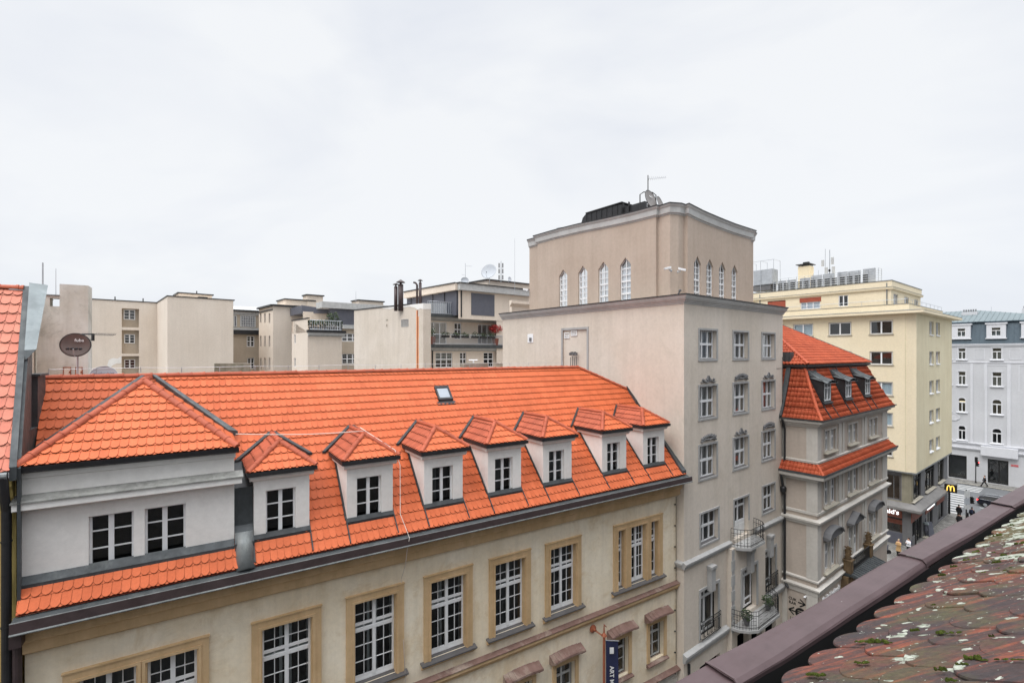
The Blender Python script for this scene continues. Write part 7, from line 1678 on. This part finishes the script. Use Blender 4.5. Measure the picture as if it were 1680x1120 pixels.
def person(label, p, head, coat, legs, hair='hair', h=1.72, stride=0.0, coatlen=.0, arms='down', bag=None, group=None):
    f = Vector((math.cos(head), math.sin(head), 0)); s = Vector((-f.y, f.x, 0)); k = h / 1.75; up = Vector((0, 0, 1))
    p = Vector(p); rt = thing('person', label, 'person', p, group)
    def P(x, y, z): return p + (f * x + s * y + up * z) * k
    v = [P(0, 0, .95)]; r = [.13]; e = []
    def add(i, pt_, rr): v.append(pt_); r.append(rr); e.append((i, len(v) - 1)); return len(v) - 1
    sp = add(0, P(.01, 0, 1.18), .125); c = add(sp, P(.0, 0, 1.38), .14); n = add(c, P(.01, 0, 1.50), .055); hd = add(n, P(.025, 0, 1.58), .075); hd2 = add(hd, P(.015, 0, 1.68), .085)
    no = add(hd, P(.115, 0, 1.60), .015)
    legj = []
    for sd in (-1, 1):
        st = stride * sd
        hp = add(0, P(0, .09 * sd, .88), .095); kn = add(hp, P(.05 + st * .45, .1 * sd, .5), .06); an = add(kn, P(-.0 + st, .1 * sd, .09 + (.05 if st < 0 else 0)), .042); ft_ = add(an, P(.14 + st, .11 * sd, .035), .038); legj.append((hp, kn, an, ft_))
        sh = add(c, P(0, .17 * sd, 1.41), .06)
        if arms == 'down': el = add(sh, P(-.03 + st * -.4, .23 * sd, 1.14), .043); wr = add(el, P(.06 - st * .6, .24 * sd, .9), .03); hn = add(wr, P(.08 - st * .6, .24 * sd, .83), .032); dv = (f * .01 - up * 1.0)
        else: el = add(sh, P(.04, .23 * sd, 1.15), .043); wr = add(el, P(.26, .06 * sd, 1.22), .03); hn = add(wr, P(.31, .02 * sd, 1.25), .032); dv = (f + up * .2)
        for q_ in range(4): 
            a_ = P(0, 0, 0) * 0 + v[hn] + s * (.026 * (q_ - 1.5)) + dv * .045 * k; i1 = add(hn, a_, .008); add(i1, a_ + (dv * .035 + f * .01) * k, .007)
        add(hn, v[hn] + (f * .035 + dv * .02) * k, .009)
    skin('body', v, e, [x * k for x in r], M['skin'], rt)
    def lathe(name, prof, mat, cx=0, n_=14):
        mb = MB(); vs = []
        for z, rx, ry in prof:
            for q_ in range(n_): a = 2 * math.pi * q_ / n_; vs.append(P(cx + rx * math.cos(a), ry * math.sin(a), z))
        m = len(prof); fs = [(i * n_ + q_, i * n_ + (q_ + 1) % n_, (i + 1) * n_ + (q_ + 1) % n_, (i + 1) * n_ + q_) for i in range(m - 1) for q_ in range(n_)] + [tuple(range((m - 1) * n_, m * n_))]
        mb.add(vs, fs); return mb.build(name, M[mat], rt, smooth=True)
    hem = .86 - coatlen
    lathe('coat', [(hem, .19 + coatlen * .08, .23 + coatlen * .1), (.95, .155, .2), (1.12, .14, .185), (1.3, .16, .215), (1.42, .13, .2), (1.48, .07, .1)], coat)
    for sd, (hp, kn, an, ft_) in zip((-1, 1), legj):
        mb = MB(); mb.tube([v[hp], v[kn], v[an]], [.115 * k, .085 * k, .07 * k], 10); mb.build('trouser_leg', M[legs], rt, smooth=True)
        mb = MB(); mb.tube([v[an] - up * .045 * k - f * .05 * k, v[an] - up * .045 * k + f * .06 * k, v[ft_] + f * .05 * k], [.055 * k, .06 * k, .035 * k], 8); mb.build('shoe', M['black'], rt, smooth=True)
        sh = [i for i in range(len(v)) if (v[i] - P(0, .17 * sd, 1.41)).length < 1e-5][0]
        mb = MB(); mb.tube([v[sh] + s * -.03 * sd, v[sh + 1], v[sh + 2]], [.085 * k, .068 * k, .055 * k], 10); mb.build('sleeve', M[coat], rt, smooth=True)
    mb = MB(); cc = P(-.012, 0, 1.675)
    vs = []; n_ = 12
    for i in range(7):
        a = math.pi * i / 6
        for q_ in range(n_):
            b = 2 * math.pi * q_ / n_; x = math.sin(a) * math.cos(b); 
            vs.append(cc + (f * (.1 * x - .012 - (.03 if i > 3 else 0)) + s * .095 * math.sin(a) * math.sin(b) + up * (.11 * math.cos(a) + .01)) * k * (1 if not (x > .3 and i > 3) else .75))
    mb.add(vs, [(i * n_ + q_, i * n_ + (q_ + 1) % n_, (i + 1) * n_ + (q_ + 1) % n_, (i + 1) * n_ + q_) for i in range(6) for q_ in range(n_)]); mb.build('hair', M[hair], rt, smooth=True)
    if bag:
        mb = MB(); c_ = P(-.05, -.28, .95) if bag == 'shoulder' else P(-.2, 0, 1.25)
        w = (.06, .14, .13) if bag == 'shoulder' else (.1, .15, .22)
        mb.hexa([c_ + f * a * w[0] * k + s * b * w[1] * k + up * z_ * w[2] * k for z_ in (-1, 1) for a, b in ((-1, -1), (1, -1), (1, 1), (-1, 1))]); mb.build('backpack' if bag != 'shoulder' else 'shoulder_bag', M['blue_cloth' if bag != 'shoulder' else 'black'], rt, bevel=.03)
    return rt
person('person in a long camel coat standing with folded arms by the shop window', gpos(1474, 910.5, .12), 3.6, 'camel_cloth', 'black_cloth', 'fairhair', 1.68, .03, .35, 'front')
person('person in a white jacket and dark trousers beside the tall black post', gpos(1490.5, 908, .12), 3.3, 'white_cloth', 'black_cloth', 'hair', 1.66, .04, .0, 'front', 'back')
person('person in black coat farther up the pavement, seen from behind', gpos(1573, 850.5, .12), .5, 'black_cloth', 'black_cloth', 'hair', 1.8, .06, .05)
person('person in wide black coat nearest the parapet edge, seen from behind', gpos(1573.5, 865, .12), .7, 'black_cloth', 'black_cloth', 'hair', 1.72, .1, .15)
person('person with a blue backpack and pale scarf by the traffic light pole', gpos(1594.5, 854, .12), .4, 'black_cloth', 'black_cloth', 'hair', 1.72, .12, .0, 'down', 'back')
person('person in black striding past the grey shop door', gpos(1615, 797.5, .14), math.atan2(.782, -.623), 'black_cloth', 'black_cloth', 'hair', 1.72, .36, .05)

# --- dark estate car
hd = Vector((.623, -.782, 0)); sd = Vector((.782, .623, 0))
r0 = gpos(1602, 829); car = thing('parked_car', 'dark blue estate car with silver roof rails on the cross street', 'car', r0 + hd * 2.35 + sd * .92)
def CP(x, y, z): return r0 + hd * x + sd * (y + .92) + Vector((0, 0, z))
# x: 0 rear .. 4.75 front ; stations (x, half width, sill, belt, roof half width, roof z)
st = [(0.0, .78, .45, .78, .70, .80), (.06, .86, .32, .98, .74, 1.02), (.35, .91, .25, 1.02, .66, 1.38), (.75, .92, .24, 1.02, .64, 1.50), (1.5, .93, .24, 1.0, .65, 1.55), (2.3, .93, .24, .98, .65, 1.55),
      (2.9, .93, .24, .96, .62, 1.46), (3.45, .92, .24, .94, .72, 1.04), (3.7, .91, .24, .90, .74, .96), (4.3, .89, .26, .80, .70, .86), (4.65, .80, .34, .66, .6, .72), (4.75, .72, .42, .58, .55, .62)]
mb = MB(); vs = []; m = 12
for x, hw, sl_, bl, rw, rz in st:
    for y, z in ((-hw * .9, sl_), (-hw, sl_ + .18), (-hw, (sl_ + bl) / 2 + .05), (-hw * .97, bl), (-rw, rz - .06), (-rw * .8, rz), (rw * .8, rz), (rw, rz - .06), (hw * .97, bl), (hw, (sl_ + bl) / 2 + .05), (hw, sl_ + .18), (hw * .9, sl_)): vs.append(CP(x, y, z))
mb.add(vs, [(i * m + k, i * m + (k + 1) % m, (i + 1) * m + (k + 1) % m, (i + 1) * m + k) for i in range(len(st) - 1) for k in range(m)] + [tuple(range(m))[::-1], tuple(range((len(st) - 1) * m, len(st) * m))])
mb.build('body', M['carpaint'], car, smooth=False, bevel=.02)
mb = MB()
for y_ in (-1, 1):
    for xa, xb in ((.5, 1.28), (1.36, 2.18), (2.26, 3.1)):
        def yz(x, top):
            i = max(j for j in range(len(st)) if st[j][0] <= x); a, b = st[i], st[min(i + 1, len(st) - 1)]; u = (x - a[0]) / max(1e-6, b[0] - a[0])
            hw, bl, rw, rz = (a[j] + (b[j] - a[j]) * u for j in (1, 3, 4, 5))
            return ((rw + .012) * y_, rz - .1) if top else ((hw * .97 + .0) * y_, bl + .02)
        lo1, lo2, hi1, hi2 = yz(xa, 0), yz(xb, 0), yz(xa + .05, 1), yz(min(xb, 2.95), 1)
        mb.quad(CP(xa, lo1[0] * 1.005, lo1[1]), CP(xb, lo2[0] * 1.005, lo2[1]), CP(min(xb, 2.95), hi2[0] * 1.02, hi2[1]), CP(xa + .05, hi1[0] * 1.02, hi1[1]))
mb.quad(CP(2.97, -.58, 1.45), CP(2.97, .58, 1.45), CP(3.46, .68, 1.06), CP(3.46, -.68, 1.06)); mb.quad(CP(.08, -.68, 1.06), CP(.08, .68, 1.06), CP(.34, .6, 1.36), CP(.34, -.6, 1.36))
mb.build('side_window', M['black'], car, recalc=False)
for x in (.85, 3.75):
    for y in (-.84, .84):
        w = MB(); w.tube([CP(x, y - .1, .33), CP(x, y + .1, .33)], .33, 18); w_ = w.build('wheel', M['rubber'], car, smooth=False); w = MB(); w.tube([CP(x, y - .115, .33), CP(x, y + .115, .33)], .21, 12); w.build('rim', M['steel'], w_)
for y in (-.72, .72):
    q_ = MB(); q_.hexa([CP(-.02, y - .14, .78), CP(.2, y - .14, .78), CP(.2, y + .16, .78), CP(-.02, y + .14, .78), CP(-.01, y - .14, .94), CP(.22, y - .14, .94), CP(.22, y + .16, .94), CP(-.01, y + .14, .94)]); q_.build('tail_light', M['litred'], car)
    q_ = MB(); q_.hexa([CP(4.5, y - .1, .62), CP(4.72, y - .1, .6), CP(4.72, y + .08, .6), CP(4.5, y + .12, .62), CP(4.5, y - .1, .74), CP(4.66, y - .1, .7), CP(4.66, y + .08, .7), CP(4.5, y + .12, .74)]); q_.build('headlight', M['frame'], car)
    q_ = MB(); s_ = .62 if y > 0 else -.62; q_.tube([CP(.6, s_, 1.47), CP(.75, s_, 1.55), CP(2.6, s_, 1.57), CP(2.8, s_, 1.5)], .025, 5); q_.build('roof_rail', M['steel'], car)
mb = MB()
for y in (-.935, .935): mb.tube([CP(.3, y, 1.03), CP(3.3, y, .96)], .014, 4)
mb.build('chrome_trim', M['steel'], car)

# --- street furniture
def tlight(name, label, base, h, heads, plates=(), red=False):
    base = Vector(base); rt = thing(name, label, 'traffic light', base); m = MB(); m.tube([base, base + Vector((0, 0, h))], .07, 8); m.tube([base, base + Vector((0, 0, .25))], .12, 8); m.build('pole', M['iron'], rt)
    for z_, dx, rd in heads:
        c = base + Vector((dx, -.05, z_)); m = MB(); m.box(c.x - .13, c.x + .13, c.y - .12, c.y + .1, c.z - .42, c.z + .42)
        for k in range(3): m.tube([c + Vector((0, -.1, .27 - .27 * k)), c + Vector((0, -.28, .25 - .27 * k))], .1, 8)
        hd_ = m.build('signal_head', M['black'], rt)
        if rd: m = MB(); m.lathe(c + Vector((-.0, -.295, .25)), [(.001, 0), (.1, 0), (.1, -.01)], 12, axis=(0, -1, 0)); m.build('red_lamp', M['litred'], rt)
    for z_, w, hh, mt in plates:
        m = MB(); c = base + Vector((0, -.1, z_)); m.box(c.x - w, c.x + w, c.y - .02, c.y, c.z - hh, c.z + hh); m.build('sign_plate', M[mt], rt)
tlight('traffic_light', 'traffic light pole with grey sign backs in front of the zebra crossing', gpos(1585, 856, .12), 4.0, [(2.75, .62, 0)], [(3.5, .33, .42, 'fascia'), (2.62, .36, .40, 'steel'), (1.9, .33, .27, 'fascia')])
tlight('traffic_light', 'traffic light showing red beside the pale grey facade', gpos(1600.5, 791.5, .14), 4.0, [(3.1, .18, 1), (3.75, 0, 0)], [])
p = gpos(1502, 903.5, .12); rt = thing('black_post', 'slim black cast post at the corner of the yellow building', 'post', p); m = MB(); m.tube([p, p + Vector((0, 0, .9)), p + Vector((0, 0, 3.2))], [.1, .07, .05], 8); m.build('shaft', M['black'], rt); m = MB(); m.lathe(p + Vector((0, 0, 3.2)), [(.05, 0), (.1, .06), (.001, .2)], 8); m.lathe(p + Vector((0, 0, 1.4)), [(.06, -.05), (.1, 0), (.06, .05)], 8); m.build('finial', M['black'], rt)
p = gpos(1587.5, 855, .12); m = MB(); m.tube([p, p + Vector((0, 0, 1.05))], .09, 8); m.lathe(p + Vector((0, 0, 1.05)), [(.11, 0), (.001, .1)], 8); tag(m.build('bollard', M['black']), 'black bollard between the traffic light pole and the backpack person', 'bollard')
p = gpos(1518.5, 881, .12); rt = thing('parasol_stand', 'folded grey cafe parasol on a round base on the cobbles', 'parasol', p)
m = MB(); m.lathe(p, [(.5, 0), (.5, .08), (.1, .12), (.001, .12)], 18); m.build('base', M['stonesill'], rt); m = MB(); m.tube([p, p + Vector((0, 0, 2.2))], .03, 6); m.build('pole', M['iron'], rt)
m = MB(); m.lathe(p, [(.08, .6), (.17, .8), (.13, 1.4), (.09, 1.8), (.03, 2.15)], 10); m.build('canopy', M['panel'], rt)
m = MB(); m.lathe(p + Vector((0, 0, 1.62)), [(.3, -.1), (.26, .1), (.001, .2)], 8); m.build('lamp_cover', M['palezinc'], rt)
p = gpos(1525, 880, .12); rt = thing('sandwich_board', 'dark leaning sandwich board beside the folded parasol', 'sign board', p); m = MB()
for s_ in (-1, 1): m.hexa([p + Vector((x * .35 + s_ * .0, s_ * .35 + y, 0)) for x, y in ((-1, 0), (1, 0), (1, .04), (-1, .04))] + [p + Vector((x * .22, y, 1.7)) for x, y in ((-1, s_ * .03), (1, s_ * .03), (1, s_ * .03 + .04), (-1, s_ * .03 + .04))])
m.build('board', M['panel'], rt)
p = Fb.pt(BE + .25, -21, .1); m = MB(); m.tube([p, p + Vector((0, 0, 4.0))], .12, 8); tag(m.build('downpipe_post', M['black']), 'black post at the far corner of the yellow building base', 'post')
m = MB(); c = FG.pt(-1.15, -17.25, .02); t_, z_ = FG.tz(1664.5, 763.5, .02)
FG.box(m, t_ - .42, t_ + .42, z_ - .14, z_ + .14, .01, .05); rs = tag(m.build('street_sign', M['redsign']), 'small red street name plate on the pale grey facade', 'sign')
text('VODIČKOVA', 'lettering', M['text_white'], FG.pt(t_, z_, .055), FG.right, (0, 0, 1), .15, rs, .003)
# parked motor scooter peeping past the corner building
p = gpos(1461, 916, .0) + Vector((.0, 1, 0)); rt = thing('motor_scooter', 'dark scooter half hidden behind the corner building edge', 'scooter', p); m = MB()
for x in (-.6, .6): m.tube([p + Vector((x - .05, -.05, .28)), p + Vector((x - .05, .05, .28))], .26, 14)
m.build('wheel', M['rubber'], rt); m = MB(); m.tube([p + Vector((-.6, 0, .6)), p + Vector((0, 0, .5)), p + Vector((.45, 0, .55)), p + Vector((.5, 0, 1.05))], [.16, .14, .08, .05], 8); m.tube([p + Vector((.5, -.3, 1.05)), p + Vector((.5, .3, 1.05))], .02, 5); m.build('body', M['panel'], rt)

# ================================================================== our own roof
d1 = Vector((.8385, .545, 0)).normalized(); nn_ = Vector((-.545, .8385, 0)).normalized()
def own(s, t, h): return nn_ * s + d1 * t + Vector((0, 0, H - h))
oh = thing('near_roof', 'weathered clay tile roof with lichen, edged by a purple brown sheet metal parapet', 'roof', (1.0, .2, 0))
sl_ = math.hypot(1, .53)
Ux = (nn_ * -1 + Vector((0, 0, .53))).normalized(); Nx = (nn_ * .53 + Vector((0, 0, 1))).normalized()
O = own(.85, 0, 1.08)
mb = MB(); ex = .156; tw = .182; ns = 12
for i in range(30):
    for j in range(-18 if i > 3 else -10, 190 if i < 14 else 60):
        ac = (j + .5 * (i % 2)) * tw
        if ac > 34 or ac < -3: continue
        near = ac < 7
        n_ = ns if near else 6
        yaw = U(-.012, .012); da = U(-.004, .004); du = U(-.008, .006); hb = .014 + U(-.003, .005); ht = .002; L = .34; th = .008; hw = tw / 2 - U(.0015, .003); ro = U(-.003, .003)
        arc = []
        for k in range(n_ + 1):
            x = -1 + 2 * k / n_; arc.append((x * hw, .062 * (1 - math.sqrt(max(0, 1 - (x * .97) ** 2))) * 1.25))
        vs = []
        def pt_(a, u, dh):
            a2 = a + u * yaw; h = hb + (ht - hb) * u / L + dh + ro * a / hw + .004 * (1 - (a / hw) ** 2)
            return O + d1 * (ac + da + a2) + Ux * (i * ex + du + u) + Nx * h
        low = [(a, u) for a, u in arc]
        topv = [pt_(a * .985, u + .004, 0) for a, u in low]; mid = [pt_(a, u, -.004) for a, u in low]; bot = [pt_(a, u, -th) for a, u in low]
        back = [pt_(hw * .985, L, 0), pt_(-hw * .985, L, 0)]
        c_ = [pt_(0, .12, 0), pt_(0, L, 0)]
        vs = topv + back + mid + bot + [pt_(hw, L, -th), pt_(-hw, L, -th)]
        m_ = n_ + 1; b0_ = m_ + 2; b1_ = b0_ + m_
        fs = [tuple(range(m_ + 2))] + [(k, b0_ + k, b0_ + k + 1, k + 1) for k in range(n_)] + [(b0_ + k, b1_ + k, b1_ + k + 1, b0_ + k + 1) for k in range(n_)]
        fs += [(m_ - 1, b1_ - 1, b1_ + m_ - 1, b1_ + m_, m_), (0, m_ + 1, b1_ + m_ + 1, b1_, b0_)]
        mb.add(vs, fs)
mb.build('roof_tiles', M['oldtile'], oh, recalc=False)
mb = MB(); mb.quad(own(.84, -4, 1.11), own(.84, 35, 1.11), own(-7, 35, -3.05), own(-7, -4, -3.05)); mb.build('roof_boarding', M['black'], oh, recalc=False)
mb = MB()
cuts = [-4, -2, -.2, 1.6, 3.4, 5.2, 7.0, 8.8, 10.6, 12.4, 14.2, 16, 18, 20, 22, 24, 26, 28, 30, 32, 35]
for k, (a, b) in enumerate(zip(cuts, cuts[1:])):
    n = 6; lift = .004
    prof = [(1.0, 1.205), (1.0, 1.186), (1.002, 1.18), (1.016, 1.169), (1.05, 1.1685), (1.08, 1.168), (1.122, 1.169), (1.131, 1.174), (1.133, 1.21)]
    vs = []
    for i in range(n + 1):
        t = a + (b + .03 - a) * i / n; f = i / n; dz = lift * 2 * (1 - f) + .005 * math.sin(t * 2.3) + (.004 if i == 0 else 0)
        for jj, (s_, h) in enumerate(prof): vs.append(own(s_ + .004 * math.sin(t * 1.7 + jj), t, h - dz + .003 * math.sin(t * 5 + s_ * 30)))
    m_ = len(prof)
    mb.add(vs, [(i * m_ + q_, i * m_ + q_ + 1, (i + 1) * m_ + q_ + 1, (i + 1) * m_ + q_) for i in range(n) for q_ in range(m_ - 1)])
    # folded lip where one sheet laps over the next
    mb.tube([own(s_, a + .006, h - .010) for s_, h in prof[2:8]], .0035, 5)
mb.build('parapet_sheet', M['cap'], oh, smooth=False, recalc=False)
mb = MB(); mb.prism([own(s_, -4, h) for s_, h in ((1.0, 1.2), (1.0, 1.5), (.6, 1.5), (.6, 1.2), (.58, 1.2), (.58, 1.55), (1.1, 1.55), (1.1, 1.22), (1.02, 1.21))], d1 * 39); mb.build('gutter_trough', M['black'], oh)  # black inside, so the shade of the deep gap is in the colour
mb = MB(); mb.quad(own(1.07, -45, 1.3), own(1.07, 35, 1.3), own(1.07, 35, H), own(1.07, -45, H)); mb.poly([own(.9, -4, 1.3), own(-7, -4, -3), own(-7, -45, -3), own(.9, -45, 1.3)]); mb.quad(own(1.07, 35, 1.5), own(-7, 35, -3), own(-7, 35, H), own(1.07, 35, H)); mb.build('wall', M['plinth'], oh, recalc=False)
mb = MB(); mb.prism([own(1.0, 12, 0) + Vector((0, 0, 4)), own(1.0, 70, 0) + Vector((0, 0, 4)), own(-12, 70, 0) + Vector((0, 0, 4)), own(-12, 12, 0) + Vector((0, 0, 4))], (0, 0, -H - 3.9)); mb.build('unseen_adjoining_block', M['plinth'], oh)  # out-of-frame block of this row, added and raised to darken the street
# moss cushions
def onroof(px, py):
    u = (px - CX) / F; v = (py - CY) / F; ns_ = Vector((u, 1, 0)).dot(nn_); lam = .60 / (v - .53 * ns_); return Vector((u * lam, lam, H - v * lam)), lam
mb = MB(); spots = [(1336, 1104, 26, 7), (1413, 1084, 20, 7), (1439, 1050, 22, 12), (1412, 1050, 18, 6), (1456, 1052, 10, 6), (1554, 1035, 26, 7), (1595, 1077, 16, 12), (1543, 1096, 14, 12), (1561, 1113, 16, 9), (1578, 1086, 12, 6), (1610, 1079, 12, 4),
    (1564, 928, 8, 7), (1545, 942, 8, 7), (1584, 917, 7, 5), (1600, 904, 8, 6), (1633, 921, 9, 7), (1648, 909, 9, 7), (1636, 877, 8, 6), (1674, 890, 12, 8), (1530, 990, 6, 4), (1660, 860, 8, 5), (1500, 1032, 9, 8), (1625, 1041, 6, 8), (1670, 1078, 14, 4), (1640, 1078, 12, 4)]
for _ in range(26): spots.append((U(1580, 1676), U(865, 940), U(3, 7), U(1.5, 3.5)))
for px, py, w, hgt in spots:
    if onroof(px, py)[0].dot(nn_) > .86: continue
    p, lam = onroof(px, py); rw = w / F * lam * .5; rh = hgt / F * lam * .95
    for _ in range(12):
        c = p + d1 * U(-.35, .35) * rw * .8 + Ux * U(-1.3, 1.3) * rw; n_ = 10; vs = []; k0 = U(.2, .55); ph = U(0, 6)
        for i in range(6):
            a = math.pi / 2 * i / 5
            for q_ in range(n_):
                b = 2 * math.pi * q_ / n_; rr_ = k0 * rw * (.8 + .15 * math.sin(3 * b + ph) + U(-.12, .12)); vs.append(c + (d1 * math.cos(b) + Ux * math.sin(b)) * math.cos(a) * rr_ + Nx * (math.sin(a) * rh * k0 * U(.9, 1.1) - .004))
        mb.add(vs, [(i * n_ + q_, i * n_ + (q_ + 1) % n_, (i + 1) * n_ + (q_ + 1) % n_, (i + 1) * n_ + q_) for i in range(5) for q_ in range(n_)])
o = mb.build('moss', M['moss'], None, recalc=False, smooth=True); kind(o, 'stuff'); tag(o, 'green and yellow moss cushions in the tile joints of the near roof', 'moss')

# ================================================================== light, sky, camera
EL, AZ = math.radians(52), (-.72, -.69)
w = bpy.data.worlds.new('World'); bpy.context.scene.world = w; w.use_nodes = True
nt = w.node_tree; nt.nodes.clear(); N = nt.nodes.new; Lk = nt.links.new
sky = N('ShaderNodeTexSky'); sky.sky_type = 'NISHITA'; sky.sun_disc = False; sky.sun_elevation = EL; sky.sun_rotation = math.atan2(AZ[0], AZ[1])
bg1 = N('ShaderNodeBackground'); bg1.inputs[1].default_value = .08; Lk(sky.outputs[0], bg1.inputs[0])
tc = N('ShaderNodeTexCoord'); sep = N('ShaderNodeSeparateXYZ'); Lk(tc.outputs['Generated'], sep.inputs[0])
mp = N('ShaderNodeMapping'); mp.inputs['Scale'].default_value = (1, 1, 2.2); Lk(tc.outputs['Generated'], mp.inputs[0])
ns1 = N('ShaderNodeTexNoise'); ns1.inputs['Scale'].default_value = 1.7; ns1.inputs['Detail'].default_value = 5; ns1.inputs['Distortion'].default_value = .4; Lk(mp.outputs[0], ns1.inputs['Vector'])
cr = N('ShaderNodeValToRGB'); Lk(ns1.outputs['Fac'], cr.inputs[0]); cr.color_ramp.elements[0].position = .40; cr.color_ramp.elements[0].color = (.685, .71, .76, 1); cr.color_ramp.elements[1].position = .58; cr.color_ramp.elements[1].color = (.775, .79, .81, 1)
mr = N('ShaderNodeMapRange'); Lk(sep.outputs[2], mr.inputs[0]); mr.inputs[1].default_value = .66; mr.inputs[2].default_value = .98; mr.inputs[3].default_value = 1.0; mr.inputs[4].default_value = 5.2
bg2 = N('ShaderNodeBackground'); Lk(cr.outputs[0], bg2.inputs[0]); Lk(mr.outputs[0], bg2.inputs[1])
mx = N('ShaderNodeMixShader'); mx.inputs[0].default_value = .93; Lk(bg1.outputs[0], mx.inputs[1]); Lk(bg2.outputs[0], mx.inputs[2])
ow = N('ShaderNodeOutputWorld'); Lk(mx.outputs[0], ow.inputs[0])
sl = bpy.data.lights.new('sun', 'SUN'); sl.energy = 1.35; sl.angle = math.radians(35); sl.color = (1, .97, .93)
so = bpy.data.objects.new('sun', sl); COL.objects.link(so)
dv = Vector((AZ[0] * math.cos(EL), AZ[1] * math.cos(EL), math.sin(EL))).normalized(); so.rotation_euler = dv.to_track_quat('Z', 'Y').to_euler(); so.location = (0, 0, 60)
cd = bpy.data.cameras.new('camera'); cd.lens = 17.0; cd.sensor_width = 36; cd.shift_y = 20 / 1680; cd.clip_start = .05; cd.clip_end = 2000
co = bpy.data.objects.new('camera', cd); COL.objects.link(co); co.location = (0, 0, H); co.rotation_euler = (math.radians(90), 0, 0)
sc = bpy.context.scene; sc.camera = co
sc.view_settings.view_transform = 'Standard'; sc.view_settings.look = 'None'; sc.view_settings.gamma = 1; sc.view_settings.exposure = 0.3
